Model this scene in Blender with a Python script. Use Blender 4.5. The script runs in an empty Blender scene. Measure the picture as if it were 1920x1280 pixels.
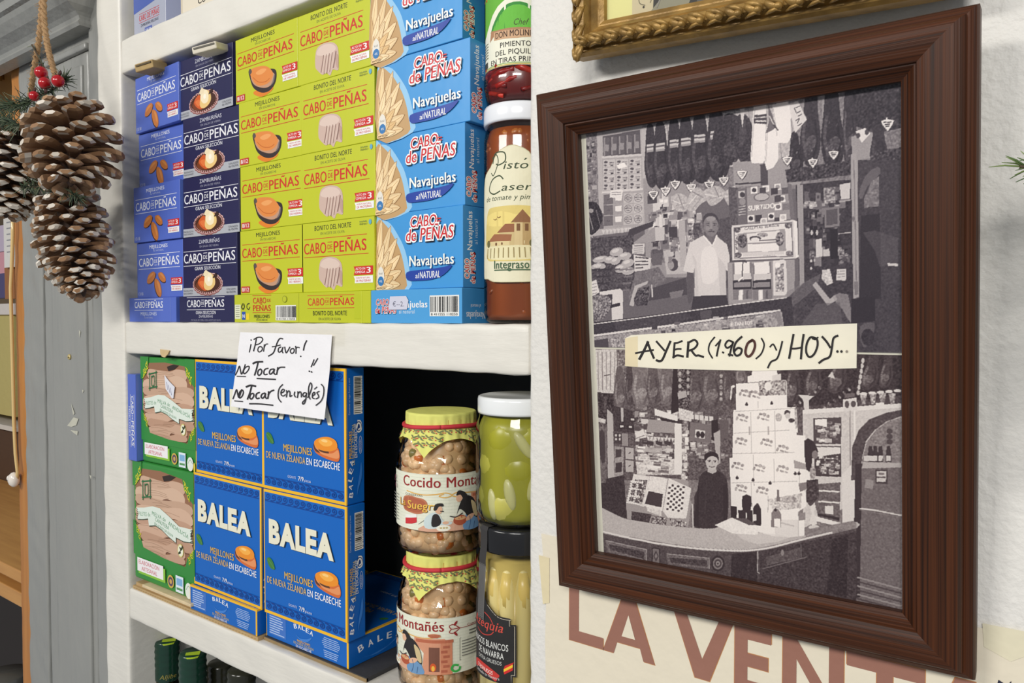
import bpy, bmesh, math, random
import numpy as np
from mathutils import Vector, Matrix
random.seed(7); rng = np.random.default_rng(7)
SC = bpy.context.scene; COL = SC.collection
# ------------------------------------------------------------------ camera, world, lights, exposure
F = 1430.0
R = np.array([[0.79885903, -0.01807944, 0.60124653], [0.60151829, 0.02401078, -0.79849811], [0.0, 0.99954821, 0.03005634]])
CAM = np.array([0.0, -0.5, 1.5])
cd = bpy.data.cameras.new('camera'); cam = bpy.data.objects.new('camera', cd); COL.objects.link(cam)
cd.sensor_width = 36; cd.lens = F/1920*36; cd.clip_start = 0.01
M4 = Matrix([list(R[0])+[CAM[0]], list(R[1])+[CAM[1]], list(R[2])+[CAM[2]], [0, 0, 0, 1]])
cam.matrix_world = M4; SC.camera = cam
SC.view_settings.view_transform = 'Standard'; SC.view_settings.look = 'None'
SC.view_settings.gamma = 1; SC.view_settings.exposure = 0.0; SC.view_settings.use_curve_mapping = False
W = bpy.data.worlds.new('world'); SC.world = W; W.use_nodes = True
bg = W.node_tree.nodes['Background']; bg.inputs[0].default_value = (0.88, 0.93, 1.0, 1); bg.inputs[1].default_value = 0.30
def area(name, loc, target, sx, sy, power, col):
    l = bpy.data.lights.new(name, 'AREA'); l.shape = 'RECTANGLE'; l.size = sx; l.size_y = sy; l.energy = power; l.color = col
    o = bpy.data.objects.new(name, l); COL.objects.link(o); o.location = loc
    o.rotation_euler = (Vector(target)-Vector(loc)).to_track_quat('-Z', 'Y').to_euler(); return o
area('ceiling_lamp', (-1.5, -2.5, 2.6), (-0.6, 0, 1.45), 1.3, 0.4, 37, (1, 0.97, 0.92))
area('ceiling_lamp', (0.7, -2.5, 2.6), (-0.2, 0, 1.4), 1.3, 0.4, 48, (1, 0.975, 0.93))

def wp(px, py, y=0.0):
    """point of the plane at depth y that the photograph shows at (px, py)"""
    d = R @ np.array([px-960.0, 640.0-py, -F]); p = CAM+(y-CAM[1])/d[1]*d
    return Vector((p[0], y, p[2]))
def wx(px, y=0.0, py=600): return wp(px, py, y).x
# ------------------------------------------------------------------ materials
def lin(c):
    r = []
    for k in c[:3]:
        k = k/255.0; r.append(k/12.92 if k <= 0.04045 else ((k+0.055)/1.055)**2.4)
    return tuple(r)
def mat(name, col=None, rough=0.5, metal=0.0, spec=0.5, coat=0.0, attr=False, noise=None, bump=None, sub=0.0):
    m = bpy.data.materials.new(name); m.use_nodes = True; nt = m.node_tree; N = nt.nodes; L = nt.links
    b = N['Principled BSDF']; b.inputs['Roughness'].default_value = rough; b.inputs['Metallic'].default_value = metal
    b.inputs['Specular IOR Level'].default_value = spec; b.inputs['Coat Weight'].default_value = coat
    b.inputs['Coat Roughness'].default_value = 0.1
    tc = N.new('ShaderNodeTexCoord'); src = None
    if attr:
        a = N.new('ShaderNodeAttribute'); a.attribute_name = 'Col'; src = a.outputs['Color']
    else:
        a = N.new('ShaderNodeRGB'); a.outputs[0].default_value = (*lin(col), 1); src = a.outputs[0]
    if noise:      # (scale xyz, amount, second colour)
        mp = N.new('ShaderNodeMapping'); mp.inputs['Scale'].default_value = noise[0]; L.new(tc.outputs['Object'], mp.inputs[0])
        nz = N.new('ShaderNodeTexNoise'); nz.inputs['Scale'].default_value = 1; nz.inputs['Detail'].default_value = 5; L.new(mp.outputs[0], nz.inputs['Vector'])
        rp = N.new('ShaderNodeValToRGB'); rp.color_ramp.elements[0].position = 0.35; rp.color_ramp.elements[1].position = 0.68; L.new(nz.outputs[0], rp.inputs[0])
        mx = N.new('ShaderNodeMix'); mx.data_type = 'RGBA'; mx.blend_type = 'MIX'
        ml = N.new('ShaderNodeMath'); ml.operation = 'MULTIPLY'; ml.inputs[1].default_value = noise[1]; L.new(rp.outputs[0], ml.inputs[0])
        L.new(ml.outputs[0], mx.inputs[0]); L.new(src, mx.inputs[6]); mx.inputs[7].default_value = (*lin(noise[2]), 1); src = mx.outputs[2]
    L.new(src, b.inputs['Base Color'])
    if bump:       # list of (scale xyz, distance)
        prev = None
        for s, dist in bump:
            mp = N.new('ShaderNodeMapping'); mp.inputs['Scale'].default_value = s; L.new(tc.outputs['Object'], mp.inputs[0])
            nz = N.new('ShaderNodeTexNoise'); nz.inputs['Scale'].default_value = 1; nz.inputs['Detail'].default_value = 3; L.new(mp.outputs[0], nz.inputs['Vector'])
            bp = N.new('ShaderNodeBump'); bp.inputs['Distance'].default_value = dist; bp.inputs['Strength'].default_value = 1; L.new(nz.outputs[0], bp.inputs['Height'])
            if prev: L.new(prev.outputs[0], bp.inputs['Normal'])
            prev = bp
        L.new(prev.outputs[0], b.inputs['Normal'])
    return m
def glass_mat(name, tint=(1, 1, 1), rough=0.03, refl=1.0, hexes=False):
    m = bpy.data.materials.new(name); m.use_nodes = True; nt = m.node_tree; N = nt.nodes; L = nt.links
    N.remove(N['Principled BSDF']); out = N['Material Output']
    t = N.new('ShaderNodeBsdfTransparent'); t.inputs[0].default_value = (*tint, 1)
    g = N.new('ShaderNodeBsdfGlossy'); g.inputs['Roughness'].default_value = rough
    fr = N.new('ShaderNodeFresnel'); fr.inputs[0].default_value = 1.5
    ml = N.new('ShaderNodeMath'); ml.operation = 'MULTIPLY'; ml.inputs[1].default_value = refl; L.new(fr.outputs[0], ml.inputs[0])
    mx = N.new('ShaderNodeMixShader'); L.new(ml.outputs[0], mx.inputs[0]); L.new(t.outputs[0], mx.inputs[1]); L.new(g.outputs[0], mx.inputs[2])
    if hexes:
        tc = N.new('ShaderNodeTexCoord'); v = N.new('ShaderNodeTexVoronoi'); v.inputs['Scale'].default_value = 85; v.inputs['Randomness'].default_value = 0.25
        L.new(tc.outputs['Object'], v.inputs['Vector']); bp = N.new('ShaderNodeBump'); bp.inputs['Distance'].default_value = 0.004; bp.inputs['Strength'].default_value = 0.8
        L.new(v.outputs['Distance'], bp.inputs['Height']); L.new(bp.outputs[0], g.inputs['Normal'])
    L.new(mx.outputs[0], out.inputs[0]); return m
M = dict(
    card=mat('printed_card', attr=True, rough=0.36, bump=[((18, 18, 18), 0.0008)]),
    paper=mat('paper', attr=True, rough=0.75, bump=[((45, 45, 45), 0.0015)]),
    photo=mat('photo_print', attr=True, rough=0.5, spec=0.3),
    matt=mat('matt_surface', attr=True, rough=0.7, noise=((90, 90, 90), 0.12, (40, 30, 20))),
    shiny=mat('shiny_surface', attr=True, rough=0.18, spec=0.6),
    food=mat('food', attr=True, rough=0.3, spec=0.5),
    plaster=mat('white_plaster', (226, 223, 217), 0.6, noise=((7, 7, 7), 0.12, (196, 191, 180)), bump=[((190, 190, 190), 0.0011), ((50, 50, 50), 0.0012)]),
    paint=mat('white_gloss_paint', (227, 223, 213), 0.42, noise=((9, 9, 22), 0.14, (200, 194, 180)), bump=[((30, 60, 150), 0.0006), ((14, 14, 14), 0.002)]),
    grey=mat('grey_gloss_paint', (150, 150, 145), 0.34, noise=((14, 14, 6), 0.25, (128, 130, 128)), bump=[((90, 90, 14), 0.0012), ((20, 20, 9), 0.004)]),
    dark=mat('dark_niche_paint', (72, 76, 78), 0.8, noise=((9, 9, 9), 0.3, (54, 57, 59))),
    rail=mat('brown_frame_wood', (80, 42, 20), 0.45, noise=((4, 620, 620), 0.9, (32, 15, 7)), bump=[((6, 700, 700), 0.0003)], spec=0.25),
    pine=mat('orange_pine', (190, 128, 62), 0.45, noise=((60, 60, 4), 0.5, (150, 90, 36))),
    plank=mat('plank_wood', (202, 148, 82), 0.45, noise=((5, 60, 60), 0.5, (168, 112, 56))),
    gilt=mat('gilt', (170, 134, 72), 0.42, metal=0.3, noise=((70, 70, 70), 0.6, (92, 68, 34)), bump=[((120, 120, 120), 0.001)]),
    board=mat('cardboard', (190, 160, 112), 0.85, noise=((40, 40, 40), 0.3, (160, 130, 90))),
    twine=mat('jute_twine', (176, 142, 102), 0.9, noise=((900, 900, 300), 0.5, (132, 100, 66))),
    glass=glass_mat('jar_glass'), hexglass=glass_mat('dimpled_jar_glass', hexes=True), pane=glass_mat('picture_glass', rough=0.02, refl=0.75),
    tape=glass_mat('clear_tape', (0.985, 0.982, 0.97), 0.25, 0.3), green_glass=glass_mat('green_bottle_glass', (0.55, 0.52, 0.12)),
)
# ------------------------------------------------------------------ mesh builder
TXT = {}
def glyphs(s, bold):
    k = (s, bold)
    if k not in TXT:
        cu = bpy.data.curves.new('t', 'FONT'); cu.body = s; cu.offset = bold if bold > .05 else 0.0; cu.space_character = 1.05; cu.resolution_u = 3; cu.fill_mode = 'FRONT'
        o = bpy.data.objects.new('t', cu); me = bpy.data.meshes.new_from_object(o)
        v = np.array([x.co[:2] for x in me.vertices]).reshape(-1, 2); f = [tuple(p.vertices) for p in me.polygons]
        bpy.data.objects.remove(o); bpy.data.meshes.remove(me); bpy.data.curves.remove(cu); TXT[k] = (v, f)
    return TXT[k]
CAPH = float(np.ptp(glyphs('H', 0.0)[0][:, 1]))
def spline(p, n=5, closed=True):
    p = np.array(p, float); m = len(p); out = []
    for i in range(m if closed else m-1):
        if closed: a, b, c, d = p[(i-1) % m], p[i], p[(i+1) % m], p[(i+2) % m]
        else: a, b, c, d = p[max(i-1, 0)], p[i], p[i+1], p[min(i+2, m-1)]
        for k in range(n):
            t = k/n; out.append(0.5*((2*b)+(c-a)*t+(2*a-5*b+4*c-d)*t*t+(3*b-a-3*c+d)*t**3))
    if not closed: out.append(p[-1])
    return out
def flat(o, u, v):
    o, u, v = Vector(o), Vector(u), Vector(v); n = u.cross(v).normalized()
    return lambda a, b, l: o+u*(a*.001)+v*(b*.001)+n*(l*.001)
def cyl(cx, cy, cz, r, face):
    """label frame wrapped on a cylinder: a runs round it in mm from the facing angle, b goes up"""
    def f(a, b, l):
        t = face+a*.001/r; q = r+l*.001
        return Vector((cx+q*math.cos(t), cy+q*math.sin(t), cz+b*.001))
    return f
def jit(c, r, k=14): d = r.randint(-k, k); return tuple(max(0, min(255, v+d)) for v in c)
class MB:
    def __init__(s): s.v = []; s.f = []; s.c = []; s.mi = []; s.sm = []; s.l = 0.06; s.fr = None; s.mats = []
    def mid(s, m):
        m = M[m] if isinstance(m, str) else m
        if m not in s.mats: s.mats.append(m)
        return s.mats.index(m)
    def add(s, vs, fs, col, m, smooth=False):
        b = len(s.v); s.v += [tuple(x) for x in vs]; i = s.mid(m)
        c = lin(col) if not isinstance(col, list) else None
        for k, f in enumerate(fs):
            s.f.append([b+j for j in f]); s.c.append(c if c else lin(col[k])); s.mi.append(i); s.sm.append(smooth)
    # --- flat print on the current frame
    def up(s): s.l += 0.014; return s.l
    def emit(s, P, faces, l, col, m):
        step = getattr(s, 'curv', None)
        if step:      # cut the faces into narrow upright strips so that they follow the curve
            for f in faces:
                q = [tuple(P[i]) for i in f]; xs = [a for a, b in q]
                for k in range(int(min(xs)//step), int(max(xs)//step)+1):
                    c = q
                    for x0, sg in ((k*step, 1), ((k+1)*step, -1)):
                        o = []
                        for i in range(len(c)):
                            a, b = c[i-1], c[i]; ia, ib = (a[0]-x0)*sg >= 0, (b[0]-x0)*sg >= 0
                            if ia != ib: t = (x0-a[0])/(b[0]-a[0]); o.append((x0, a[1]+t*(b[1]-a[1])))
                            if ib: o.append(b)
                        c = o
                        if len(c) < 3: break
                    if len(c) >= 3: s.add([s.fr(a, b, l) for a, b in c], [list(range(len(c)))], col, m)
        else: s.add([s.fr(a, b, l) for a, b in P], faces, col, m)
    def poly(s, pts, col, m='card', sp=0, l=None):
        p = spline(pts, sp) if sp else pts; l = s.up() if l is None else l
        s.emit(p, [list(range(len(p)))], l, col, m)
    def rect(s, x, y, w, h, col, m='card', nx=1, sk=0.0):
        if getattr(s, 'curv', None): return s.poly([(x, y), (x+w, y), (x+w, y+h), (x, y+h)], col, m)
        l = s.up(); vs = []; fs = []
        for i in range(nx+1):
            a = x+w*i/nx; vs += [s.fr(a, y+sk*(a-x), l), s.fr(a+0, y+h+sk*(a-x), l)]
        for i in range(nx): fs.append([2*i, 2*i+2, 2*i+3, 2*i+1])
        s.add(vs, fs, col, m)
    def ell(s, x, y, rx, ry, col, m='card', a=0.0, n=18):
        ca, sa = math.cos(a), math.sin(a)
        s.poly([(x+rx*math.cos(t)*ca-ry*math.sin(t)*sa, y+rx*math.cos(t)*sa+ry*math.sin(t)*ca) for t in [2*math.pi*i/n for i in range(n)]], col, m)
    def text(s, t, x, y, h, col, w=None, bold=0.0, sh=0.0, rot=0.0, al='l', m='card', dx=0, dy=0):
        v, f = glyphs(t, bold); v0, _ = glyphs(t, 0.0)
        if not len(v): return
        k = h/CAPH; mn = v0[:, 0].min(); wid = np.ptp(v0[:, 0]); kx = w/wid if w else k
        X = (v[:, 0]-mn)*kx; Y = v[:, 1]*k; X = X+sh*Y
        off = {'l': 0, 'c': wid*kx/2, 'r': wid*kx}[al]; X = X-off
        cr, sr = math.cos(rot), math.sin(rot); l = s.up()
        for e in ((0,) if bold <= 0 or bold > .05 else (-bold*.55*kx, 0, bold*.55*kx)):
            s.emit([(x+dx+(a+e)*cr-b*sr, y+dy+(a+e)*sr+b*cr) for a, b in zip(X, Y)], f, l, col, m); l += .001
    def stroke(s, pts, w, col, m='card', sp=5, l=None):
        p = [np.array(q) for q in (spline(pts, sp, False) if len(pts) > 2 else pts)]; l = s.up() if l is None else l
        vs = []; n = len(p)
        for i in range(n):
            d = p[min(i+1, n-1)]-p[max(i-1, 0)]; d = d/(np.linalg.norm(d)+1e-9); q = np.array([-d[1], d[0]])*w/2
            e = d*w*0.3*(-1 if i == 0 else (1 if i == n-1 else 0)); a = p[i]+q+e; b = p[i]-q+e
            vs += [s.fr(a[0], a[1], l), s.fr(b[0], b[1], l)]
        s.add(vs, [[2*i+1, 2*i+3, 2*i+2, 2*i] for i in range(n-1)], col, m)
    def bars(s, x, y, w, h, vert=True, seed=1):
        r = random.Random(seed); s.rect(x, y, w, h, (238, 236, 230)); t = 1.0; L = w if vert else h
        while t < L-1.2:
            b = r.choice([.3, .3, .6, .9])*L/28
            if vert: s.rect(x+t, y+h*.2, b, h*.74, (30, 30, 32))
            else: s.rect(x+w*.06, y+t, w*.74, b, (30, 30, 32))
            t += b+r.choice([.35, .5, .9])*L/28
        if vert: s.text('8 411555 110250', x+w/2, y+h*.04, h*.11, (40, 40, 40), w=w*.9, al='c')
        else: s.text('8 411555 330252', x+w*.96, y+h/2, w*.1, (40, 40, 40), w=h*.9, al='c', rot=math.pi/2)
    # --- solids
    def box(s, x0, x1, y0, y1, z0, z1, col, m='card', r=0.0, mx=None):
        bm = bmesh.new(); bmesh.ops.create_cube(bm, size=1)
        for v in bm.verts: v.co = Vector(((x0+x1)/2+v.co.x*(x1-x0), (y0+y1)/2+v.co.y*(y1-y0), (z0+z1)/2+v.co.z*(z1-z0)))
        if r: bmesh.ops.bevel(bm, geom=list(bm.edges), offset=r, segments=2, affect='EDGES', profile=0.5)
        if mx is not None: bmesh.ops.transform(bm, matrix=mx, verts=list(bm.verts))
        bm.verts.index_update(); s.add([v.co for v in bm.verts], [[v.index for v in f.verts] for f in bm.faces], col, m); bm.free()
    def lathe(s, prof, col, m, seg=56, c=(0, 0, 0), cap=False, a0=0, a1=2*math.pi):
        vs = []; fs = []; full = abs(a1-a0-2*math.pi) < 1e-6; n = seg if full else seg+1
        for r, z in prof:
            for i in range(n):
                t = a0+(a1-a0)*i/seg; vs.append((c[0]+r*math.cos(t), c[1]+r*math.sin(t), c[2]+z))
        for j in range(len(prof)-1):
            for i in range(seg):
                k = (i+1) % n; fs.append([j*n+i, j*n+k, (j+1)*n+k, (j+1)*n+i])
        s.add(vs, fs, col, m, True)
    def tube(s, pts, rad, col, m, seg=8, smooth=True):
        p = [Vector(q) for q in pts]; vs = []; fs = []; n = len(p); up = Vector((0.31, 0.52, 0.79))
        for i in range(n):
            d = (p[min(i+1, n-1)]-p[max(i-1, 0)]).normalized(); a = d.cross(up).normalized(); b = d.cross(a); r = rad[i] if isinstance(rad, (list, tuple)) else rad
            for k in range(seg):
                t = 2*math.pi*k/seg; vs.append(p[i]+a*(r*math.cos(t))+b*(r*math.sin(t)))
        for i in range(n-1):
            for k in range(seg): q = (k+1) % seg; fs.append([i*seg+k, i*seg+q, (i+1)*seg+q, (i+1)*seg+k])
        fs += [list(range(seg))[::-1], [(n-1)*seg+k for k in range(seg)]]
        s.add(vs, fs, col, m, smooth)
    def blob3(s, c, rx, ry, rz, col, m, rot=None, nu=10, nv=7):
        vs = []; fs = []; rot = rot or Matrix.Identity(3)
        for j in range(nv+1):
            ph = math.pi*j/nv
            for i in range(nu):
                t = 2*math.pi*i/nu
                vs.append(Vector(c)+rot @ Vector((rx*math.sin(ph)*math.cos(t), ry*math.sin(ph)*math.sin(t), rz*math.cos(ph))))
        for j in range(nv):
            for i in range(nu): k = (i+1) % nu; fs.append([j*nu+i, (j+1)*nu+i, (j+1)*nu+k, j*nu+k])
        s.add(vs, fs, col, m, True)
    def slab(s, x0, x1, y0, y1, z0, z1, m, step=0.012, jit=0.0006, r=0.003, seed=0, clampx=None):
        """box whose faces are fine grids with softened, slightly uneven edges, like much painted wood or plaster"""
        rr = np.random.default_rng(seed); ph = rr.uniform(0, 6.28, (6, 3)); fq = rr.uniform(20, 160, (6, 3))
        nx, nz = max(2, int((x1-x0)/step)), max(2, int((z1-z0)/step)); ny = 6
        ax = lambda a, b, n: sorted(set([a, a+r*.3, a+r, b-r, b-r*.3, b]+list(np.linspace(a+2*r, b-2*r, n))))
        X, Y, Z = ax(x0, x1, nx), ax(y0, y1, ny), ax(z0, z1, nz)
        lo = np.array([x0+r, y0+r, z0+r]); hi = np.array([x1-r, y1-r, z1-r])
        def face(A, B, mk, flip):
            vs = []; fs = []
            for a in A:
                for b in B:
                    p = np.array(mk(a, b)); q = np.clip(p, lo, hi); d = p-q; L = np.linalg.norm(d)
                    if L > 0: p = q+d/L*r
                    if jit and L > 0: p = p+(d/L)*jit*float(np.sin(fq@p+ph[:, 0]).sum())*.2
                    vs.append(p)
            nb = len(B)
            for i in range(len(A)-1):
                for j in range(nb-1):
                    f = [i*nb+j, (i+1)*nb+j, (i+1)*nb+j+1, i*nb+j+1]; fs.append(f[::-1] if flip else f)
            s.add(vs, fs, (255, 255, 255), m, True)
        face(X, Z, lambda a, b: (a, y0, b), False); face(X, Z, lambda a, b: (a, y1, b), True)
        face(Y, Z, lambda a, b: (x0, a, b), True); face(Y, Z, lambda a, b: (x1, a, b), False)
        face(X, Y, lambda a, b: (a, b, z0), True); face(X, Y, lambda a, b: (a, b, z1), False)
    def mesh(s, name):
        me = bpy.data.meshes.new(name); me.from_pydata(s.v, [], s.f)
        ok = len(me.polygons) == len(s.f)
        at = me.color_attributes.new('Col', 'FLOAT_COLOR', 'CORNER')
        buf = np.empty((len(me.loops), 4), np.float32); buf[:, 3] = 1; k = 0
        for f, c in zip(s.f, s.c): n = len(f); buf[k:k+n, :3] = c; k += n
        at.data.foreach_set('color', buf.ravel())
        for m in s.mats: me.materials.append(m)
        me.polygons.foreach_set('material_index', s.mi); me.polygons.foreach_set('use_smooth', s.sm); me.update(); return me
    def obj(s, name, parent=None, label=None):
        o = bpy.data.objects.new(name, s.mesh(name)); COL.objects.link(o)
        if parent: o.parent = parent
        if label: o['label'] = label
        return o
def tag(o, label, cat, group=None, kind=None):
    o['label'] = label; o['category'] = cat
    if group: o['group'] = group
    if kind: o['kind'] = kind
    return o
def empty(name, loc, label, cat, rot=(0, 0, 0), group=None):
    o = bpy.data.objects.new(name, None); COL.objects.link(o); o.location = loc; o.rotation_euler = rot; return tag(o, label, cat, group)
def struct(o): o['kind'] = 'structure'; return o
# ------------------------------------------------------------------ the setting
NL, NR = -1.022, -0.360                     # niche sides
def slab_obj(name, *a, m='plaster', **k):
    b = MB(); b.slab(*a, m, **k); return b.obj(name)
struct(slab_obj('wall_right', NR, 0.55, 0, 0.25, 0.75, 2.2, step=0.016, jit=0.0007, r=0.005, seed=1))
struct(slab_obj('wall_left', -1.087, NL, 0, 0.25, 0.75, 2.2, m='paint', step=0.01, jit=0.0008, r=0.004, seed=2))
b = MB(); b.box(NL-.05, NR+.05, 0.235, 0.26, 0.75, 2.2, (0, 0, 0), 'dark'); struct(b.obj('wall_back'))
for z0, z1, lab in ((1.822, 1.866, 'white painted shelf board above the stacks of small cartons'), (1.4535, 1.4955, 'white painted shelf board with the handwritten note taped on its edge'),
                    (1.097, 1.1385, 'white painted lowest shelf board carrying the big blue cartons')):
    tag(slab_obj('shelf_board', NL, NR, 0.0008, 0.235, z0, z1, m='paint', step=0.01, jit=0.0009, r=0.0035, seed=int(z0*100)), lab, 'shelf')
# grey painted door surround on the left
b = MB(); b.slab(wx(86, .012, 700), -1.083, 0.012, 0.06, 0.75, 2.2, 'grey', step=0.02, jit=0.0008, r=0.003, seed=5)
b.slab(-1.122, -1.0865, 0.004, 0.03, 0.75, 2.2, 'grey', step=0.02, jit=0.0008, r=0.004, seed=6)
zt = wp(130, 112, 0.01).z
b.slab(-1.262, -1.128, 0.007, 0.03, 0.75, zt, 'grey', step=0.02, jit=0.0005, r=0.004, seed=7)
b.slab(-1.250, -1.140, 0.003, 0.03, 0.75, zt-.018, 'grey', step=0.02, jit=0.0005, r=0.003, seed=8)
b.slab(-1.264, -1.126, 0.002, 0.03, zt, zt+.010, 'grey', step=0.02, jit=0.0004, r=0.003, seed=9)
b.fr = flat((0, .0022, 0), (1, 0, 0), (0, 0, 1))
for q in ((133, 755, 140, 775, 137, 778), (138, 782, 147, 785, 143, 797, 134, 800, 126, 798), (132, 806, 146, 808, 145, 816, 139, 812), (148, 618, 151, 622, 149, 634), (154, 730, 157, 732, 155, 737), (168, 890, 171, 892, 170, 898)):
    b.l = .2; b.poly([(wx(q[k], .002, q[k+1])*1000, wp(q[k], q[k+1], .002).z*1000) for k in range(0, len(q), 2)], (196, 194, 178), 'matt')
p = wp(130, 669, .002); b.blob3(p, .0042, .0022, .0042, (190, 170, 110), 'shiny'); b.blob3(p+Vector((.0012, -.0018, -.0005)), .0012, .0008, .0012, (60, 50, 40), 'matt')
struct(b.obj('trim_1'))
b = MB(); b.slab(wx(45, .016, 700), wx(82, .016, 700), 0.016, 0.07, 0.75, 2.2, 'grey', step=0.008, jit=0.0013, r=0.004, seed=10); struct(b.obj('trim_2'))
b = MB(); b.box(wx(80, .016, 700), wx(88, .012, 700), 0.05, 0.06, 0.75, 2.2, (40, 42, 44), 'matt'); struct(b.obj('trim_3'))
# crown moulding with a return at its right end
z0 = wp(95, 72, -0.012).z
prof = [(0.012, 0), (-0.010, 0), (-0.013, .004), (-0.010, .009), (-0.012, .013), (-0.017, .017), (-0.030, .024), (-0.040, .034), (-0.044, .040), (-0.050, .042), (-0.052, .050), (-0.050, .056), (-0.056, .058), (-0.058, .085), (-0.058, .2), (0.012, .2)]
b = MB(); vs = []
for y, z in prof: vs += [(-3.2, y, z0+z), (-1.118-y*0.55, y, z0+z), (-1.118-y*0.55, .02, z0+z)]
n = len(prof); fs = []
for i in range(n-1): fs += [[3*i, 3*i+3, 3*i+4, 3*i+1], [3*i+1, 3*i+4, 3*i+5, 3*i+2]]
b.add(vs, fs, (0, 0, 0), 'grey'); struct(b.obj('trim_4'))
b = MB(); b.slab(wx(31, .02, 700), wx(45, .016, 700)-.0005, 0.02, 0.08, 0.75, 2.2, 'pine', step=0.01, jit=0.0008, r=0.003, seed=12); struct(b.obj('trim_5'))
# beyond the doorway
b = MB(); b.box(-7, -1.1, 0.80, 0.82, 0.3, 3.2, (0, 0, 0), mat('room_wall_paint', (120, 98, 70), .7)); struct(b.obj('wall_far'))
def P3(px, py, y): return tuple(wp(px, py, y))
def ubox(name, x0, y0p, x1, y1p, y, d, col, m, label, cat, r=0.001, mk=None):
    """box whose front face at depth y spans the given photo rectangle"""
    a = wp(x0, y0p, y); c = wp(x1, y1p, y); mb = MB(); mb.box(a.x, c.x, y, y+d, c.z, a.z, col, m, r)
    if mk: mk(mb, a, c)
    return tag(mb.obj(name), label, cat)
o = ubox('panelling_board', -60, -160, 36, 215, 0.07, .02, (0, 0, 0), 'plank', 'pale wooden panel with a brass knob at the top left edge', 'panel')
k = MB(); kp = wp(6, 146, 0.07); k.blob3(kp+Vector((0, -.012, 0)), .009, .009, .009, (196, 150, 60), 'shiny'); k.lathe([(.006, 0), (.004, .01)], (150, 110, 50), 'shiny', 12, tuple(kp-Vector((0, .003, .005)))); k.obj('knob', o, 'round brass knob')
def card_print(mb, a, c):
    w, h = (c.x-a.x)*1000, (a.z-c.z)*1000; mb.fr = flat((a.x, .30, c.z), (1, 0, 0), (0, 0, 1)); mb.l = .3
    for i in range(7): mb.rect(w*.3, h*(.85-.1*i), w*.5*(.7+.3*((i*7) % 3)/2), h*.02, (150, 150, 155), 'paper')
ubox('paper_card', 6, 392, 27, 500, 0.30, .006, (226, 222, 216), 'paper', 'white printed card standing behind the doorway edge', 'card', 0, card_print)
for nm, q, col, lab in (('food_packet', (-40, 430, 14, 470), (196, 180, 200), 'pale lilac packet at the left edge, highest of the packets'), ('food_packet', (-40, 478, 12, 512), (214, 150, 160), 'pink packet at the left edge below the lilac one'),
                        ('food_packet', (-40, 516, 18, 558), (70, 60, 110), 'dark purple packet at the left edge below the pink one')):
    ubox(nm, *q, 0.33, .03, col, 'card', lab, 'packet')
ubox('paper_bag', 8, 500, 27, 560, 0.31, .015, (158, 104, 62), 'paper', 'small brown paper bag under the white printed card', 'bag')
o = ubox('display_cabinet', -90, 590, 29, 782, 0.33, .2, (190, 176, 110), 'paper', 'cream coloured cabinet behind the doorway with a white rim', 'cabinet')
a = wp(-90, 782, .325); c = wp(30, 802, .325); k = MB(); k.box(a.x, c.x, .322, .54, c.z, a.z, (214, 206, 196), 'paper', .002); k.obj('base_rim', o, 'white rim under the cabinet')
a = wp(-90, 572, .325); c = wp(28, 590, .325); k = MB(); k.box(a.x, c.x, .322, .54, c.z, a.z, (214, 206, 200), 'paper', .002); k.obj('top_rim', o, 'white rim on top of the cabinet')
zt = wp(20, 1062, .05).z; x1 = wx(41, .05)
b = MB(); b.box(-3.6, x1, .05, .34, zt-.022, zt, (0, 0, 0), 'plank', .002); t = tag(b.obj('wooden_counter'), 'golden wooden counter plank beyond the doorway at lower left', 'counter')
b = MB(); b.box(-3.6, x1, .06, .34, zt-.075, zt-.048, (0, 0, 0), 'plank', .002); b.obj('lower_rail', t)
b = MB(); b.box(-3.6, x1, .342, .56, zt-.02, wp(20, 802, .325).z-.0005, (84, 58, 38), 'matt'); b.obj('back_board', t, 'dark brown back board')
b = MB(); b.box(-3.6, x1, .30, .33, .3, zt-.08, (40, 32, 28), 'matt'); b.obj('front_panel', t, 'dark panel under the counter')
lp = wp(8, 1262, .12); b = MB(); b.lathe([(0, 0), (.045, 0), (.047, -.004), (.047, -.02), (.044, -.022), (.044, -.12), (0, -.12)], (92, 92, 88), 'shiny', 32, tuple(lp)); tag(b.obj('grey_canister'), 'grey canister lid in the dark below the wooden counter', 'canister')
# pull cord with its switch
t = empty('pull_cord', wp(28, 897, .01), 'cream electric cord with a white switch along the orange wood edge', 'cord'); o3 = t.location
k = MB(); k.tube([Vector(P3(x, y, .012))-o3 for x, y in ((24, 380), (24, 440), (22, 500), (20, 540), (22, 620), (24, 700), (26, 790), (29, 850), (33, 885), (32, 897))], .0028, (222, 190, 130), 'shiny', 8); k.obj('cord', t)
k = MB(); k.blob3((-.004, 0, -.002), .011, .009, .0125, (236, 226, 214), 'shiny'); k.blob3((-.012, -.004, 0), .004, .004, .005, (240, 232, 222), 'shiny'); k.obj('switch', t, 'white switch')
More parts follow.
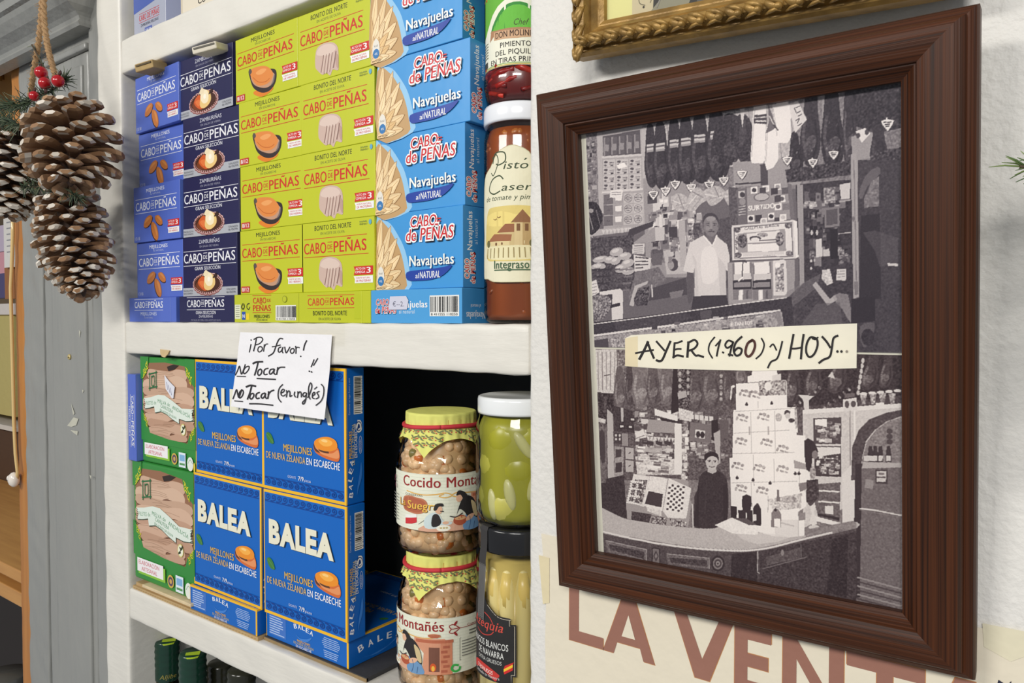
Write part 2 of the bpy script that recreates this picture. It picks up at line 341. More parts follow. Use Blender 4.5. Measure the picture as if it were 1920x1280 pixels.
# ------------------------------------------------------------------ small tin cartons of the upper compartment
LIME, BLUE, NAVY, SKY = (194, 200, 40), (84, 108, 196), (34, 33, 76), (66, 152, 216)
RED, WHITE, BLACK = (206, 44, 38), (240, 240, 238), (32, 32, 28)
BH, BD = 71.6, 31.0                          # face height and depth in mm
def front(mb, w, h, y=0.0): mb.fr = flat((-w/2000, y, 0), (1, 0, 0), (0, 0, 1)); mb.l = .06
def side(mb, w, y=0.0): mb.fr = flat((w/2000, y, 0), (0, 1, 0), (0, 0, 1)); mb.l = .06
def vlogo(mb, x, y, s, w, col, bar=True):
    """the three-word wordmark on one line: baseline (x, y), cap height s, total width w"""
    k = w/100.0
    mb.text('CABO', x, y, s, col, w=37*k, bold=.022); mb.text('DE', x+39.5*k, y+s*.33, s*.42, col, w=7.5*k, bold=.012)
    mb.text('PEÑAS', x+49.5*k, y, s, col, w=50.5*k, bold=.022)
    if bar: mb.rect(x+39.5*k, y+s*.95, 7.5*k, s*.06, col); mb.rect(x+39.5*k, y+s*.06, 7.5*k, s*.06, col)
def badge(mb, x, y, w, t1, t2):
    """little red and white flag, (x, y) its lower left corner"""
    mb.poly([(x+w*.05, y), (x+w, y), (x+w, y+7), (x+w*.05, y+7), (x, y+7), (x+w*.06, y+4)], WHITE)
    mb.poly([(x, y+8), (x+w, y+8), (x+w, y+16.5), (x, y+16.5), (x+w*.07, y+12.5)], RED)
    mb.text('ALTO EN', x+w*.1, y+13, 2.2, WHITE, w=w*.5, bold=.02); mb.text('OMEGA', x+w*.08, y+9.6, 2.4, WHITE, w=w*.52, bold=.02)
    mb.text('3', x+w*.68, y+9.6, 5.6, WHITE, w=w*.2, bold=.03)
    mb.text(t1, x+w*.12, y+4.2, 1.6, RED, w=w*.74); mb.text(t2, x+w*.12, y+1.2, 2.1, RED, w=w*.76, bold=.02)
def body(mb, w, h, d, col): mb.box(-w/2000, w/2000, 0, d/1000, 0, h/1000, col, 'card', .0006)
def flaps(mb, w, col, edge):
    """tuck flap seams on the right hand end"""
    side(mb, w); mb.rect(1.2, 1, BD-2.4, BH-2, col); mb.rect(0.2, 0, .7, BH, edge)
def mussel(mb, cx, cy, s):
    q = lambda *p: [(cx+a*s, cy+b*s) for a, b in p]
    mb.poly(q((-14, -12), (0, -17), (16, -14), (18, -10), (2, -9), (-12, -9)), (226, 130, 40), sp=4)
    mb.poly(q((-22, 14), (-20, 4), (-14, -6), (0, -13), (14, -13), (23, -6), (24, 4), (16, 8), (-6, 10)), (52, 40, 40), sp=4)
    mb.poly(q((-19, 8), (-14, -2), (0, -8), (12, -9), (20, -4), (21, 2), (10, 7), (-8, 10)), (196, 150, 120), sp=4)
    mb.poly(q((-20, 13), (-17, 4), (-8, -4), (4, -6), (14, -4), (19, 3), (8, 12), (-8, 14.5)), (226, 138, 66), sp=4)
    mb.poly(q((-10, 9), (0, 11), (8, 9), (2, 6), (-6, 6)), (238, 164, 96), sp=4); mb.poly(q((-22, 14), (-19, 14.5), (-17, 11), (-21, 9)), (90, 80, 74), sp=3)
    mb.poly(q((14, -9), (20, -6), (22, 1), (20, 0), (18, -5)), (120, 110, 108), sp=3); mb.stroke(q((-15, 5), (-6, -1), (6, -3), (13, -1)), .7*s, (196, 104, 40))
def three(mb, cx, cy):
    for px, py, an, k in ((-14, 8, .5, 1), (13, 8, -.5, .85), (3, -5, -1.05, 1.12)):
        ca, sa = math.cos(an), math.sin(an); q = lambda a, b: (cx+px+(a*ca-b*sa)*k, cy+py+(a*sa+b*ca)*k)
        mb.poly([q(-12, -1.5), q(-5, -6.5), (q(5, -7)), q(13, -2.5), q(8, 2), q(-6, 3)], (66, 42, 36), sp=3)
        mb.poly([q(-12, 0), q(-6, -5), q(5, -5.5), q(12, -1), q(8, 4.5), q(-4, 6)], (196, 118, 58), sp=3)
        mb.poly([q(-8, 2), q(0, 1), q(8, 1), q(4, 4), q(-3, 4.6)], (214, 140, 76), sp=3)
def scallop(mb, cx, cy):
    n = 40; pts = [(cx+(31+(1.2 if i % 2 else 0))*math.cos(2*math.pi*i/n), cy+(12.5+(.7 if i % 2 else 0))*math.sin(2*math.pi*i/n)) for i in range(n)]
    mb.poly([(x, y-1.6) for x, y in pts], (150, 96, 92)); mb.poly(pts, (214, 176, 172))
    for i in range(n): a = 2*math.pi*i/n; mb.ell(cx+28.8*math.cos(a), cy+11.4*math.sin(a), 1.5, .9, (120, 60, 50), n=6)
    mb.ell(cx, cy, 27, 10.4, (70, 34, 20)); mb.ell(cx-4, cy-2, 20, 7.4, (120, 58, 26))
    mb.poly([(cx-20, cy+2), (cx-12, cy-6), (cx-2, cy-8), (cx-4, cy+5), (cx-10, cy+9)], (208, 92, 40), sp=4); mb.poly([(cx-17, cy+2), (cx-9, cy-5), (cx-7, cy+3)], (228, 120, 60), sp=3)
    mb.poly([(cx-7, cy-3), (cx-1, cy-8), (cx+9, cy-7), (cx+17, cy-1), (cx+15, cy+8), (cx+5, cy+13), (cx-3, cy+11)], (236, 200, 128), sp=4)
    mb.poly([(cx-5, cy+3), (cx+2, cy-3), (cx+11, cy-1), (cx+11, cy+9), (cx+2, cy+14), (cx-4, cy+11)], (248, 232, 196), sp=4)
    mb.poly([(cx-8, cy+10), (cx-3, cy+16), (cx+3, cy+13), (cx, cy+9)], (240, 222, 186), sp=3); mb.poly([(cx+12, cy+6), (cx+18, cy+12), (cx+21, cy+8)], (58, 34, 28), sp=3)
    mb.ell(cx+4, cy+5, 3, 3, (254, 246, 226))
def tuna(mb, x, y):
    q = lambda *p: [(x+a, y+b) for a, b in p]; T, D, Lc = (206, 178, 164), (142, 110, 100), (222, 198, 184)
    mb.poly(q((1, 22), (4, 30), (14, 33), (28, 31), (36, 24), (37, 8), (36, 2), (28, 4), (24, -1), (18, 3), (12, 2), (4, 8), (1, 12)), T, sp=4)
    mb.poly(q((3, 24), (6, 29), (15, 31.5), (27, 29.5), (33, 24), (24, 20), (12, 21)), Lc, sp=4)
    for a, b2, w in ((10, 5, 1.3), (14.5, 2.5, .8), (19, 2, 1.1), (23.5, 3, .8), (29, 6, 1.6)):
        mb.stroke(q((a+4, 21), (a+2.5, 14), (a, b2)), w, D)
    for a, b2 in ((12, 4), (17, 1.5), (22, 2), (27, 5)): mb.stroke(q((a+4, 20), (a+2.5, 13), (a, b2+1)), 1.1, Lc)
    mb.poly(q((33, 18), (36.5, 16), (36.5, 4), (33, 8)), (188, 156, 142), sp=3)
def mk_mussel_lime():
    w = 113; mb = MB(); body(mb, w, BH, BD, LIME); front(mb, w, BH); H = BH
    mb.text('MEJILLONES', 52, H-8.2, 4.4, BLACK, w=43, bold=.012, al='c'); mb.text('EN ESCABECHE', 52, H-12.8, 2.4, (110, 112, 60), w=28, al='c')
    mb.rect(4, H-16, 103, .6, RED); vlogo(mb, 4, H-30.5, 10.4, 100, RED); mb.rect(4, H-34.2, 103, .6, RED)
    mussel(mb, 50, H-53, 1.08); badge(mb, 86, H-62, 26.5, 'FUENTE NATURAL', 'DE HIERRO')
    mb.rect(2, 2, 16, 7, (196, 60, 50)); mb.text('8/12', 10, 3.4, 4.2, WHITE, w=13, bold=.03, al='c'); flaps(mb, w, LIME, (228, 232, 60))
    return mb.mesh('mussel_carton')
def mk_blue():
    w = 113; mb = MB(); body(mb, w, BH, BD, BLUE); front(mb, w, BH); H = BH; Wt = (236, 238, 246)
    mb.text('MEJILLONES', 55, H-8.6, 4.4, Wt, w=44, bold=.012, al='c'); mb.text('AL NATURAL', 55, H-12.6, 2.2, (190, 200, 232), w=26, al='c')
    mb.rect(5, H-16.5, 101, .6, Wt); vlogo(mb, 6, H-31, 10.6, 98, Wt); mb.rect(5, H-34.6, 101, .6, Wt)
    three(mb, 50, H-54); badge(mb, 84, H-64, 27, 'FUENTE NATURAL', 'DE HIERRO'); mb.text('13/18', 4, 3, 4, (200, 208, 236), w=12, bold=.02)
    side(mb, w); mb.rect(1, 1, BD-2, BH-2, (98, 122, 204))
    return mb.mesh('plain_mussel_carton')
def mk_navy():
    w = 115; mb = MB(); body(mb, w, BH, BD, NAVY); front(mb, w, BH); H = BH; Wt = (238, 238, 242)
    mb.rect(0, 0, w, 10, (176, 178, 184), nx=6); mb.text('ZAMBURIÑAS', 58, H-9, 4.5, (206, 206, 218), w=44, bold=.012, al='c'); mb.text('EN SALSA DE VIEIRA', 58, H-13.6, 2.3, (160, 160, 180), w=40, al='c')
    mb.rect(2, H-17.6, 111, .6, Wt); vlogo(mb, 3, H-31.4, 11, 108, Wt); mb.rect(2, H-35, 111, .6, Wt)
    mb.text('GRAN SELECCIÓN', 54, H-40.5, 4, (222, 222, 230), w=54, bold=.03, al='c'); scallop(mb, 54, H-57)
    for i, t in enumerate(('PRODUCTO', 'SELECCIONADO')): mb.text(t, 2, 5.6-3*i, 1.8, (70, 70, 80), w=20)
    mb.text('CON ACEITE', 94, 6, 1.8, (60, 60, 70), w=18); mb.text('de OLIVA', 94, 2.6, 2.4, (60, 60, 70), w=18)
    side(mb, w); mb.rect(1, 1, BD-2, BH-2, (44, 42, 88))
    return mb.mesh('scallop_carton')
def mk_tuna():
    w = 110; mb = MB(); body(mb, w, BH, BD, LIME); front(mb, w, BH); H = BH
    mb.text('BONITO DEL NORTE', 49, H-8.4, 4.8, BLACK, w=56, bold=.014, sh=.06, al='c'); mb.text('EN ACEITE DE OLIVA', 49, H-13.2, 2.6, (110, 112, 60), w=37, al='c')
    mb.rect(4, H-17, 96, .6, RED); vlogo(mb, 4, H-32, 11, 95, RED); mb.rect(4, H-35.6, 98, .6, RED); tuna(mb, 27, H-69)
    badge(mb, 81, H-64, 27.5, 'FUENTE NATURAL', 'DE PROTEÍNAS'); mb.text('DOLPHIN', 90, H-5, 1.5, (60, 100, 80), w=10); mb.text('FRIENDLY', 90, H-7.4, 1.5, (60, 80, 60), w=11); mb.ell(105, H-5.2, 2, 2.6, (100, 170, 200))
    side(mb, w); mb.rect(1, 1, BD-2, BH-2, (196, 204, 30)); mb.rect(.2, 0, .7, BH, (232, 236, 60)); vl = mb.text('CABO DE PEÑAS', 12, 6, 6, RED, w=58, bold=.02, rot=math.pi/2)
    return mb.mesh('tuna_carton')
def outlined(mb, t, x, y, h, w, col=(206, 34, 40), sh=.12, k=1.0):
    mb.text(t, x, y, h, (18, 24, 40), w=w, bold=.10*k, sh=sh, dx=.5*k, dy=-.9*k)
    mb.text(t, x, y, h, (244, 246, 246), w=w, bold=.09*k, sh=sh); mb.text(t, x, y, h, col, w=w, bold=.03, sh=sh)
def shells(mb, H):
    """fan of razor clam flesh in the left corner"""
    mb.poly([(0, 0), (40, 0), (41, 14), (36, 32), (28, 46), (16, 60), (0, 64)], (196, 158, 108), sp=3)
    r = random.Random(4); W = 0.3
    def petal(x, y, a, L, wd, c):
        ca, sa = math.cos(a), math.sin(a); q = lambda u, v: (max(0.3, x+(u*ca-v*sa)*.80), max(.4, min(H-2, y+u*sa+v*ca)))
        for k, (cc, f) in enumerate((((168, 122, 74), 1.0), (c, .90), (tuple(min(255, int(v*1.07)) for v in c), .55))):
            mb.poly([q(0, -wd*.25*f), q(L*.30, -wd*.5*f), q(L*.62*(.9+.1*f), -wd*.42*f), q(L*(.86+.14*f), 0), q(L*.62*(.9+.1*f), wd*.42*f), q(L*.30, wd*.5*f), q(0, wd*.25*f)], cc, sp=3)
        mb.stroke([q(L*.1, 0), q(L*.5, wd*.06), q(L*.9, 0)], .5, (190, 146, 96))
    for a, L, wd in ((1.62, 62, 13), (1.38, 66, 15), (1.10, 64, 16), (.84, 60, 16), (.56, 54, 16), (.28, 50, 15), (.02, 46, 14)): petal(-2, 4, a, L, wd, jit((232, 204, 158), r, 10))
    for a, L, wd in ((1.5, 44, 12), (1.2, 46, 13), (.92, 44, 13), (.62, 40, 13), (.30, 36, 12), (.05, 34, 10)): petal(-2, 2, a, L, wd, jit((220, 184, 130) if r.random() < .4 else (238, 212, 168), r, 8))
    for a, L, wd in ((1.35, 26, 10), (.95, 28, 11), (.5, 26, 10), (.12, 22, 9)): petal(-1, 1, a, L, wd, jit((228, 196, 146), r, 8))
def side_razor(mb, w):
    side(mb, w); mb.rect(.5, .5, BD-1, BH-1, (58, 138, 200)); up = math.pi/2
    mb.text('Navajuelas', 12, BH*.46, 6.4, WHITE, w=34, bold=.02, rot=up); mb.text('al natural', 19, BH*.54, 4, (206, 226, 242), w=22, rot=up)
    for t, x, y, w2 in (('CABO', 8, 8, 17), ('de PEÑAS', 15.5, 4, 27)):
        for bo, c in ((.12, (20, 26, 40)), (.10, (244, 246, 246)), (.03, RED)): mb.text(t, x, y, 5.6, c, w=w2, bold=bo, rot=up)
def mk_razor():
    w = 115; mb = MB(); body(mb, w, BH, BD, SKY); front(mb, w, BH); H = BH
    mb.poly([(0, 0), (46, 0), (47, 16), (41, 36), (32, 50), (20, 63), (8, 67), (0, 67)], (150, 200, 234), sp=3); shells(mb, H)
    outlined(mb, 'CABO', 49, H-15, 9.6, 34); outlined(mb, 'de PEÑAS', 43, H-27.5, 11, 61); 
    for k in range(2): mb.rect(84, H-10-2.4*k, 5, 1.1, RED)
    mb.text('Navajuelas', 48, H-50.5, 9.4, (30, 70, 130), w=57, bold=.04, dx=.5, dy=-.6); mb.text('Navajuelas', 48, H-50.5, 9.4, (246, 248, 238), w=57, bold=.04)
    mb.poly([(44, H-56), (58, H-54.5), (76, H-54), (92, H-53), (103, H-52), (92, H-60), (76, H-63.6), (58, H-64), (45, H-63)], (34, 66, 160), sp=3)
    mb.text('al', 56, H-61.8, 4.6, WHITE, w=4.4, bold=.02, sh=.1); mb.text('NATURAL', 62, H-62, 6, WHITE, w=26, bold=.03, sh=.06)
    mb.ell(7.5, 13, 5, 9.5, (232, 226, 214)); mb.ell(7.5, 8.6, 4.4, 4.6, (52, 120, 180)); mb.text('kcal', 7.5, 15, 2.2, (90, 90, 90), w=5, al='c'); mb.text('4%', 7.5, 7.4, 2.2, WHITE, w=4, al='c'); mb.text('POR RACIÓN', 2, 1.2, 1.4, (70, 60, 50), w=12)
    side_razor(mb, w); return mb.mesh('razor_clam_carton')
FH, FD = 31.2, 71.0                          # the same cartons lying flat at the foot of each stack
def lines_logo(mb, x, y, s, w, col): mb.rect(x, y+s*1.35, w, .5, col); vlogo(mb, x+w*.01, y, s, w*.98, col); mb.rect(x, y-s*.4, w, .5, col)
def mk_blue_flat():
    w = 116; mb = MB(); body(mb, w, FH, FD, BLUE); front(mb, w, FH); Wt = (236, 238, 246); lines_logo(mb, 14, 18, 8, 72, Wt)
    mb.text('MEJILLONES', 50, 8.5, 4.2, (214, 222, 246), w=40, bold=.014, al='c'); mb.text('AL NATURAL', 50, 4.4, 2, (180, 190, 228), w=22, al='c'); mb.rect(103, 0, .7, FH, (120, 142, 220)); return mb.mesh('plain_mussel_carton')
def mk_navy_flat():
    w = 116; mb = MB(); body(mb, w, FH, FD, NAVY); front(mb, w, FH); lines_logo(mb, 17, 18, 8.4, 80, (238, 238, 242))
    mb.text('GRAN SELECCIÓN', 58, 9.6, 3.6, (222, 222, 230), w=42, bold=.03, al='c'); mb.text('ZAMBURIÑAS', 58, 5.4, 3, (206, 206, 218), w=30, al='c'); mb.text('EN SALSA DE VIEIRA CON ACEITE DE OLIVA', 58, 1.6, 1.8, (150, 150, 172), w=62, al='c'); return mb.mesh('scallop_carton')
def mk_mussel_flat():
    w = 117; mb = MB(); body(mb, w, FH, FD, (190, 196, 42)); front(mb, w, FH)
    mb.rect(1, 4, 11, 16, (226, 228, 196)); [mb.rect(2.5, 6+2.4*i, 7.5, .7, (120, 122, 100)) for i in range(6)]; mb.text('♻', 14, 15, 5, BLACK, w=6); mb.stroke([(16, 21), (13.5, 17), (17, 15), (20, 18), (18.5, 21)], .9, BLACK); mb.stroke([(29, 21), (25, 20), (24.5, 16), (28, 14.6), (30, 17)], 1.1, BLACK)
    mb.rect(14.5, 3, 7, 9, (40, 80, 170)); mb.rect(22, 3, 7, 7, (236, 206, 40)); mb.text('N', 16, 5, 4, WHITE, w=4, bold=.03)
    mb.rect(35, 29.4, 34, .6, RED); mb.text('CABO', 36, 21, 6.2, RED, w=24, bold=.02); mb.text('DE', 62, 22.4, 3.4, RED, w=6); mb.text('PEÑAS', 36, 12.6, 6.4, RED, w=32, bold=.02); mb.rect(35, 10.6, 34, .6, RED)
    mb.text('MEJILLONES', 52, 5, 3.4, BLACK, w=28, bold=.014, al='c'); mb.text('EN ESCABECHE', 52, 1.8, 2, (110, 112, 60), w=20, al='c')
    mb.bars(77, 2.4, 35, 16, seed=3); mb.ell(93, 25, 4, 3.6, (150, 156, 40)); mb.ell(93, 25, 3.2, 2.9, (190, 196, 42)); return mb.mesh('mussel_carton')
def mk_tuna_flat():
    w = 110; mb = MB(); body(mb, w, FH, FD, (190, 196, 38)); front(mb, w, FH); lines_logo(mb, 15, 17.6, 7.4, 72, RED)
    mb.text('BONITO DEL NORTE', 50, 7.6, 4.4, BLACK, w=52, bold=.014, al='c'); mb.text('EN ACEITE DE OLIVA', 50, 2.6, 2.6, (110, 112, 60), w=34, al='c'); mb.rect(87, 4, 10, 24, (186, 194, 34)); mb.rect(97, 0, .6, FH, (214, 220, 70))
    side(mb, w); mb.rect(.6, .6, FD-1.2, FH-1.2, (206, 212, 40)); return mb.mesh('tuna_carton')
def mk_razor_flat():
    w = 115; mb = MB(); body(mb, w, FH, FD, (76, 158, 216)); front(mb, w, FH)
    outlined(mb, 'CABO', 7, 17, 5.6, 17, k=.6); outlined(mb, 'de PEÑAS', 6, 9.4, 6, 28, k=.6); mb.text('Navajuelas', 32, 14.4, 6.2, WHITE, w=42, bold=.03); mb.text('al natural', 38, 9, 3.6, (214, 232, 244), w=20)
    mb.bars(77, 6.4, 35, 18.6, seed=9); side(mb, w); mb.rect(.6, .6, FD-1.2, FH-1.2, (62, 144, 204)); mb.text('Navajuelas', 32, 10, 6, WHITE, w=26, bold=.03, rot=math.pi); mb.text('al natural', 26, 17, 3, WHITE, w=14, rot=math.pi)
    return mb.mesh('razor_clam_carton')
Z0 = 1.4957; ZS = Z0+FH/1000
def place(name, me, x, y, z, yaw=0.0, roll=0.0):
    o = bpy.data.objects.new(name, me); COL.objects.link(o); o.location = (x, y, z); o.rotation_euler = (0, math.radians(roll), math.radians(yaw)); return o
pos = ('lowest upright', 'second upright', 'third upright', 'topmost')
stacks = (
    ('plain_mussel_carton', mk_blue(), mk_blue_flat(), -.9575, 'blue mussel carton', 'leftmost stack, beside the blue carton lying flat', 'blue upright mussel cartons', ((.0105, 0, 0), (.012, -.004, 0), (.008, .006, 0), (.009, .0, -2.0)), 'blue mussel carton with three orange mussels', 'leftmost blue stack'),
    ('scallop_carton', mk_navy(), mk_navy_flat(), -.8335, 'navy scallop carton', '', 'navy upright scallop cartons', ((.0, 0, 0), (.004, 0, 1), (.006, 0, 1.2), (-.004, 0, -.6)), 'navy carton with a scallop dish', 'dark navy stack'),
    ('mussel_carton', mk_mussel_lime(), mk_mussel_flat(), -.7165, 'lime mussel carton', '', 'lime upright mussel cartons', ((.003, 0, 0), (.005, 0, .4), (.004, 0, .6), (-.003, 0, -.5)), 'lime carton showing a mussel', 'stack beside the navy ones'),
    ('tuna_carton', mk_tuna(), mk_tuna_flat(), -.6045, 'lime tuna carton', '', 'lime upright tuna cartons', ((.0, 0, 0), (.0015, 0, .5), (.001, 0, .4), (-.0035, 0, 0)), 'lime carton showing a tuna fillet', 'stack beside the sky blue ones'),
    ('razor_clam_carton', mk_razor(), mk_razor_flat(), -.4915, 'sky blue razor clam carton', '', 'sky blue upright razor clam cartons', ((-.0005, 0, -3.0), (.0, .0005, -1.2), (.0055, 0, .0), (-.002, -.001, -.5)), 'sky blue razor clam carton', 'sky blue stack'),
)
for name, up, fl, x, short, _, grp, offs, look, where in stacks:
    o = place(name, fl, x, .004, Z0); tag(o, '%s lying flat at the foot of the %s' % (short, where), 'carton', 'cartons lying flat under the stacks')
    if name == 'razor_clam_carton':
        s = MB(); s.fr = flat((-.0575, 0, 0), (1, 0, 0), (0, 0, 1)); s.l = .9; s.poly([(25, 12.6), (49, 12.6), (51, 21), (48, 25), (27, 25)], (206, 206, 220), 'paper'); s.text('€--2.', 38, 15.6, 4.4, (90, 90, 110), w=15, al='c', m='paper'); s.obj('price_sticker', o, 'white price sticker')
    for i, (dx, dy, yaw) in enumerate(offs):
        o = place(name, up, x+dx, .009+dy, ZS+.0003+i*(BH/1000+.0002), yaw)
        tag(o, '%s, %s of the %s' % (look, pos[i], where), 'carton', grp)
# ------------------------------------------------------------------ lower compartment: green and big blue cartons
def scroll(mb, x, y, s, fx=1, fy=1, rot=0.0):
    ca, sa = math.cos(rot), math.sin(rot); g = lambda a, b: (x+(a*fx*ca-b*fy*sa)*s, y+(a*fx*sa+b*fy*ca)*s); Y = (216, 206, 40)
    mb.stroke([g(0, 0), g(6, 5), g(8, 12), g(4, 16), g(2, 12), g(7, 10), g(14, 16), g(17, 24), g(13, 28), g(11, 23), g(16, 21)], 1.5*s, Y)
    for a, b, an in ((3, 6, 1.2), (11, 10, .4), (9, 17, 2.2), (18, 18, .6), (16, 29, 1.6)): q = g(a, b); mb.ell(q[0], q[1], 3.4*s, 1.3*s, Y, a=an*fx, n=8)
GREEN = (52, 138, 58)
def mk_melva():
    w, h = 150, 159; mb = MB(); mb.box(-w/2000, w/2000, 0, .026, 0, h/1000, GREEN, 'card', .003); front(mb, w, h); H = h
    y = lambda v: H-v
    hexa = [(24, y(9)), (70, y(7)), (124, y(11)), (128, y(24)), (146, y(38)), (147, y(96)), (134, y(108)), (128, y(121)), (76, y(119)), (26, y(114)), (16, y(96)), (7, y(84)), (6, y(34)), (18, y(24))]
    mb.poly(hexa, (150, 106, 78)); r = random.Random(11); lv = mb.l
    for k, (yy, tilt, hh, c) in enumerate(((20, 3, 15, (208, 172, 146)), (33, 7, 14, (216, 182, 156)), (45, 4, 13, (200, 164, 138)), (57, 8, 14, (214, 178, 152)), (70, 5, 13, (196, 156, 130)), (82, 9, 13, (210, 172, 146)), (93, 4, 12, (190, 150, 124)), (103, 7, 12, (204, 166, 140)), (113, 3, 9, (196, 156, 130)))):
        lo = 9 if 28 < yy < 90 else 22; hi = 144 if 40 < yy < 98 else 126
        pts = [(lo, y(yy+tilt-4)), (lo+28, y(yy-1)), (lo+62, y(yy-tilt*.4+1)), (hi-26, y(yy-tilt-1)), (hi, y(yy-2)), (hi-2, y(yy+hh-4)), (hi-40, y(yy+hh-tilt+1)), (lo+54, y(yy+hh)), (lo+2, y(yy+hh+tilt-5))]
        mb.poly([(a, b-1.6) for a, b in pts], (112, 72, 50), sp=3); mb.poly(pts, c, sp=3)
        for j in range(3): x0 = r.uniform(lo+6, hi-60); mb.stroke([(x0, y(yy+3+j*2.6)), (x0+22, y(yy+1+j*2.6)), (x0+46, y(yy+2.4+j*2.4))], .8, tuple(int(v*k2) for v, k2 in zip(c, (.86, .84, .82))))
    mb.poly([(76, y(13)), (94, y(9)), (108, y(10)), (96, y(16)), (80, y(19))], (46, 32, 24))
    for q in ([(0, H), (24, H), (24, y(9)), (18, y(24)), (6, y(34)), (0, y(34))], [(150, H), (124, H), (124, y(11)), (128, y(24)), (146, y(38)), (150, y(38))], [(0, y(80)), (7, y(84)), (16, y(96)), (26, y(114)), (26, y(126)), (0, y(126))], [(150, y(94)), (147, y(96)), (134, y(108)), (128, y(121)), (128, y(128)), (150, y(128))], [(20, y(113)), (76, y(118.6)), (130, y(120)), (130, y(128)), (20, y(128))]): mb.poly(q, GREEN)
    scroll(mb, 7, y(32), .8); scroll(mb, 127, y(12), .78, 1, -1); scroll(mb, 8, y(86), .62, 1, -1); scroll(mb, 148, y(96), .62, -1, -1)
    mb.l += .02; G2 = (30, 110, 60)
    for q in ([(27, y(24)), (27, y(50))], [(25, y(26)), (48, y(22))], [(46, y(20)), (46, y(46))], [(25, y(47)), (48, y(43))], [(33, y(28)), (33, y(42)), (40, y(41)), (40, y(28)), (33, y(30))]): mb.stroke(q, 1.7, G2)
    rib = [(10, y(63)), (30, y(60)), (52, y(55)), (70, y(55)), (92, y(62)), (116, y(71)), (146, y(70)), (142, y(78)), (146, y(86)), (126, y(88)), (108, y(86)), (108, y(93)), (90, y(88)), (74, y(82)), (58, y(79)), (42, y(82)), (40, y(73)), (26, y(76)), (12, y(78)), (15, y(70))]
    mb.poly([(a+.8, b-1.2) for a, b in rib], (60, 70, 50)); mb.poly(rib, (226, 236, 224))
    for t, x, yy, wd, an in (('FILETES de', 16, 72.5, 30, .1), ('MELVA de', 50, 66.5, 34, -.12), ('ANDALUCÍA', 90, 73, 48, -.22), ('CANUTERA', 58, 73, 34, -.2), ('EN ACEITE DE OLIVA', 56, 78.5, 46, -.2)): mb.text(t, x, y(yy), 5.2 if wd > 29 and t[0] != 'E' else 3.4, (96, 150, 110), w=wd, bold=.01, rot=an)
    for i in range(5): mb.stroke([(146, y(71+3.4*i)), (142, y(72.5+3.4*i))], .9, (40, 50, 36)); mb.stroke([(10, y(64+3*i)), (13, y(65+3*i))], .8, (40, 50, 36))
    mb.ell(119, y(101), 7, 8.5, (214, 206, 120)); mb.ell(119, y(101), 5.8, 7.2, (240, 238, 214)); mb.stroke([(114, y(106)), (119, y(101)), (123, y(95))], 1.6, (50, 56, 30)); mb.ell(122, y(98), 3.4, 1.7, (40, 52, 24), a=.8); mb.ell(117, y(104), 3, 1.6, (40, 52, 24), a=.3); mb.ell(119, y(98.5), 3, 1.4, (60, 70, 30), a=-.7)
    mb.rect(14, y(150), 68, 18, (140, 196, 60)); mb.rect(11, y(147), 66, 18, (244, 240, 240)); mb.text('ELABORACIÓN', 15, y(137), 5.4, (204, 84, 96), w=52, bold=.012); mb.text('ARTESANAL', 22, y(145), 5.4, (204, 84, 96), w=40, bold=.012)
    mb.ell(95, y(145), 8, 8.4, (206, 176, 76)); mb.ell(95, y(145), 5.8, 6, (84, 62, 96)); mb.ell(95, y(145), 3, 3.2, (204, 166, 90))
    mb.rect(107, y(155), 18, 21, (226, 236, 244)); mb.rect(109, y(146), 14, 9, (130, 180, 220)); mb.rect(109, y(152), 14, 3, (90, 150, 90)); mb.ell(137, y(148), 8, 10, (232, 236, 226)); mb.stroke([(131, y(148)), (137, y(142)), (143, y(147))], .9, (140, 170, 140)); mb.ell(147.6, y(152), 2.3, 7, (228, 204, 50))
    mb.fr = flat((w/2000, 0, 0), (0, 1, 0), (0, 0, 1)); mb.l = .06; mb.rect(3, 3, 20, h-6, (44, 124, 50)); return mb.mesh('melva_carton')
mel = mk_melva()
ZB = 1.1388
o = place('melva_carton', mel, -.945, .008, ZB+.0128, 0); tag(o, 'green melva fillet carton, lower of the two, standing on the corrugated cardboard', 'carton')
o = place('melva_carton', mel, -.9335, .010, ZB+.0128+.1594, 0, 0); o.scale = (.875, 1, .875); tag(o, 'green melva fillet carton with a price sticker, upper of the two', 'carton')
s = MB(); s.fr = flat((-.075, 0, 0), (1, 0, 0), (0, 0, 1)); s.l = 2.2; s.poly([(72, 134), (84, 126), (100, 118), (96, 102), (92, 101), (75, 114)], (222, 222, 230), 'paper'); s.l = 2.3
for i in range(3): s.stroke([(78+5*i, 124-4*i), (81+5*i, 113-3.4*i)], 1, (120, 120, 150), 'paper')
s.obj('price_sticker', o, 'white price sticker')
mb = MB(); w, h = 31, 113; mb.box(0, .021, 0, .070, 0, .115, BLUE, 'card', .0006); mb.fr = flat((0, 0, 0), (1, 0, 0), (0, 0, 1)); mb.l = .06; dn = -math.pi/2
mb.text('CABO', 9, 86, 6, WHITE, w=24, bold=.02, rot=dn); mb.text('DE', 10.5, 60.5, 3, WHITE, w=6, rot=dn); mb.text('PEÑAS', 9, 53, 6, WHITE, w=33, bold=.02, rot=dn); mb.stroke([(7.4, 88), (7.4, 18)], .6, WHITE); mb.stroke([(16.8, 88), (16.8, 18)], .6, WHITE); mb.text('MEJILLONES', 2.6, 72, 3.2, (214, 222, 246), w=40, rot=dn)
mb.fr = flat((.021, 0, 0), (0, 1, 0), (0, 0, 1)); mb.l = .06; mb.rect(1, 1, 68, 113, (98, 122, 204))
o = mb.obj('plain_mussel_carton'); o.location = (-1.0213, .003, ZB+.0128+.1596)
tag(o, 'narrow blue carton standing on its end between the wall and the upper green carton', 'carton')
BAL, YEL, CREAM = (10, 100, 190), (246, 190, 40), (236, 232, 208)
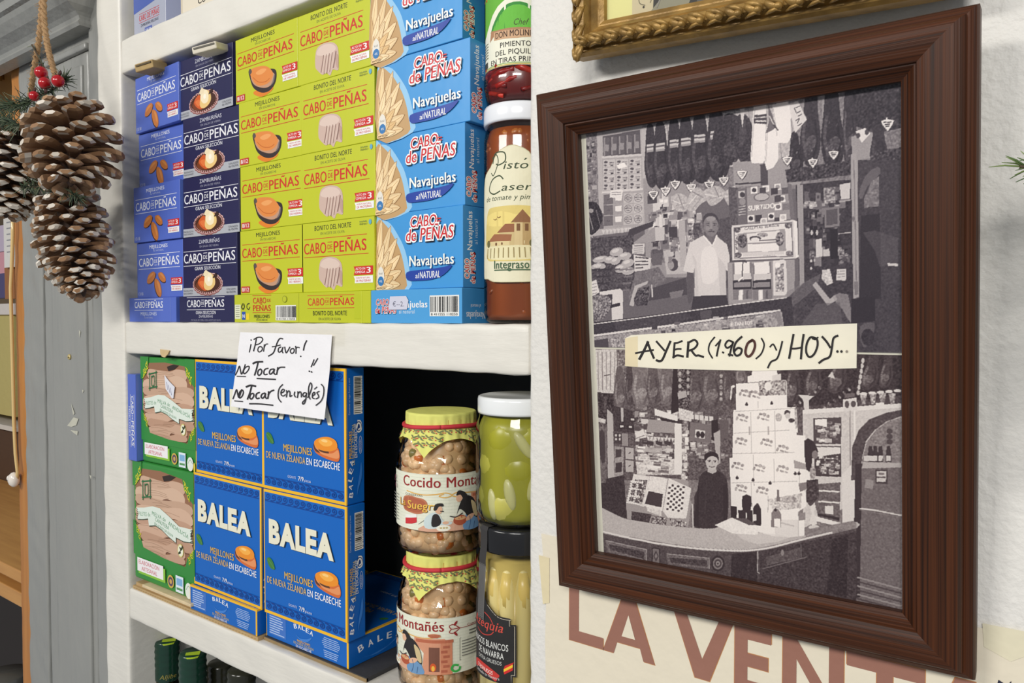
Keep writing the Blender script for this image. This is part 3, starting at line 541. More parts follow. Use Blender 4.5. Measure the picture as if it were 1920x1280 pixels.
def waves(mb, y, x0, x1, fl=1):
    n = 13; c = (8, 62, 142)
    for i in range(n):
        x = x0+(x1-x0)*(i+.5)/n; g = lambda a, b: (x+a*(x1-x0)/n, y+b*fl)
        mb.stroke([g(-.5, -3.2), g(-.1, -3), g(.3, -1), g(.34, 1.8), g(.02, 3.2), g(-.28, 1.4), g(-.14, -.6), g(.1, .2), g(.02, 1.4)], 1.3, c, sp=3)
    mb.rect(x0, y-4.4*fl-.4, x1-x0, .8, c)
def mussel_new(mb, x, y):
    q = lambda *p: [(x+a, y+b) for a, b in p]
    mb.poly(q((-20, 0), (-17, -7), (-4, -11), (12, -13), (19, -12), (21, -6), (17, 2), (4, 2), (-10, 0)), (214, 110, 52), sp=4); mb.poly(q((-20, 2), (-18, -5), (-8, -7), (4, -6), (0, -2), (-12, 0)), (92, 58, 40), sp=4)
    mb.poly(q((-19, 3), (-16, -3), (-4, -6), (10, -5), (18, -1), (20, -8), (14, -10), (2, -9), (-10, -6.5)), (232, 150, 96), sp=4)
    mb.poly(q((-19, 4), (-15, -2), (-4, -4), (8, -3), (17, 1), (15, 8), (4, 11), (-10, 9)), (238, 146, 40), sp=4); mb.poly(q((-12, 5), (-4, 1), (6, 2), (10, 6), (2, 8.6), (-8, 8)), (250, 178, 74), sp=4); mb.poly(q((-8, 6), (0, 5), (2, 7), (-4, 8)), (254, 208, 130), sp=3)
def balea_side(mb, d, h):
    mb.rect(.2, 0, .9, h, YEL); mb.bars(d*.42, h*.66, d*.48, h*.28, False, 5); up = math.pi/2; k = d/31.0
    mb.text('Conservar en lugar fresco y seco', d*.2, h*.66, 2, (190, 206, 236), w=h*.27, rot=up)
    mb.stroke([(d*.62, h*.61), (d*.78, h*.6), (d*.8, h*.54), (d*.62, h*.53), (d*.56, h*.57), (d*.66, h*.58)], 1.6, WHITE); mb.ell(d*.66, h*.57, 5.4*k, 5, (14, 60, 130)); mb.stroke([(d*.56, h*.56), (d*.62, h*.59), (d*.74, h*.585), (d*.77, h*.555), (d*.66, h*.545)], 1.7, WHITE)
    mb.text('MEJILLONES', d*.28, h*.34, 3.6, YEL, w=h*.2, rot=up, bold=.015); mb.text('DE NUEVA ZELANDA', d*.44, h*.29, 3.6, (206, 196, 150), w=h*.3, rot=up, bold=.015); mb.text('EN ESCABECHE', d*.58, h*.34, 3.6, WHITE, w=h*.25, rot=up, bold=.015)
    n = 30; mb.stroke([(d*.76+2.6*k*math.cos(2*math.pi*i/n), h*.43+9*math.sin(2*math.pi*i/n)) for i in range(n+1)], .5, (200, 214, 240), sp=1); mb.text('ORIGEN', d*.8, h*.38, 2, (200, 214, 240), w=12, rot=up)
    for i, ch in enumerate('BALEA'): mb.text(ch, d*(.3-.05*i*(4-i)/4), h*(.05+.058*i), 5, (244, 246, 250), w=5, bold=.04, rot=1.3-.08*i)
    mb.poly([(d*.55, h*.06), (d*.62, h*.1), (d*.8, h*.18), (d*.84, h*.25), (d*.78, h*.3), (d*.7, h*.22), (d*.58, h*.13)], (58, 130, 216), sp=3)
def mk_balea():
    w = h = 138; d = 24; mb = MB(); mb.box(-w/2000, w/2000, 0, d/1000, 0, h/1000, BAL, 'card', .0008); front(mb, w, h); H = h
    for q in ((0, 0, 1.4, h), (w-3, 0, 3, h), (0, h-3, w, 3), (0, 0, w, 3.2)): mb.rect(*q, YEL)
    waves(mb, H-8.4, 3, w-4); waves(mb, 9, 3, w-4, -1)
    for col, dx, dy in (((18, 36, 60), 1.9, -.5), (CREAM, 0, 0)):
        for ch, x, wd in (('B', 11.5, 16), ('A', 31.5, 22), ('L', 58, 13), ('E', 75.5, 14), ('A', 93.5, 22)): mb.text(ch, x, H-57, 23.4, col, w=wd, bold=.055, dx=dx, dy=dy)
    mb.poly([(6, H-77), (10, H-75), (16, H-78), (20, H-86), (14, H-87), (8, H-83)], (64, 126, 60), sp=3); mb.stroke([(7, H-77), (13, H-81), (19, H-86)], .5, (110, 160, 80))
    mb.text('MEJILLONES', 37, H-93, 7.6, (232, 184, 70), w=48, bold=.02); mb.text('DE NUEVA ZELANDA', 6, H-103.5, 7.2, (222, 186, 110), w=68, bold=.02); mb.text('EN ESCABECHE', 76, H-103.5, 7.2, (242, 244, 248), w=53, bold=.024)
    mussel_new(mb, 108, H-82); mb.text('GIGANTE', 44, H-121, 2.6, (206, 216, 238), w=14); mb.text('7/9', 62, H-122, 4.6, WHITE, w=9, bold=.03); mb.text('piezas', 72, H-122, 3, (206, 216, 238), w=11)
    side(mb, w); balea_side(mb, d, h); return mb.mesh('blue_mussel_carton')
def mk_balea_flat():
    w, h, d = 138, 30, 166; mb = MB(); mb.box(-w/2000, w/2000, 0, d/1000, 0, h/1000, BAL, 'card', .0008); front(mb, w, h)
    mb.rect(0, 27.6, w, 2.4, YEL); mb.rect(w-2.8, 0, 2.8, h, YEL); mb.rect(0, 0, .8, h, YEL); r = random.Random(3)
    mb.rect(5, 4, 30, 22, (66, 116, 196))
    for i in range(8): mb.rect(6, 23.6-2.6*i, r.uniform(18, 28), 1.1, (180, 202, 236))
    for i, ch in enumerate('BALEA'): mb.text(ch, 50+6.6*i, 20.5+(1.6-.8*abs(i-2)), 5, (236, 240, 246), w=5, bold=.05, rot=.2-.1*i)
    mb.poly([(52, 15), (60, 12), (72, 14), (80, 18), (74, 12), (62, 9.6)], (62, 128, 210), sp=3)
    for t, yy, c, ww in (('MEJILLONES', 7.4, YEL, 22), ('DE NUEVA ZELANDA', 4.2, (206, 190, 130), 34), ('EN ESCABECHE', 1, WHITE, 26)): mb.text(t, 66, yy, 2.5, c, w=ww, al='c', bold=.01)
    for i in range(6): mb.rect(96+abs(i-2.5)*1.5, 23-2*i, 30-abs(i-2.5)*3, .9, (160, 186, 228)); 
    for i in range(4): mb.rect(99+i*.6, 9.4-2*i, 24-i*1.4, .9, (160, 186, 228))
    side(mb, w); mb.rect(0, h-2, d, 1.9, YEL)
    for i, ch in enumerate('BALEA'): mb.text(ch, 14+13*i, 12+(2.4-1.2*abs(i-2)), 7, (244, 246, 250), w=6.6, bold=.05, rot=.3-.12*i)
    mb.poly([(18, 6), (30, 4), (52, 5), (66, 9), (70, 14), (60, 8), (40, 2.6)], (58, 130, 216), sp=3); mb.text('MEJILLONES', 96, 16, 3.6, YEL, w=26, bold=.01); mb.text('DE NUEVA ZELANDA', 96, 11, 3.6, (206, 196, 150), w=40, bold=.01); mb.text('EN ESCABECHE', 96, 6, 3.6, WHITE, w=32, bold=.01)
    mb.fr = flat((-w/2000, 0, h/1000), (1, 0, 0), (0, 1, 0)); mb.l = .06
    for q in ((0, 0, w, 2), (0, d-2, w, 2), (w-2, 0, 2, d), (0, 0, 2, d)): mb.rect(*q, YEL)
    pi = math.pi
    mb.text('MEJILLONES', 100, 70, 8, (232, 184, 70), w=48, bold=.02, rot=pi); mb.text('DE NUEVA ZELANDA EN ESCABECHE', 132, 82, 7.4, (222, 186, 110), w=122, bold=.02, rot=pi); mb.text('7/9 piezas', 90, 118, 4.6, WHITE, w=30, rot=pi); mb.ell(126, 60, 5, 3, (64, 126, 60), a=.7)
    waves(mb, d-9, 3, w-4); return mb.mesh('blue_mussel_carton')
bf, bu = mk_balea_flat(), mk_balea()
g = 'big blue mussel cartons'
zf = ZB+.0045
for me, x, y, z, yaw, roll, lab in (
    (bf, -.8065, .004, zf, 0, 0, 'big blue mussel carton lying flat on the corrugated cardboard, left of the two flat ones'),
    (bf, -.6625, .012, zf, 0, 0, 'big blue mussel carton lying flat, right one, its top showing beside the jars'),
    (bu, -.8035, .008, zf+.0303, 0, .6, 'upright big blue mussel carton in the lower row, next to the green carton'),
    (bu, -.6570, .006, zf+.0303, 0, 0, 'upright big blue mussel carton in the lower row, nearest the dark gap'),
    (bu, -.8000, .010, zf+.0303+.1384, 0, .4, 'upright big blue mussel carton in the upper row, half behind the note, next to green'),
    (bu, -.6595, .008, zf+.0303+.1384, 0, 0, 'upright big blue mussel carton in the upper row, under the right end of the note')):
    o = place('blue_mussel_carton', me, x, y, z, yaw, roll); tag(o, lab, 'carton', g)
# cardboard under the cartons, wedges and offcuts
b = MB(); b.box(-1.015, -.735, .003, .17, ZB-.0002, ZB+.0042, (0, 0, 0), 'board')
for i in range(46): b.lathe([(.0012, 0), (.0012, .0002)], (110, 84, 50), 'matt', 6, (-1.01+.006*i, .0028, ZB+.0018))
tag(b.obj('cardboard_sheet'), 'brown corrugated cardboard sheet under the green and blue cartons on the lowest shelf', 'cardboard')
b = MB(); b.box(-.733, -.565, .010, .19, ZB-.0002, ZB+.0042, (58, 58, 60), 'paper', .0004); b.box(-.733, -.565, .0095, .012, ZB, ZB+.0035, (150, 126, 88), 'matt'); tag(b.obj('grey_card_sheet'), 'dark grey card sheet under the right flat blue carton', 'card')
b = MB(); b.box(-1.012, -.868, .006, .05, ZB+.0043, ZB+.0085, (0, 0, 0), 'board'); tag(b.obj('cardboard_strip'), 'brown folded cardboard strip right under the lower green carton', 'cardboard')
b = MB(); b.box(-.985, -.868, .000, .03, ZB+.0086, ZB+.0124, (222, 200, 160), 'matt', .0008); tag(b.obj('wood_sliver'), 'pale sliver of wood propping up the lower green carton', 'wood')
def wedge(name, px, py, wd, dz, y, col, m, lab, cat, rot):
    p = wp(px, py, y); b = MB()
    b.box(-wd/2, wd/2, -.012, .012, -dz/2, dz/2, col, m, .0012); b.box(-wd/2+.003, wd/2-.002, -.013, .006, dz*.1, dz*.3, tuple(int(c*.5) for c in col), m)
    o = b.obj(name); o.location = p; o.rotation_euler = rot; tag(o, lab, cat)
wedge('cardboard_wedge', 284, 127, .030, .010, -.002, (176, 148, 96), 'matt', 'brown folded cardboard wedge above the leftmost blue cartons', 'wedge', (.1, -.1, .25))
wedge('plastic_clip', 396, 93, .034, .008, -.004, (214, 206, 188), 'paper', 'off-white plastic clip under the top board above the navy cartons', 'clip', (.15, -.1, .3))
p = wp(309, 661, -.0005); b = MB(); b.fr = flat(p, (1, 0, 0), (0, .2, 1)); b.l = 0
vs = [(-11, 4), (-9, -1), (-4, -5), (3, -6), (9, -2), (12, 3)]
for k, l in ((0, 0.0), (1, 1.0)): b.add([b.fr(x, y, l) for x, y in vs], [list(range(6))[::(1 if k else -1)]], (206, 178, 132), 'matt')
b.add([b.fr(x, y, l) for x, y in vs for l in (0.0, 1.0)], [[2*i, 2*((i+1) % 6), 2*((i+1) % 6)+1, 2*i+1] for i in range(6)], (180, 150, 104), 'matt')
tag(b.obj('cardboard_scrap'), 'small tan cardboard scrap sticking out over the upper green carton', 'cardboard')
# cartons on the top shelf
mb = MB(); w, h = 80, 110; mb.box(-w/2000, w/2000, 0, .03, 0, h/1000, (168, 172, 188), 'card', .0008); front(mb, w, h)
mb.rect(0, 34, w, 20, (74, 96, 170), sk=.12); mb.rect(0, 58, w, 52, (198, 200, 210)); mb.ell(54, 58, 10, 4, (60, 64, 40)); mb.ell(24, 62, 9, 4, (190, 160, 110)); mb.ell(60, 66, 8, 5, (200, 120, 60))
mb.text('CABO DE PEÑAS', 14, 22, 7.2, RED, w=50, bold=.02); mb.rect(14, 31, 50, .5, RED); mb.rect(14, 19.6, 50, .5, RED); mb.text('ZAMBURIÑAS RELLENAS', 18, 14, 3.6, (70, 72, 90), w=44); mb.rect(28, 4, 18, 7, (84, 100, 170)); mb.text('SALSA', 30, 5.4, 3.6, WHITE, w=14, bold=.02)
side(mb, w); mb.rect(0, 0, 30, h, (190, 198, 232)); o = mb.obj('stuffed_scallop_carton'); o.location = (-.972, .014, 1.8662); tag(o, 'pale blue grey carton standing alone on the top shelf at upper left', 'carton')
mb = MB(); w, h = 112, 78; mb.box(-w/2000, w/2000, 0, .03, 0, h/1000, (226, 216, 196), 'card', .0008); front(mb, w, h); mb.text('CUCA', 56, 12, 9, (40, 34, 26), w=34, bold=.03, al='c'); mb.ell(56, 40, 34, 14, (206, 150, 130)); mb.ell(56, 42, 26, 10, (226, 190, 160)); mb.rect(2, 2, 2, 74, (204, 190, 160)); mb.text('CONSERVAS', 56, 60, 6, (150, 60, 50), w=60, al='c')
o = mb.obj('cream_carton'); o.location = (-.845, .016, 1.8662); tag(o, 'cream coloured carton on the top shelf with short dark lettering, cut by the picture edge', 'carton')
# ------------------------------------------------------------------ jars
def jar_root(name, x, y, z, label, group=None):
    return empty(name, (x, y, z), label, 'jar', group=group), math.atan2(-.5-y, -x)
def lbl(mb, r, face): mb.fr = cyl(0, 0, 0, r, face); mb.curv = 3.0; mb.l = .12
def band(mb, a0, a1, bot, top, col, m='paper', n=40):
    l = mb.up(); vs = []
    for i in range(n+1): a = a0+(a1-a0)*i/n; vs += [mb.fr(a, bot(a) if callable(bot) else bot, l), mb.fr(a, top(a) if callable(top) else top, l)]
    mb.add(vs, [[2*i, 2*i+2, 2*i+3, 2*i+1] for i in range(n)], col, m)
def randrot(r): return Matrix.Rotation(r.uniform(0, 6.28), 3, 'X') @ Matrix.Rotation(r.uniform(0, 6.28), 3, 'Z')
# bean stew
def mk_beans():
    mb = MB(); r = random.Random(5); mb.lathe([(0, .003), (.036, .003), (.0350, .008), (.0350, .088), (.031, .103), (.028, .116), (0, .117)], (206, 170, 124), 'food', 32)
    z = .007
    for k in range(430):
        z = .006+.108*((k*0.618034) % 1.0); t = r.uniform(0, 6.283); rr = (.0392 if z < .085 else .0392-(z-.085)*.30)-.0012+r.uniform(-.0018, .0004)
        c = jit((236, 200, 154), r, 14) if r.random() < .90 else r.choice([(206, 120, 50), (196, 150, 70), (122, 116, 60), (200, 110, 44)])
        mb.blob3((rr*math.cos(t)*.925, rr*math.sin(t)*.925, z), r.uniform(.0054, .0068), .0050, .0052, c, 'food', randrot(r), 8, 6)
    return mb.mesh('bean_contents')
def mk_cap():
    """square of printed paper pulled over the lid, its four corners hanging below the band"""
    mb = MB(); n = 160; r = random.Random(8); vs = []; fs = []; H = .1355; rows = []
    def ring(t, s):
        drop = .0465/math.cos(((t+math.pi/4) % (math.pi/2))-math.pi/4)-.0345; drop *= 1-.06*math.cos(((t+math.pi/4) % (math.pi/2))*0)
        if s <= 1: return (.0345*s*.97, H-.0006*(s**6))
        if s <= 2: q = s-1; return (.0345+.0016*q*(1-q)*math.sin(17*t)+.0004*math.sin(31*t)*q, H-.0130*q-.0004)
        q = s-2; d = drop; return (.0352+.30*d*q+.0009*math.sin(13*t+1)*q+.0005*math.sin(29*t)*q, H-.0130-d*q*.95)
    S = [0, .5, .9, .97, 1.0, 1.05, 1.2, 1.5, 1.8, 2.0, 2.15, 2.35, 2.55, 2.8, 3.0]
    for s in S:
        for i in range(n):
            t = 2*math.pi*i/n; q = ring(t, s); vs.append((q[0]*math.cos(t), q[0]*math.sin(t), q[1]))
    for j in range(len(S)-1):
        for i in range(n): k = (i+1) % n; fs.append([j*n+i, (j+1)*n+i, (j+1)*n+k, j*n+k])
    mb.add(vs, fs, (224, 224, 120), 'paper', True)
    def fr(a, b, l):
        t = a*.001/.0345; d = .0465/math.cos(((t+math.pi/4) % (math.pi/2))-math.pi/4)-.0345; q = ring(t, 2+min(1, (-b*.001)/d)); return Vector((q[0]*math.cos(t)*1.0+.0008*math.cos(t), q[0]*math.sin(t)+.0008*math.sin(t), q[1]+.0003))
    mb.fr = fr; mb.curv = 2.5; mb.l = 0
    for i in range(28):
        a = i*216.8/28+r.uniform(-1, 1); b = -r.uniform(3, 6); an = r.uniform(-.8, .8)
        tip = abs(((a*.001/.0345) % (math.pi/2))-math.pi/2) if False else 0
        t = (a*.001/.0345) % (math.pi/2); near = abs(t-math.pi/2*round(t/(math.pi/2)))
        for k in range(3 if near > .35 else 1):
            y0 = b-7*k; xx = a*(1)+r.uniform(-1, 1)
            for dx, dy, s in ((0, 0, 0), (2.4, 1.2, .5), (-2.2, 1.4, -.6), (1.6, -2, .2)): mb.ell(xx+dx, y0+dy, 2.0, .75, (120, 124, 84), 'paper', an+s, 7)
            for dx, dy in ((3.2, -.6), (-2.6, -1)): mb.ell(xx+dx, y0+dy, .7, .7, (200, 60, 66), 'paper', 0, 6)
    return mb.mesh('paper_cover')
def stew_label(off):
    mb = MB(); lbl(mb, .0439, 0); fr0 = mb.fr; b0 = 26.5
    mb.fr = lambda a, b, l: fr0(a+off, b+b0, l)
    band(mb, -66, 150, 0, 53, (232, 232, 212), n=80)
    for i in range(18): mb.rect(-66, 2+3*i, 216, .5, (222, 224, 204), 'paper')
    RD = (150, 34, 34); p = 'paper'
    mb.text('Cocido Montañés', -41, 41, 9.6, RD, w=100, bold=.03, m=p)
    for dx in range(-41, 58, 200): pass
    G = (226, 176, 90)
    mb.stroke([(-36, 36), (-20, 34), (-6, 34.6), (4, 36), (10, 33.5), (4, 31.6), (-2, 33), (2, 35)], 1.0, G, p); mb.stroke([(56, 36), (40, 34), (26, 34.6), (16, 36), (10, 33.5), (16, 31.6), (22, 33), (18, 35)], 1.0, G, p)
    mb.text('CONSERVAS', -38, 32, 2, (120, 110, 90), w=20, m=p)
    mb.poly([(-42, 24), (-40, 30), (-32, 32), (-24, 31), (-17, 30), (-13, 26), (-14, 19), (-22, 15.5), (-32, 16), (-40, 18)], (190, 116, 82), p, sp=4); mb.poly([(-40.6, 24), (-38.8, 29), (-32, 30.8), (-24, 29.8), (-18, 28.6), (-14.6, 25), (-16, 20), (-22, 17), (-32, 17.4), (-38.8, 19)], (176, 96, 66), p, sp=4)
    mb.text('La', -47, 21.4, 7, (90, 50, 20), w=9, bold=.03, m=p, dx=.5, dy=-.5); mb.text('La', -47, 21.4, 7, (214, 160, 60), w=9, bold=.03, m=p); mb.text('Suegra', -35, 20, 7.4, (90, 50, 20), w=32, bold=.03, sh=.08, m=p, dx=.5, dy=-.5); mb.text('Suegra', -35, 20, 7.4, (236, 190, 80), w=32, bold=.03, sh=.08, m=p)
    mb.poly([(-38, 13), (-31, 14), (-24, 15.4), (-24, 9.4), (-31, 8), (-38, 7)], (238, 236, 230), p); mb.poly([(-38, 10), (-31, 11), (-24, 12.2), (-24, 7.4), (-30, 5.4), (-38, 4.4)], (204, 50, 56), p)
    SK, IK, WT = (226, 178, 146), (40, 36, 36), (206, 220, 220)
    for i in range(6): mb.stroke([(-22+1.8*i, 6+1.2*i), (-12+1.6*i, 13+1.1*i)], .35, (90, 90, 84), p)
    mb.poly([(-22, 0), (10, 0), (36, 0), (36, 3), (18, 8), (2, 9), (-14, 6)], (218, 168, 140), p, sp=3); mb.poly([(-15, 3), (-16, 11), (-10, 17), (-3, 17), (2, 10), (10, 8.4), (8, 6), (0, 6), (-4, 3)], WT, p, sp=3); mb.poly([(-9, 5), (-8, 15), (-3, 16), (0, 9), (-3, 5)], IK, p, sp=3)
    mb.ell(-2.4, 20.6, 3.4, 4.2, SK, p); mb.poly([(-7, 20), (-5.4, 25.6), (1, 26.4), (2, 23.6), (-2, 23.4), (-4.4, 20)], IK, p, sp=3); mb.stroke([(-.6, 19), (2, 18.8)], .9, IK, p); mb.ell(4, 8, 3, 1.5, SK, p); mb.ell(2, 3, 6.6, 3, (244, 240, 222), p)
    for dx in (-2.4, .4, 3): mb.ell(2+dx, 3.3, 1.2, .8, (196, 176, 120), p)
    mb.poly([(30, 34), (60, 34), (60, 0), (38, 0), (40, 20), (30, 30)], (214, 150, 118), p); mb.rect(32, 30, 36, 3, (186, 104, 74), p); mb.rect(56, 0, 11, 30, (206, 132, 98), p)
    for i in range(6): mb.rect(56.4+(i % 2)*2, 2+4.6*i, 6, 2.6, (176, 96, 70), p)
    mb.rect(45, 3, 10, 23, (120, 76, 60), p); mb.ell(49, 7, 3, 4, (214, 90, 40), p); mb.ell(49, 6, 1.6, 2.6, (244, 190, 70), p); mb.ell(50, 37, 6, 2, (196, 120, 84), p); mb.poly([(44, 38), (56, 38), (53, 35), (47, 35)], (180, 100, 70), p)
    mb.poly([(22, 0), (22, 10), (26, 16), (34, 14), (38, 8), (40, 0)], (110, 150, 190), p, sp=3); mb.poly([(14, 14), (18, 26), (24, 32), (32, 29), (37, 20), (38, 9), (32, 12), (26, 12), (22, 17), (17, 20)], IK, p, sp=3); mb.poly([(30, 27), (36, 22), (38, 11), (34, 12), (31, 20)], (206, 186, 140), p, sp=3)
    mb.ell(17, 30.6, 3.2, 3.8, SK, p, -.3); mb.poly([(14, 33), (16, 37.6), (22, 36), (26, 31), (24, 27), (20.6, 30), (18, 33.6)], IK, p, sp=3); mb.ell(18, 9.6, 7, 4.8, (176, 84, 54), p); mb.ell(18, 11.4, 5.6, 1.8, (220, 170, 120), p); mb.poly([(24, 8), (30, 9), (34, 13), (30, 14), (25, 12)], SK, p, sp=3); mb.stroke([(8, 14), (14, 13), (20, 16)], .9, IK, p); mb.stroke([(27, 0), (29, 6), (28, 12)], .6, (60, 90, 130), p); mb.stroke([(33, 0), (34, 6)], .6, (60, 90, 130), p)
    mb.stroke([(74, 43), (68, 47), (64, 46), (66, 43), (70, 43), (74, 43), (68, 39), (64, 40), (66, 43)], .8, RD, p); mb.ell(70, 48, 2.6, 1.1, RD, p, .9); mb.ell(70, 38, 2.6, 1.1, RD, p, -.9); mb.rect(74, 42.6, 50, .5, RD, p)
    mb.text('Calentar', 92, 46, 3, (60, 60, 56), w=20, m=p); mb.text('Comida Preparada', 82, 43.4, 2.2, RD, w=32, m=p)
    for i in range(2): mb.rect(84, 38-3*i, 40-3*i, 1, (90, 90, 84), p)
    for q in ([(74, 12), (74, 33)], [(74, 33), (120, 33)], [(74, 12), (120, 12)]): mb.stroke(q, .4, (120, 120, 110), p)
    for i in range(6): mb.rect(76, 29.6-2.8*i, 30-(i*7) % 9, .9, (130, 130, 122), p)
    lv = mb.l; mb.bars(92, 1, 26, 11, seed=12); mb.stroke([(72, 8), (68, 8.6), (66, 5.4), (69, 2.6), (73, 3.4), (74, 6)], 2, (50, 170, 70), p)
    mb.stroke([(-66, 42), (-54, 42)], .6, (110, 40, 60), p); mb.ell(-58, 46, 2.6, 1.3, (110, 40, 60), p, 1.1); mb.ell(-56, 38, 2.6, 1.3, (110, 40, 60), p, -1.1)
    for i in range(9): mb.rect(-64, 30-3*i, 14, .8, (150, 150, 140), p)
    return mb
beans, capm = mk_beans(), mk_cap()
mb = MB(); mb.lathe([(0, .0006), (.034, .0004), (.0395, .002), (.0428, .008), (.0437, .020), (.0437, .080), (.0425, .091), (.0400, .101), (.0372, .109), (.0345, .115), (.0336, .120), (.0336, .128)], (255, 255, 255), 'hexglass', 72); stew_glass = mb.mesh('glass_body')
mb = MB(); mb.lathe([(.0334, .119), (.034, .1195), (.034, .1335), (.033, .1345), (0, .1345)], (190, 150, 60), 'shiny', 48); stew_lid = mb.mesh('metal_lid')
n = 90; mb = MB(); mb.tube([(.0362*math.cos(2*math.pi*i/n), .0362*math.sin(2*math.pi*i/n), .1224+.0008*math.sin(2*math.pi*i/n*2+1)) for i in range(n+1)], .0021, (206, 52, 62), 'matt', 8); band_m = mb.mesh('rubber_band')
def sub(parent, name, me, label=None, rot=0.0):
    o = bpy.data.objects.new(name, me); COL.objects.link(o); o.parent = parent; o.rotation_euler = (0, 0, rot)
    if label: o['label'] = label
    return o
for z, off, tipx, lab in ((1.1389, -57, 30, 'lower jar of bean stew with yellow paper cover, standing on the shelf board'), (1.2747, 0, 22, 'upper jar of bean stew with yellow paper cover, on top of the other bean jar')):
    t, fc = jar_root('bean_stew_jar', -.508, .058, z, lab)
    sub(t, 'glass_body', stew_glass); sub(t, 'contents', beans); sub(t, 'metal_lid', stew_lid)
    sub(t, 'label', stew_label(off).mesh('label'), rot=fc); sub(t, 'paper_cover', capm, 'yellow paper cover printed with olive sprigs', rot=fc-math.radians(tipx)-math.pi/4); sub(t, 'rubber_band', band_m, 'red rubber band', rot=fc)
# pickled peppers with a white lid
t, fc = jar_root('pickled_pepper_jar', -.4015, .045, 1.3205, 'jar of pale green pickles with a white lid, standing on the white asparagus jar')
mb = MB(); mb.lathe([(0, .0006), (.032, .0004), (.0365, .003), (.0388, .010), (.0394, .020), (.0394, .080), (.0385, .087), (.0362, .093), (.0352, .100)], (255, 255, 255), 'glass', 64); mb.obj('glass_body', t)
mb = MB(); mb.lathe([(.0352, .097), (.0372, .0965), (.0376, .0985), (.0376, .1085), (.0370, .1110), (.0350, .1118), (.0335, .1108), (0, .1108)], (236, 238, 238), 'shiny', 64); mb.obj('lid', t, 'white lid')
mb = MB(); r = random.Random(21); mb.lathe([(0, .004), (.033, .004), (.035, .012), (.035, .084), (.031, .0955), (0, .0955)], (160, 158, 40), 'food', 40)
for k in range(18):
    a = fc+(k % 6-2.5)*1.05+.5*(k//6 % 2)+r.uniform(-.15, .15); z = .020+.030*(k//6)+r.uniform(-.004, .004); rr = .0205
    R3 = Matrix.Rotation(a, 3, 'Z') @ Matrix.Rotation(r.uniform(-.6, .6), 3, 'X'); c = r.choice([(196, 192, 70), (180, 178, 54), (206, 200, 98), (172, 170, 46)])
    mb.blob3((rr*math.cos(a), rr*math.sin(a), z), .0162, .0185, .0200, c, 'food', R3, 18, 12)
for da, z, tl in ((-.25, .030, .2), (.35, .038, -.3), (-.75, .020, .15), (.1, .072, .6)):
    a = fc+da; mb.blob3((.0340*math.cos(a), .0340*math.sin(a), z), .0034, .0052, .014, (206, 204, 142), 'food', Matrix.Rotation(a, 3, 'Z') @ Matrix.Rotation(tl, 3, 'X'), 10, 8)
mb.obj('contents', t)
# white asparagus with a black lid and a black label
t, fc = jar_root('white_asparagus_jar', -.4015, .045, 1.1389, 'tall jar of white asparagus with black lid and black label, beside the bean jars')
mb = MB(); mb.lathe([(0, .0006), (.033, .0004), (.037, .003), (.0388, .010), (.0388, .142), (.0375, .150), (.0345, .157), (.0345, .164)], (255, 255, 255), 'glass', 64); mb.obj('glass_body', t)
mb = MB(); mb.lathe([(.0345, .160), (.0368, .1595), (.0372, .161), (.0372, .1785), (.0362, .1808), (0, .1808)], (26, 26, 28), 'shiny', 64); mb.obj('lid', t, 'black lid')
mb = MB(); r = random.Random(2); mb.lathe([(0, .003), (.031, .003), (.031, .150), (0, .150)], (196, 174, 96), 'food', 32)
for k in range(13):
    a = fc+2*math.pi*k/13+.1; q = .0285; x, y = q*math.cos(a), q*math.sin(a); hh = r.uniform(.138, .150); c = jit((226, 210, 142), r, 8)
    mb.tube([(x, y, .004), (x*1.01, y*1.01, .05), (x*.99, y*.99, .10), (x, y, hh-.02), (x*.96, y*.96, hh-.006), (x*.9, y*.9, hh)], [.0078, .0078, .0075, .0070, .005, .0015], c, 'food', 12)
    mb.tube([(x*1.03, y*1.03, .112), (x*1.02, y*1.02, hh-.02), (x*.98, y*.98, hh-.006)], [.0062, .0066, .0048], (230, 204, 116), 'food', 12)
mb.obj('contents', t)
mb = MB(); lbl(mb, .0390, fc); p = 'paper'; K = (34, 32, 32)
def top_black(a): return 102+20*max(0, 1-abs(a+40)/26)**1.2 if a < -14 else (102 if a < -8 else 96)
l0 = mb.up(); mb.poly([(-78, 50), (-6, 50), (-6, 57), (-3, 57), (-3, 102), (-8, 102), (-8, 107), (-20, 108), (-32, 116), (-36, 124), (-48, 124), (-54, 114), (-66, 108), (-78, 107)], K, p)
o = mb.stroke([(-8, 105.6), (-19.6, 106.8), (-31, 114.6)], .5, (190, 180, 160), p); mb.stroke([(-4.4, 58.6), (-4.4, 100.6), (-9, 100.6), (-9, 105.4)], .5, (190, 180, 160), p, sp=1); mb.stroke([(-76, 51.6), (-7.4, 51.6), (-7.4, 58.6), (-4.4, 58.6)], .5, (190, 180, 160), p, sp=1)
mb.stroke([(-44, 106), (-36, 107.4), (-28, 104), (-24, 98)], .8, (196, 60, 50), p); mb.stroke([(-48, 90), (-38, 87.6), (-28, 89.6), (-24, 93)], .8, (196, 60, 50), p)
mb.text('Azequia', -56, 94, 8, (206, 74, 60), w=41, sh=.3, bold=.01, m=p)
mb.text('ESPÁRRAGOS BLANCOS', -66, 78.6, 5.6, (222, 222, 216), w=56, bold=.012, m=p); mb.text('DE NAVARRA', -45, 71, 5.4, (222, 222, 216), w=31, bold=.012, m=p); mb.text('EXTRA GRUESOS', -45, 65.6, 3.2, (206, 206, 200), w=29, m=p)
mb.poly([(-14, 63), (-6, 68), (-5, 70), (-13, 66)], (206, 40, 40), p); mb.poly([(-14, 60.6), (-6, 65.6), (-6, 68), (-14, 63)], (240, 196, 50), p); mb.poly([(-13.4, 58.6), (-6, 63), (-6, 65.6), (-14, 60.6)], (206, 40, 40), p)
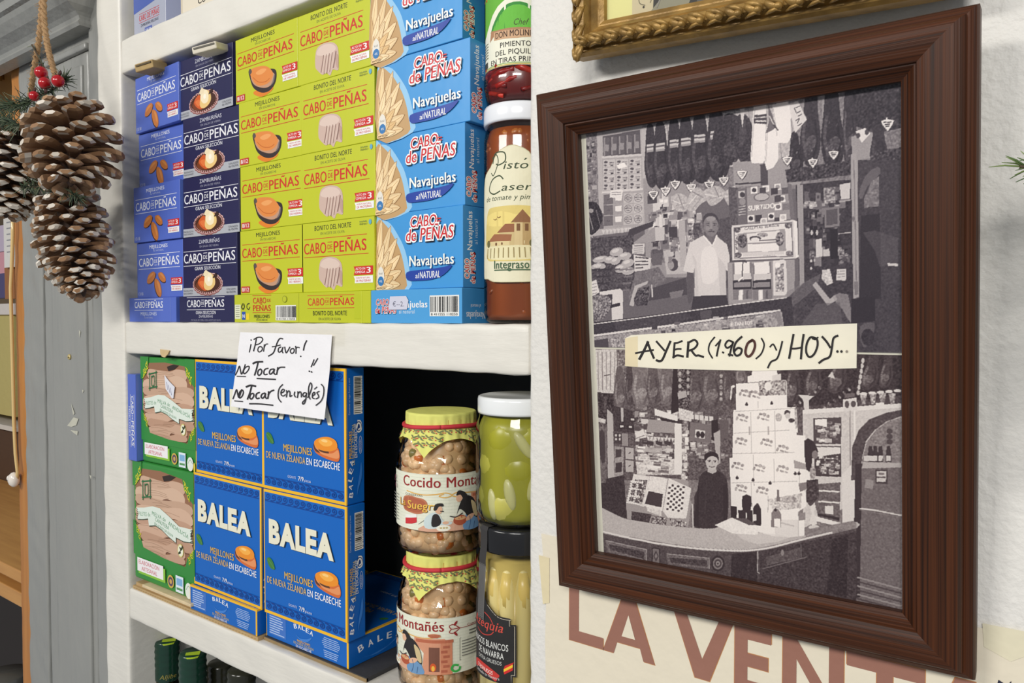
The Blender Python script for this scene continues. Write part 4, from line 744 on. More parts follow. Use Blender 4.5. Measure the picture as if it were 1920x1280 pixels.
mb.poly([(-54, 60), (-44, 63), (-30, 61.6), (-18, 57), (-20, 54), (-22, 50.6), (-32, 55), (-44, 56.6), (-54, 53.6)], (196, 54, 46), p, sp=2); mb.text('COJONUDOS', -47, 57, 3.2, (240, 224, 214), w=22, rot=-.08, bold=.02, m=p); mb.text('Cultivado en Navarra', -50, 52.4, 2.6, (210, 206, 200), w=32, m=p)
mb.obj('label', t, 'black label with red script')
mb = MB(); lbl(mb, .0392, fc); mb.curv = None; S = []
for i in range(30): S.append((-38.0-3.2*i/29, 158-48*i/29))
vs = []
for k, (a, b) in enumerate(S): vs += [mb.fr(a-5.4, b-10, .5), mb.fr(a+5.4, b-10, .5)]
top = [(Vector((.0376*math.cos(fc-1.0), .0376*math.sin(fc-1.0), .150)))]
mb.add(vs, [[2*i, 2*i+2, 2*i+3, 2*i+1] for i in range(29)], (52, 50, 50), p)
q0 = mb.fr(-43.4, 148, .5); q1 = mb.fr(-32.6, 148, .5); ra = fc-.98
lidp = lambda da, rr, z: Vector((rr*math.cos(ra+da), rr*math.sin(ra+da), z))
pr = [(.0395, .153), (.0388, .158), (.0382, .162), (.0378, .170), (.0378, .178), (.0366, .1814), (.0320, .1816), (.022, .1816)]
vs = [q0, q1]
for rr, z in pr: vs += [lidp(-.0054/rr, rr, z), lidp(.0054/rr, rr, z)]
mb.add(vs, [[2*i, 2*i+1, 2*i+3, 2*i+2] for i in range(len(pr))], (52, 50, 50), p)
for i in range(0, 29):
    a, b = S[i]
    for dx in (-3, 0, 3): mb.l = .56; mb.stroke([(a+dx-1.4, b-10), (a+dx, b-11.4), (a+dx+1.4, b-10), (a+dx, b-8.6), (a+dx-1.4, b-10)], .35, (136, 134, 132), p, sp=1)
    for sx in (-5, 5): mb.l = .56; mb.stroke([(a+sx, b-10), (a+sx-.1, b-11.7)], .4, (160, 158, 154), p)
mb.obj('seal_strip', t, 'black lace patterned seal strip')
# pisto jar
t, fc = jar_root('vegetable_ratatouille_jar', -.4, .045, 1.4957, 'slim jar of brown vegetable stew with white lid and cream label showing a church')
mb = MB(); mb.lathe([(0, .0008), (.028, .0004), (.0315, .003), (.0330, .009), (.0330, .158), (.0320, .165), (.0300, .170), (.0300, .176)], (255, 255, 255), 'glass', 64); mb.obj('glass_body', t)
mb = MB(); mb.lathe([(.0298, .1715), (.0326, .171), (.0332, .173), (.0332, .184), (.0322, .1868), (.0300, .1874), (0, .1868)], (236, 238, 242), 'shiny', 64); mb.obj('lid', t, 'white lid')
mb = MB(); r = random.Random(9); mb.lathe([(0, .003), (.0285, .003), (.0305, .008), (.0305, .158), (.028, .167), (0, .167)], (150, 74, 26), 'food', 36)
for k in range(240):
    a = r.uniform(0, 6.283); z = r.uniform(.008, .162); c = r.choice([(170, 88, 30), (156, 74, 24), (180, 100, 36), (146, 96, 34), (160, 62, 22), (186, 112, 48)])
    mb.blob3((.0265*math.cos(a), .0265*math.sin(a), z), r.uniform(.003, .006), .0032, r.uniform(.003, .006), c, 'food', randrot(r), 8, 6)
mb.obj('contents', t)
mb = MB(); lbl(mb, .0332, fc); fr0 = mb.fr; mb.fr = lambda a, b, l: fr0(a-8, b, l); CR = (232, 226, 196); IN = (60, 74, 50)
out = [(-36, 42), (-33, 39), (-26, 38.6), (-18, 36), (0, 35.4), (18, 36), (26, 38.6), (33, 39), (36, 42), (36, 62), (34.6, 76), (36, 92), (35, 118), (30, 128), (22, 133), (14, 144), (6, 148), (0, 149.4), (-6, 148), (-14, 144), (-22, 133), (-30, 128), (-35, 118), (-36, 92), (-34.6, 76), (-36, 62)]
mb.poly([(a*1.02, b+(b-92)*.01) for a, b in out], (196, 190, 150), p, sp=2); mb.poly(out, CR, p, sp=2)
S2 = lambda q, w=.9: mb.stroke(q, w, IN, p)
S2([(-20, 140), (-15, 143), (-13, 136), (-18, 126), (-21, 128)]); S2([(-19, 136), (-16, 144), (-7, 144), (-6, 137), (-12, 134), (-15, 135)], 1.1)
mb.text('isto', -8, 130, 6.6, IN, w=21, sh=.35, m=p, bold=.005); mb.text('´', 10, 131, 8, IN, w=3, m=p)
S2([(-8, 122), (-12, 125), (-20, 122), (-24, 114), (-18, 110), (-11, 112)], 1.1); mb.text('asero', -10, 112, 6.2, IN, w=34, sh=.35, m=p, bold=.005)
mb.text('de tomate y pimiento', -29, 104.4, 4.2, IN, w=60, sh=.25, m=p)
mb.poly([(-26, 96), (-14, 99), (14, 99), (27, 96), (29, 76), (27, 56), (10, 53), (-14, 53), (-28, 56), (-30, 76)], (222, 200, 120), p, sp=4); mb.poly([(-26, 92), (-10, 95), (8, 91), (26, 93), (26, 84), (0, 82), (-26, 84)], (236, 214, 130), p, sp=3); mb.poly([(-28, 68), (0, 70), (28, 68), (28, 58), (10, 54), (-14, 54), (-27, 57)], (232, 222, 178), p, sp=3)
SB = (120, 82, 50); ST = (214, 190, 140)
mb.poly([(2, 66), (2, 86), (16, 86), (16, 66)], ST, p); mb.poly([(9, 66), (9, 86), (16, 86), (16, 66)], (186, 156, 106), p); mb.poly([(-1, 85), (9, 96), (19, 85)], (142, 98, 64), p)
for x in (4, 11): mb.rect(x, 78, 3, 6, SB, p)
mb.poly([(-12, 66), (-12, 78), (2, 78), (2, 66)], (206, 182, 130), p); mb.poly([(-14, 77), (-6, 84), (2, 84), (2, 77)], (150, 96, 64), p); mb.poly([(-22, 66), (-22, 70), (-2, 70), (-2, 66)], (222, 202, 150), p); mb.poly([(-25, 70), (-17, 76), (0, 75), (-1, 69.4)], (158, 102, 68), p); mb.ell(-15, 67.4, 1.1, 1.4, SB, p); mb.ell(-9, 67.6, .8, 1.2, SB, p)
for x in (-25, 20, 25, 17): mb.ell(x, 68, 2.4, 3, (110, 104, 60), p)
for i in range(12): mb.stroke([(-26+4.6*i, 64), (-27+4.8*i, 56)], .8, (150, 130, 80), p)
for x, y in ((-16, 88), (-12, 89.6)): mb.stroke([(x-1.6, y+.8), (x, y), (x+1.6, y+.9)], .5, SB, p)
mb.text('IntegrasoL', -17, 46.6, 7, (58, 92, 62), w=36, bold=.02, m=p); mb.rect(-17, 45, 36, .8, (58, 92, 62), p)
mb.obj('label', t, 'cream label with a village church')
# piquillo pepper jar
t, fc = jar_root('red_pepper_jar', -.4, .045, 1.6833, 'jar of red pepper strips with green label on top of the slim jar')
mb = MB(); mb.lathe([(0, .0008), (.026, .0004), (.0296, .003), (.0316, .010), (.0330, .018), (.0330, .024), (.0316, .030), (.0312, .036), (.0312, .100), (.0322, .106), (.0318, .114), (.029, .120), (.029, .126)], (255, 255, 255), 'glass', 64); mb.obj('glass_body', t)
mb = MB(); mb.lathe([(.029, .122), (.0316, .1215), (.0318, .133), (.031, .135), (0, .135)], (214, 40, 40), 'shiny', 48); mb.obj('lid', t)
mb = MB(); r = random.Random(13); mb.lathe([(0, .003), (.026, .003), (.029, .012), (.0305, .02), (.029, .03), (.029, .10), (.027, .115), (0, .115)], (112, 18, 10), 'food', 36)
for k in range(60):
    a = r.uniform(0, 6.283); z = r.uniform(.008, .036) if k < 44 else r.uniform(.09, .11); q = .0285
    mb.tube([((q+.0012*math.sin(i*2.1+k))*math.cos(a+.16*i), (q+.0012*math.sin(i*2.1+k))*math.sin(a+.16*i), z+.0016*i*math.sin(k)) for i in range(6)], r.uniform(.0014, .0030), r.choice([(176, 30, 16), (150, 20, 12), (196, 46, 24), (128, 14, 10)]), 'food', 8)
mb.obj('contents', t)
mb = MB(); lbl(mb, .0314, fc); fr0 = mb.fr; mb.fr = lambda a, b, l: fr0(a-4, b, l); CR = (238, 236, 216)
band(mb, -60, 60, 29, 98, CR); band(mb, -60, 60, lambda a: 56+.0*a, 98, (106, 178, 60)); mb.poly([(-60, 56), (-36, 60), (-24, 74), (-10, 84), (10, 84), (24, 74), (36, 60), (60, 56), (60, 54), (-60, 54)], CR, p, sp=2)
mb.poly([(-24, 56), (-20, 70), (-8, 80), (8, 80), (20, 70), (24, 56)], (60, 140, 60), p, sp=3); mb.poly([(-22, 56), (-18, 68), (-7, 77.6), (7, 77.6), (18, 68), (22, 56)], (106, 186, 66), p, sp=3)
mb.text('Chef', -3, 62, 5, (70, 70, 50), w=12, sh=.3, m=p); mb.poly([(-28, 52), (-20, 57), (20, 57), (30, 53), (26, 62), (18, 60), (-18, 60), (-26, 61)], (176, 130, 96), p); mb.poly([(-22, 52), (0, 51), (22, 53), (22, 59.6), (0, 58), (-22, 59)], (206, 166, 130), p)
mb.text('DON MOLINICO', -20, 53, 5, (56, 36, 26), w=40, bold=.03, m=p)
for i, (tx, w2) in enumerate((('PIMIENTOS', 30), ('DEL PIQUILLO', 40), ('EN TIRAS PRIMERA', 52))): mb.text(tx, 0, 44.6-6.4*i, 4.2, (50, 48, 44), w=w2, bold=.012, al='c', m=p)
mb.rect(-60, 29.4, 120, .9, (206, 190, 100), p); mb.rect(-60, 30.8, 120, .5, (120, 170, 70), p)
for i in range(6): mb.rect(-44, 52-2.4*i, 13, .8, (130, 130, 110), p)
mb.rect(-42, 32, 10, 5, (60, 60, 56), p); mb.obj('label', t, 'green and white label')
# olive oil bottles on the shelf below
def bottle(px, y, ztop, lab, sticker, script, dark=False):
    x = wx(px, y, 1220); t = empty('olive_oil_bottle', (x, y, ztop-.26), lab, 'bottle', group='olive oil bottles below the lowest board')
    mb = MB(); mb.lathe([(0, 0), (.015, 0), (.0172, .006), (.0172, .13), (.0172, .165), (.0168, .19), (.0155, .205), (.0155, .215)], (255, 255, 255), 'green_glass', 40); mb.obj('glass_body', t)
    mb = MB(); mb.lathe([(0, .004), (.0155, .006), (.0155, .13), (.0155, .163), (.015, .188), (.013, .204), (0, .204)], (96, 84, 20), 'food', 32); mb.obj('oil', t)
    mb = MB(); pr = [(.0165, .204)]
    for i in range(18): pr.append((.0172+.0005*math.sin(i*1.9)*(1 if i > 5 else 0), .206+.0028*i))
    pr += [(.0165, .2575), (.0150, .2595), (0, .26)]
    mb.lathe(pr, (24, 58, 44) if not dark else (40, 40, 28), 'shiny', 48)
    fc = math.atan2(-.5-y, -x); mb.fr = cyl(0, 0, 0, .0176, fc); mb.curv = 3.0; mb.l = .15
    if script: mb.text('Aljibe', -11, 209.5, 6, (150, 140, 70), w=22, sh=.3, bold=.01)
    mb.obj('cap', t, 'dark green ribbed cap' if not dark else None)
    if sticker:
        s = MB(); s.fr = flat((0, 0, .26), (math.cos(fc+math.pi/2), math.sin(fc+math.pi/2), 0), (-math.cos(fc), -math.sin(fc), 0)); s.l = .25; s.poly([(-8+sticker, -12), (9+sticker, -16), (11+sticker, -4), (-7+sticker, -3)], (176, 204, 40), 'paper')
        s.fr = cyl(0, 0, 0, .0176, fc); s.curv = 3.0; s.l = .1; s.poly([(-8+sticker, 259), (9+sticker, 259), (7+sticker, 256.6), (-6+sticker, 257)], (176, 204, 40), 'paper'); s.obj('price_sticker', t, 'lime green sticker')
bottle(314, .052, wp(314, 1196, .052).z, 'olive oil bottle at the far left under the lowest board, lettered cap with green sticker', 1, True)
bottle(361, .040, wp(361, 1220, .040).z, 'second olive oil bottle from the left, plain green cap with green sticker', -1, False)
bottle(412, .085, wp(412, 1240, .085).z, 'third olive oil bottle from the left, dark cap in the shade', 0, False, True)
bottle(452, .050, wp(452, 1252, .050).z, 'fourth olive oil bottle from the left, farthest right, dark cap', 0, False, True)
# ------------------------------------------------------------------ brown picture frame with the two old photographs
FW, FHt = .2697, .3624
def rot3(a, ax): return Matrix.Rotation(a, 3, ax)
FM = rot3(.036, 'Z') @ rot3(.082, 'X') @ rot3(-.0047, 'Y'); FO = Vector((-.1804, -.0412, 1.4787))
frame = empty('picture_frame', FO, 'large brown wooden picture frame holding two old shop photographs, leaning from the wall', 'picture frame', FM.to_euler())
IX0, IX1, IZ0, IZ1 = -.1032, .0985, -.1508, .1490      # opening
PROF = [(0, .0225), (0, .0100), (.0010, .0075), (.0040, .0058), (.0052, .0060), (.0058, .0036), (.0076, .0012), (.0100, .0002), (.0130, 0), (.0180, .0004), (.0225, .0014), (.0262, .0030), (.0268, .0042), (.0276, .0042), (.0310, .0080), (.0326, .0090), (.0340, .0100), (.0340, .0150)]
def rail(name, p0, p1, inn, wd, L0, parent, prof, m, seg=2):
    """mitred moulding in its own space: x along the rail, y backwards, z from the outer edge inwards"""
    mb = MB(); L = (Vector(p1)-Vector(p0)).length; k = wd/prof[-1][0]; vs = []
    for t, d in prof: q = t*k; vs += [(q*L0[0], d, q), (L-q*L0[1], d, q)]
    n = len(prof); mb.add(vs, [[2*i, 2*i+1, 2*i+3, 2*i+2] for i in range(n-1)], (255, 255, 255), m)
    o = mb.obj(name, parent); u = (Vector(p1)-Vector(p0)).normalized(); w = Vector(inn); y = Vector((0, 1, 0))
    o.matrix_local = Matrix(((u.x, y.x, w.x, p0[0]), (u.y, y.y, w.y, p0[1]), (u.z, y.z, w.z, p0[2]), (0, 0, 0, 1))); return o
hw, hh = FW/2, FHt/2; lw, rw, tw, bw = IX0+hw, hw-IX1, hh-IZ1, IZ0+hh
A, B, Cc, D = (-hw, 0, -hh), (hw, 0, -hh), (hw, 0, hh), (-hw, 0, hh)
for p0, p1, inn, wd, a, b_ in ((A, B, (0, 0, 1), bw, lw, rw), (B, Cc, (-1, 0, 0), rw, bw, tw), (Cc, D, (0, 0, -1), tw, rw, lw), (D, A, (1, 0, 0), lw, tw, bw)):
    rail('frame_rail', p0, p1, inn, wd, (a/wd, b_/wd), frame, PROF, 'rail')
mb = MB(); mb.box(IX0-.012, IX1+.012, .0155, .0205, IZ0-.012, IZ1+.012, (228, 224, 206), 'paper'); mb.obj('backing_mat', frame, 'cream backing sheet')
mb = MB(); mb.add([(IX0-.003, .0108, IZ0-.003), (IX1+.003, .0108, IZ0-.003), (IX1+.003, .0108, IZ1+.003), (IX0-.003, .0108, IZ1+.003)], [[0, 1, 2, 3]], (255, 255, 255), 'pane'); mb.obj('glass', frame)
FMi = FM.transposed(); FMn = np.array(FMi); PD = .0148
def fl(px, py, d=PD):
    """frame coordinates (x, z) of the spot seen at (px, py) on the picture plane"""
    r = FMn @ (R @ np.array([px-960.0, 640.0-py, -F])); c = FMn @ (CAM-np.array(FO)); t = (d-c[1])/r[1]; p = c+t*r; return p[0], p[2]
class Art:
    """grey-scale painting on a fine grid, laid out in the photograph's own coordinates"""
    def __init__(s, x0, x1, z0, z1, res, g, seed):
        s.x0, s.x1, s.z0, s.z1 = x0, x1, z0, z1; s.nx = int((x1-x0)/res); s.nz = int((z1-z0)/res); s.a = np.full((s.nz, s.nx), float(g)); s.r = np.random.default_rng(seed); s.rr = random.Random(seed)
    def q(s, pts):
        o = []
        for x, y in pts: X, Z = fl(x, y); o.append(((X-s.x0)/(s.x1-s.x0)*s.nx, (s.z1-Z)/(s.z1-s.z0)*s.nz))
        return np.array(o)
    def fill(s, P, g, alpha=1.0, tex=0.0):
        c0, r0 = np.floor(P.min(0)).astype(int); c1, r1 = np.ceil(P.max(0)).astype(int)+1; c0, r0 = max(c0, 0), max(r0, 0); c1, r1 = min(c1, s.nx), min(r1, s.nz)
        if c1 <= c0 or r1 <= r0: return
        X, Y = np.meshgrid(np.arange(c0, c1)+.5, np.arange(r0, r1)+.5); ins = np.zeros(X.shape, bool); n = len(P)
        for i in range(n):
            x1, y1 = P[i-1]; x2, y2 = P[i]
            if y1 == y2: continue
            ins ^= ((y1 > Y) != (y2 > Y)) & (X < (x2-x1)*(Y-y1)/(y2-y1)+x1)
        sub_ = s.a[r0:r1, c0:c1]; v = g
        if tex:
            nz = s.r.normal(0, 1, X.shape)
            for ax in (0, 1): nz = nz+np.roll(nz, 1, ax)+np.roll(nz, -1, ax)
            v = g+tex*nz*.33
            sub_[ins] = sub_[ins]*(1-alpha)+v[ins]*alpha
        else: sub_[ins] = sub_[ins]*(1-alpha)+v*alpha
    def P(s, g, *xy, sp=0, al=1.0, tex=0.0):
        pts = list(zip(xy[::2], xy[1::2])); s.fill(s.q(spline(pts, sp) if sp else pts), g, al, tex)
    def E(s, g, cx, cy, rx, ry, an=0.0, al=1.0, tex=0.0):
        c, d = math.cos(an), math.sin(an); s.fill(s.q([(cx+rx*math.cos(t)*c-ry*math.sin(t)*d, cy+rx*math.cos(t)*d+ry*math.sin(t)*c) for t in np.linspace(0, 2*math.pi, 22)[:-1]]), g, al, tex)
    def L(s, g, w, *xy, sp=0, al=1.0):
        pts = list(zip(xy[::2], xy[1::2])); pts = spline(pts, sp, False) if sp else pts
        for (x1, y1), (x2, y2) in zip(pts[:-1], pts[1:]):
            d = math.hypot(x2-x1, y2-y1)+1e-6; nx, ny = -(y2-y1)/d*w/2, (x2-x1)/d*w/2; ex, ey = (x2-x1)/d*w*.3, (y2-y1)/d*w*.3
            s.fill(s.q([(x1+nx-ex, y1+ny-ey), (x2+nx+ex, y2+ny+ey), (x2-nx+ex, y2-ny+ey), (x1-nx-ex, y1-ny-ey)]), g, al)
    def X(s, n, lo, hi, x0, y0, x1, y1, sx=(3, 10), sy=(3, 12), sk=0.0):
        """clutter: n little goods of random grey inside a rectangle whose rows slope by sk"""
        r = s.rr
        for i in range(n):
            w, h = r.uniform(*sx), r.uniform(*sy); x, y = r.uniform(x0, max(x0+.1, x1-w)), r.uniform(y0, max(y0+.1, y1-h)); y += sk*(x-x0); g = r.uniform(lo, hi)
            s.P(g, x, y, x+w, y+sk*w, x+w, y+h+sk*w, x, y+h)
            if w > 4 and h > 4 and r.random() < .6: s.P(g+r.choice((-45, 45, 60)), x+w*.2, y+h*.25, x+w*.8, y+h*.22, x+w*.78, y+h*.5, x+w*.2, y+h*.55)
    def row(s, n, g, g2, x0, y0, x1, y1, h, w):
        for i in range(n): t = i/max(1, n-1); x = x0+(x1-x0)*t; y = y0+(y1-y0)*t; s.P(g, x-w/2, y-h, x+w/2, y-h, x+w/2, y, x-w/2, y); s.P(g2, x-w*.4, y-h*.62, x+w*.4, y-h*.62, x+w*.4, y-h*.25, x-w*.4, y-h*.25); s.P(min(255, g+45), x-w*.45, y-h, x-w*.2, y-h, x-w*.2, y, x-w*.45, y)
    def ham(s, g, cx, y0, y1, w, tilt=0, hl=40):
        h = y1-y0; t = tilt; s.P(g, cx-w*.22, y0, cx+w*.2, y0, cx+w*.34+t*.4, y0+h*.35, cx+w*.5+t*.7, y0+h*.66, cx+w*.36+t, y0+h*.9, cx+t, y1, cx-w*.34+t, y0+h*.92, cx-w*.5+t*.6, y0+h*.68, cx-w*.4+t*.3, y0+h*.4, sp=4, tex=7)
        s.L(g+hl, w*.13, cx-w*.24+t*.3, y0+h*.36, cx-w*.34+t*.6, y0+h*.62, cx-w*.2+t*.9, y0+h*.84, sp=4, al=.38); s.L(g-22, w*.10, cx+w*.18+t*.3, y0+h*.4, cx+w*.3+t*.7, y0+h*.7, cx+w*.12+t, y0+h*.92, sp=4, al=.7); s.E(g+hl*.8, cx+w*.02+t*.8, y0+h*.70, w*.26, h*.11, .5, al=.5, tex=22); s.E(g+hl*.3, cx-w*.1+t*.9, y0+h*.86, w*.2, h*.07, .3, al=.5, tex=18)
    def T(s, g, t, x, y, h, w, slope=0.0):
        v, f = glyphs(t, 0.0); X = (v[:, 0]-v[:, 0].min())/np.ptp(v[:, 0])*w; Y = v[:, 1]*h/CAPH
        for dx in (0, h*.10):
            P = s.q(list(zip(x+X+dx, y-Y+slope*X)))
            for q in f: s.fill(P[list(q)], g)
    def tagw(s, cx, cy, k=1.0):
        s.L(235, 2*k, cx-1*k, cy-8*k, cx, cy-3*k); s.P(60, cx-10*k, cy-5*k, cx+11*k, cy-5*k, cx+3*k, cy+10*k, cx-2*k, cy+10*k, sp=2); s.P(238, cx-9.4*k, cy-4.4*k, cx+9.4*k, cy-5*k, cx+1.6*k, cy+9*k, cx-1*k, cy+9*k, sp=2)
        for i in range(3): s.L(60, 1.7*k, cx-(5.4-1.6*i)*k, cy+(-2+3*i)*k, cx+(5.4-1.6*i)*k, cy+(-2.6+3*i)*k)
    def build(s, name, lo, hi, parent, label, d, blur=1, sat=1.0):
        a = s.a.copy(); a += s.r.normal(0, 5, a.shape)
        for _ in range(blur): a = (a*2+np.roll(a, 1, 0)+np.roll(a, -1, 0)+np.roll(a, 1, 1)+np.roll(a, -1, 1))/6
        b_ = a.copy()
        for _ in range(3): b_ = (b_*2+np.roll(b_, 1, 0)+np.roll(b_, -1, 0)+np.roll(b_, 1, 1)+np.roll(b_, -1, 1))/6
        a = a+.7*(a-b_)
        t = np.clip(a/255, 0, 1); t = (t*.45+.55*(t*t*(3-2*t)))[..., None]; lo, hi = np.array(lo, float), np.array(hi, float); c = (lo+(hi-lo)*t)/255
        c = np.where(c <= .04045, c/12.92, ((c+.055)/1.055)**2.4); nx, nz = s.nx, s.nz
        X = s.x0+(np.arange(nx)+.5)/nx*(s.x1-s.x0); Z = s.z1-(np.arange(nz)+.5)/nz*(s.z1-s.z0); XX, ZZ = np.meshgrid(X, Z)
        V = np.stack([XX, np.full_like(XX, d), ZZ], -1).reshape(-1, 3); i = np.arange(nz*nx).reshape(nz, nx); Q = np.stack([i[1:, :-1], i[1:, 1:], i[:-1, 1:], i[:-1, :-1]], -1).reshape(-1, 4)
        me = bpy.data.meshes.new(name); me.vertices.add(len(V)); me.vertices.foreach_set('co', V.ravel().astype(np.float32)); me.loops.add(Q.size); me.loops.foreach_set('vertex_index', Q.ravel().astype(np.int32)); me.polygons.add(len(Q)); me.polygons.foreach_set('loop_start', np.arange(0, Q.size, 4, dtype=np.int32)); me.update(calc_edges=True)
        at = me.color_attributes.new('Col', 'FLOAT_COLOR', 'POINT'); at.data.foreach_set('color', np.concatenate([c.reshape(-1, 3), np.ones((nx*nz, 1))], 1).astype(np.float32).ravel()); me.materials.append(M['photo'])
        o = bpy.data.objects.new(name, me); COL.objects.link(o); o.parent = parent; o['label'] = label; return o
xa, _ = fl(1104, 400); xb = IX1+.002; zs = fl(1400, 658)[1]; zb = fl(1400, 1091)[1]
U = Art(xa, xb, zs+.0006, IZ1+.004, .00034, 100, 3)
# --- upper photograph: the shopkeeper behind his counter
U.P(124, 1095, 150, 1700, 130, 1700, 330, 1095, 400, tex=10); U.P(172, 1205, 240, 1480, 190, 1500, 300, 1205, 330, tex=8)
for x in range(1212, 1700, 26): U.L(88, 1.2, x, 130, x+24, 330, al=.5)
U.P(120, 1098, 250, 1122, 246, 1124, 520, 1100, 520, tex=12); U.X(70, 50, 170, 1099, 262, 1119, 470, (3, 9), (3, 8), -.1); U.P(172, 1119, 250, 1128, 248, 1133, 400, 1123, 400)
U.P(160, 1128, 248, 1204, 232, 1212, 430, 1132, 436); U.P(80, 1130, 256, 1200, 243, 1201, 288, 1131, 293); U.row(5, 92, 140, 1137, 292, 1194, 286, 34, 11); U.P(196, 1128, 293, 1204, 288, 1204, 292, 1128, 297)
for c in range(3):
    for r_ in range(4):
        x, y = 1131+24.5*c, 300+14.6*r_-1.2*c; U.P(186, x, y, x+22.5, y-1.5, x+22.8, y+12, x, y+13); U.E(80, x+5, y+4, 3.4, 2.4); U.E(96, x+4, y+10, 2.6, 1.8); U.L(90, 1.3, x+12, y+5, x+20, y+4.4); U.L(110, 1.2, x+12, y+8, x+20, y+7.4); U.P(60, x+14, y+9.5, x+19, y+9, x+19, y+11.4, x+14, y+11.8)
U.P(244, 1156, 310, 1170, 304, 1176, 312, 1160, 317); U.P(200, 1128, 359, 1206, 352, 1206, 356, 1128, 363)
for c in range(4):
    for r_ in range(3):
        x, y = 1132+18.6*c, 365+20*r_-c; g = (104, 150, 180, 186)[c]; U.P(g, x, y, x+17.4, y-1, x+17.6, y+17.5, x, y+18.5)
        if c > 1: U.E(104, x+8.6, y+8.6, 7.4, 7.6); U.E(g, x+8.6, y+8.6, 6.4, 6.6); U.L(80, 1.3, x+3, y+8, x+14, y+8); U.L(90, 1.2, x+6, y+5, x+11, y+5); U.L(90, 1.2, x+5, y+11.5, x+12, y+11.5)
        elif c == 1: U.P(232, x+3, y+2, x+15, y+1, x+15, y+12, x+3, y+12)
        else: U.L(70, 1, x+6, y+9, x+11, y+9)
U.P(226, 1145, 357, 1168, 355, 1166, 372, 1143, 370); U.L(120, 1, 1147, 361, 1165, 360); U.L(120, 1, 1147, 365, 1165, 364)
U.P(178, 1202, 240, 1209, 238, 1216, 424, 1207, 426); U.P(170, 1098, 432, 1180, 424, 1182, 434, 1100, 444)
for i in range(8): U.P(200, 1128+7*i, 431-.6*i, 1135+7*i, 431-.6*i, 1131.5+7*i, 440-.6*i)
U.P(30, 1099, 385, 1118, 380, 1130, 405, 1122, 430, 1104, 438, sp=3, tex=16); U.L(130, 2, 1104, 400, 1112, 430); U.L(110, 1.5, 1118, 394, 1126, 424); U.E(150, 1108, 395, 5, 4)
U.P(146, 1206, 335, 1300, 318, 1304, 520, 1212, 520); U.X(80, 55, 225, 1214, 360, 1290, 500, (6, 18), (8, 26), -.12)
# hams under the ceiling
for x0, x1 in ((1232, 1246), (1257, 1266), (1281, 1288), (1305, 1312), (1327, 1336), (1353, 1362)): U.P(205, x0, 240, x1, 232, (x0+x1)/2+2, 268)
for cx, y0, y1, w in ((1219, 236, 352, 26), (1238, 232, 356, 34), (1264, 226, 348, 34), (1286, 222, 346, 38), (1312, 214, 344, 42), (1343, 206, 340, 46)):
    U.ham(44, cx, y0, y1, w*1.0, 4, 66); yl = y0+(y1-y0)*.30
    for k, g in ((0, 190), (4, 90), (7, 196), (11, 150)): U.P(g, cx-w*.24, yl+k, cx+w*.24, yl+k-1.6, cx+w*.25, yl+k+2.4, cx-w*.24, yl+k+4)
U.E(46, 1366, 262, 30, 50, .1, tex=14); U.E(86, 1372, 280, 16, 14, al=.5, tex=20); U.E(52, 1396, 262, 20, 50, -.1, tex=12); U.E(92, 1392, 250, 6, 26, .1, al=.45); U.P(206, 1386, 196, 1398, 193, 1392, 240)
U.P(150, 1374, 304, 1500, 296, 1500, 346, 1376, 350); U.P(70, 1425, 308, 1440, 306, 1440, 346, 1426, 348); U.L(56, 3, 1380, 345, 1430, 342)
for g, q in ((238, (1413, 198, 1437, 193, 1434, 300, 1430, 306, 1410, 306, 1407, 298)), (234, (1437, 238, 1460, 232, 1459, 300, 1450, 314, 1438, 319, 1434, 306)), (236, (1448, 196, 1476, 190, 1483, 200, 1483, 258, 1477, 268, 1458, 268, 1455, 258))): U.P(g, *q); U.L(190, 2, q[0]+2, q[1]+8, q[-2]+2, q[-1]-4)
U.P(70, 1414, 216, 1438, 213, 1438, 233, 1413, 231); U.L(210, 1.6, 1415, 221, 1437, 219); U.L(220, 2.4, 1417, 227, 1436, 227); U.P(100, 1440, 195, 1446, 210, 1456, 238, 1448, 244, 1436, 250, 1442, 226); U.L(220, 1.6, 1443, 218, 1452, 236); U.L(60, 2.4, 1450, 234, 1459, 244)
U.P(150, 1504, 190, 1520, 180, 1514, 300, 1500, 306, al=.7); U.P(150, 1540, 176, 1546, 176, 1544, 260, al=.8); U.ham(48, 1522, 166, 312, 40, -4, 70); U.ham(42, 1560, 160, 320, 44, 2, 74); U.ham(50, 1592, 150, 316, 28, 2, 80); U.ham(38, 1490, 250, 330, 26, 4, 70); U.P(60, 1472, 318, 1600, 300, 1604, 326, 1520, 338, 1476, 342, tex=20)
for x in range(1480, 1600, 14): U.E(150, x, 268+((x*7) % 40), 1.6, 2.4, .4, al=.6); U.E(120, x+5, 230+((x*11) % 50), 1.3, 3, .3, al=.5)
U.P(212, 1480, 194, 1496, 189, 1513, 224, 1491, 249, 1483, 216); [U.L(60, 1.5, *l) for l in ((1489, 202, 1493, 211), (1492, 202, 1499, 199), (1494, 212, 1501, 208), (1496, 218, 1503, 214), (1492, 226, 1499, 222, 1495, 231), (1496, 236, 1503, 231))]
U.P(150, 1596, 256, 1640, 246, 1640, 330, 1600, 336); U.P(126, 1610, 300, 1632, 296, 1632, 340, 1612, 345); U.P(46, 1598, 170, 1690, 140, 1690, 240, 1640, 250, 1604, 236, tex=14); U.ham(50, 1648, 236, 314, 34, 0); U.P(60, 1630, 286, 1690, 276, 1690, 330, 1634, 312, tex=20)  # dark upper right corner has the glass reflection painted into its grey
for t in ((1225, 364), (1248, 357), (1266, 345), (1296, 351), (1330, 346), (1357, 338), (1391, 326), (1476, 300), (1524, 304), (1563, 289)): U.tagw(*t)
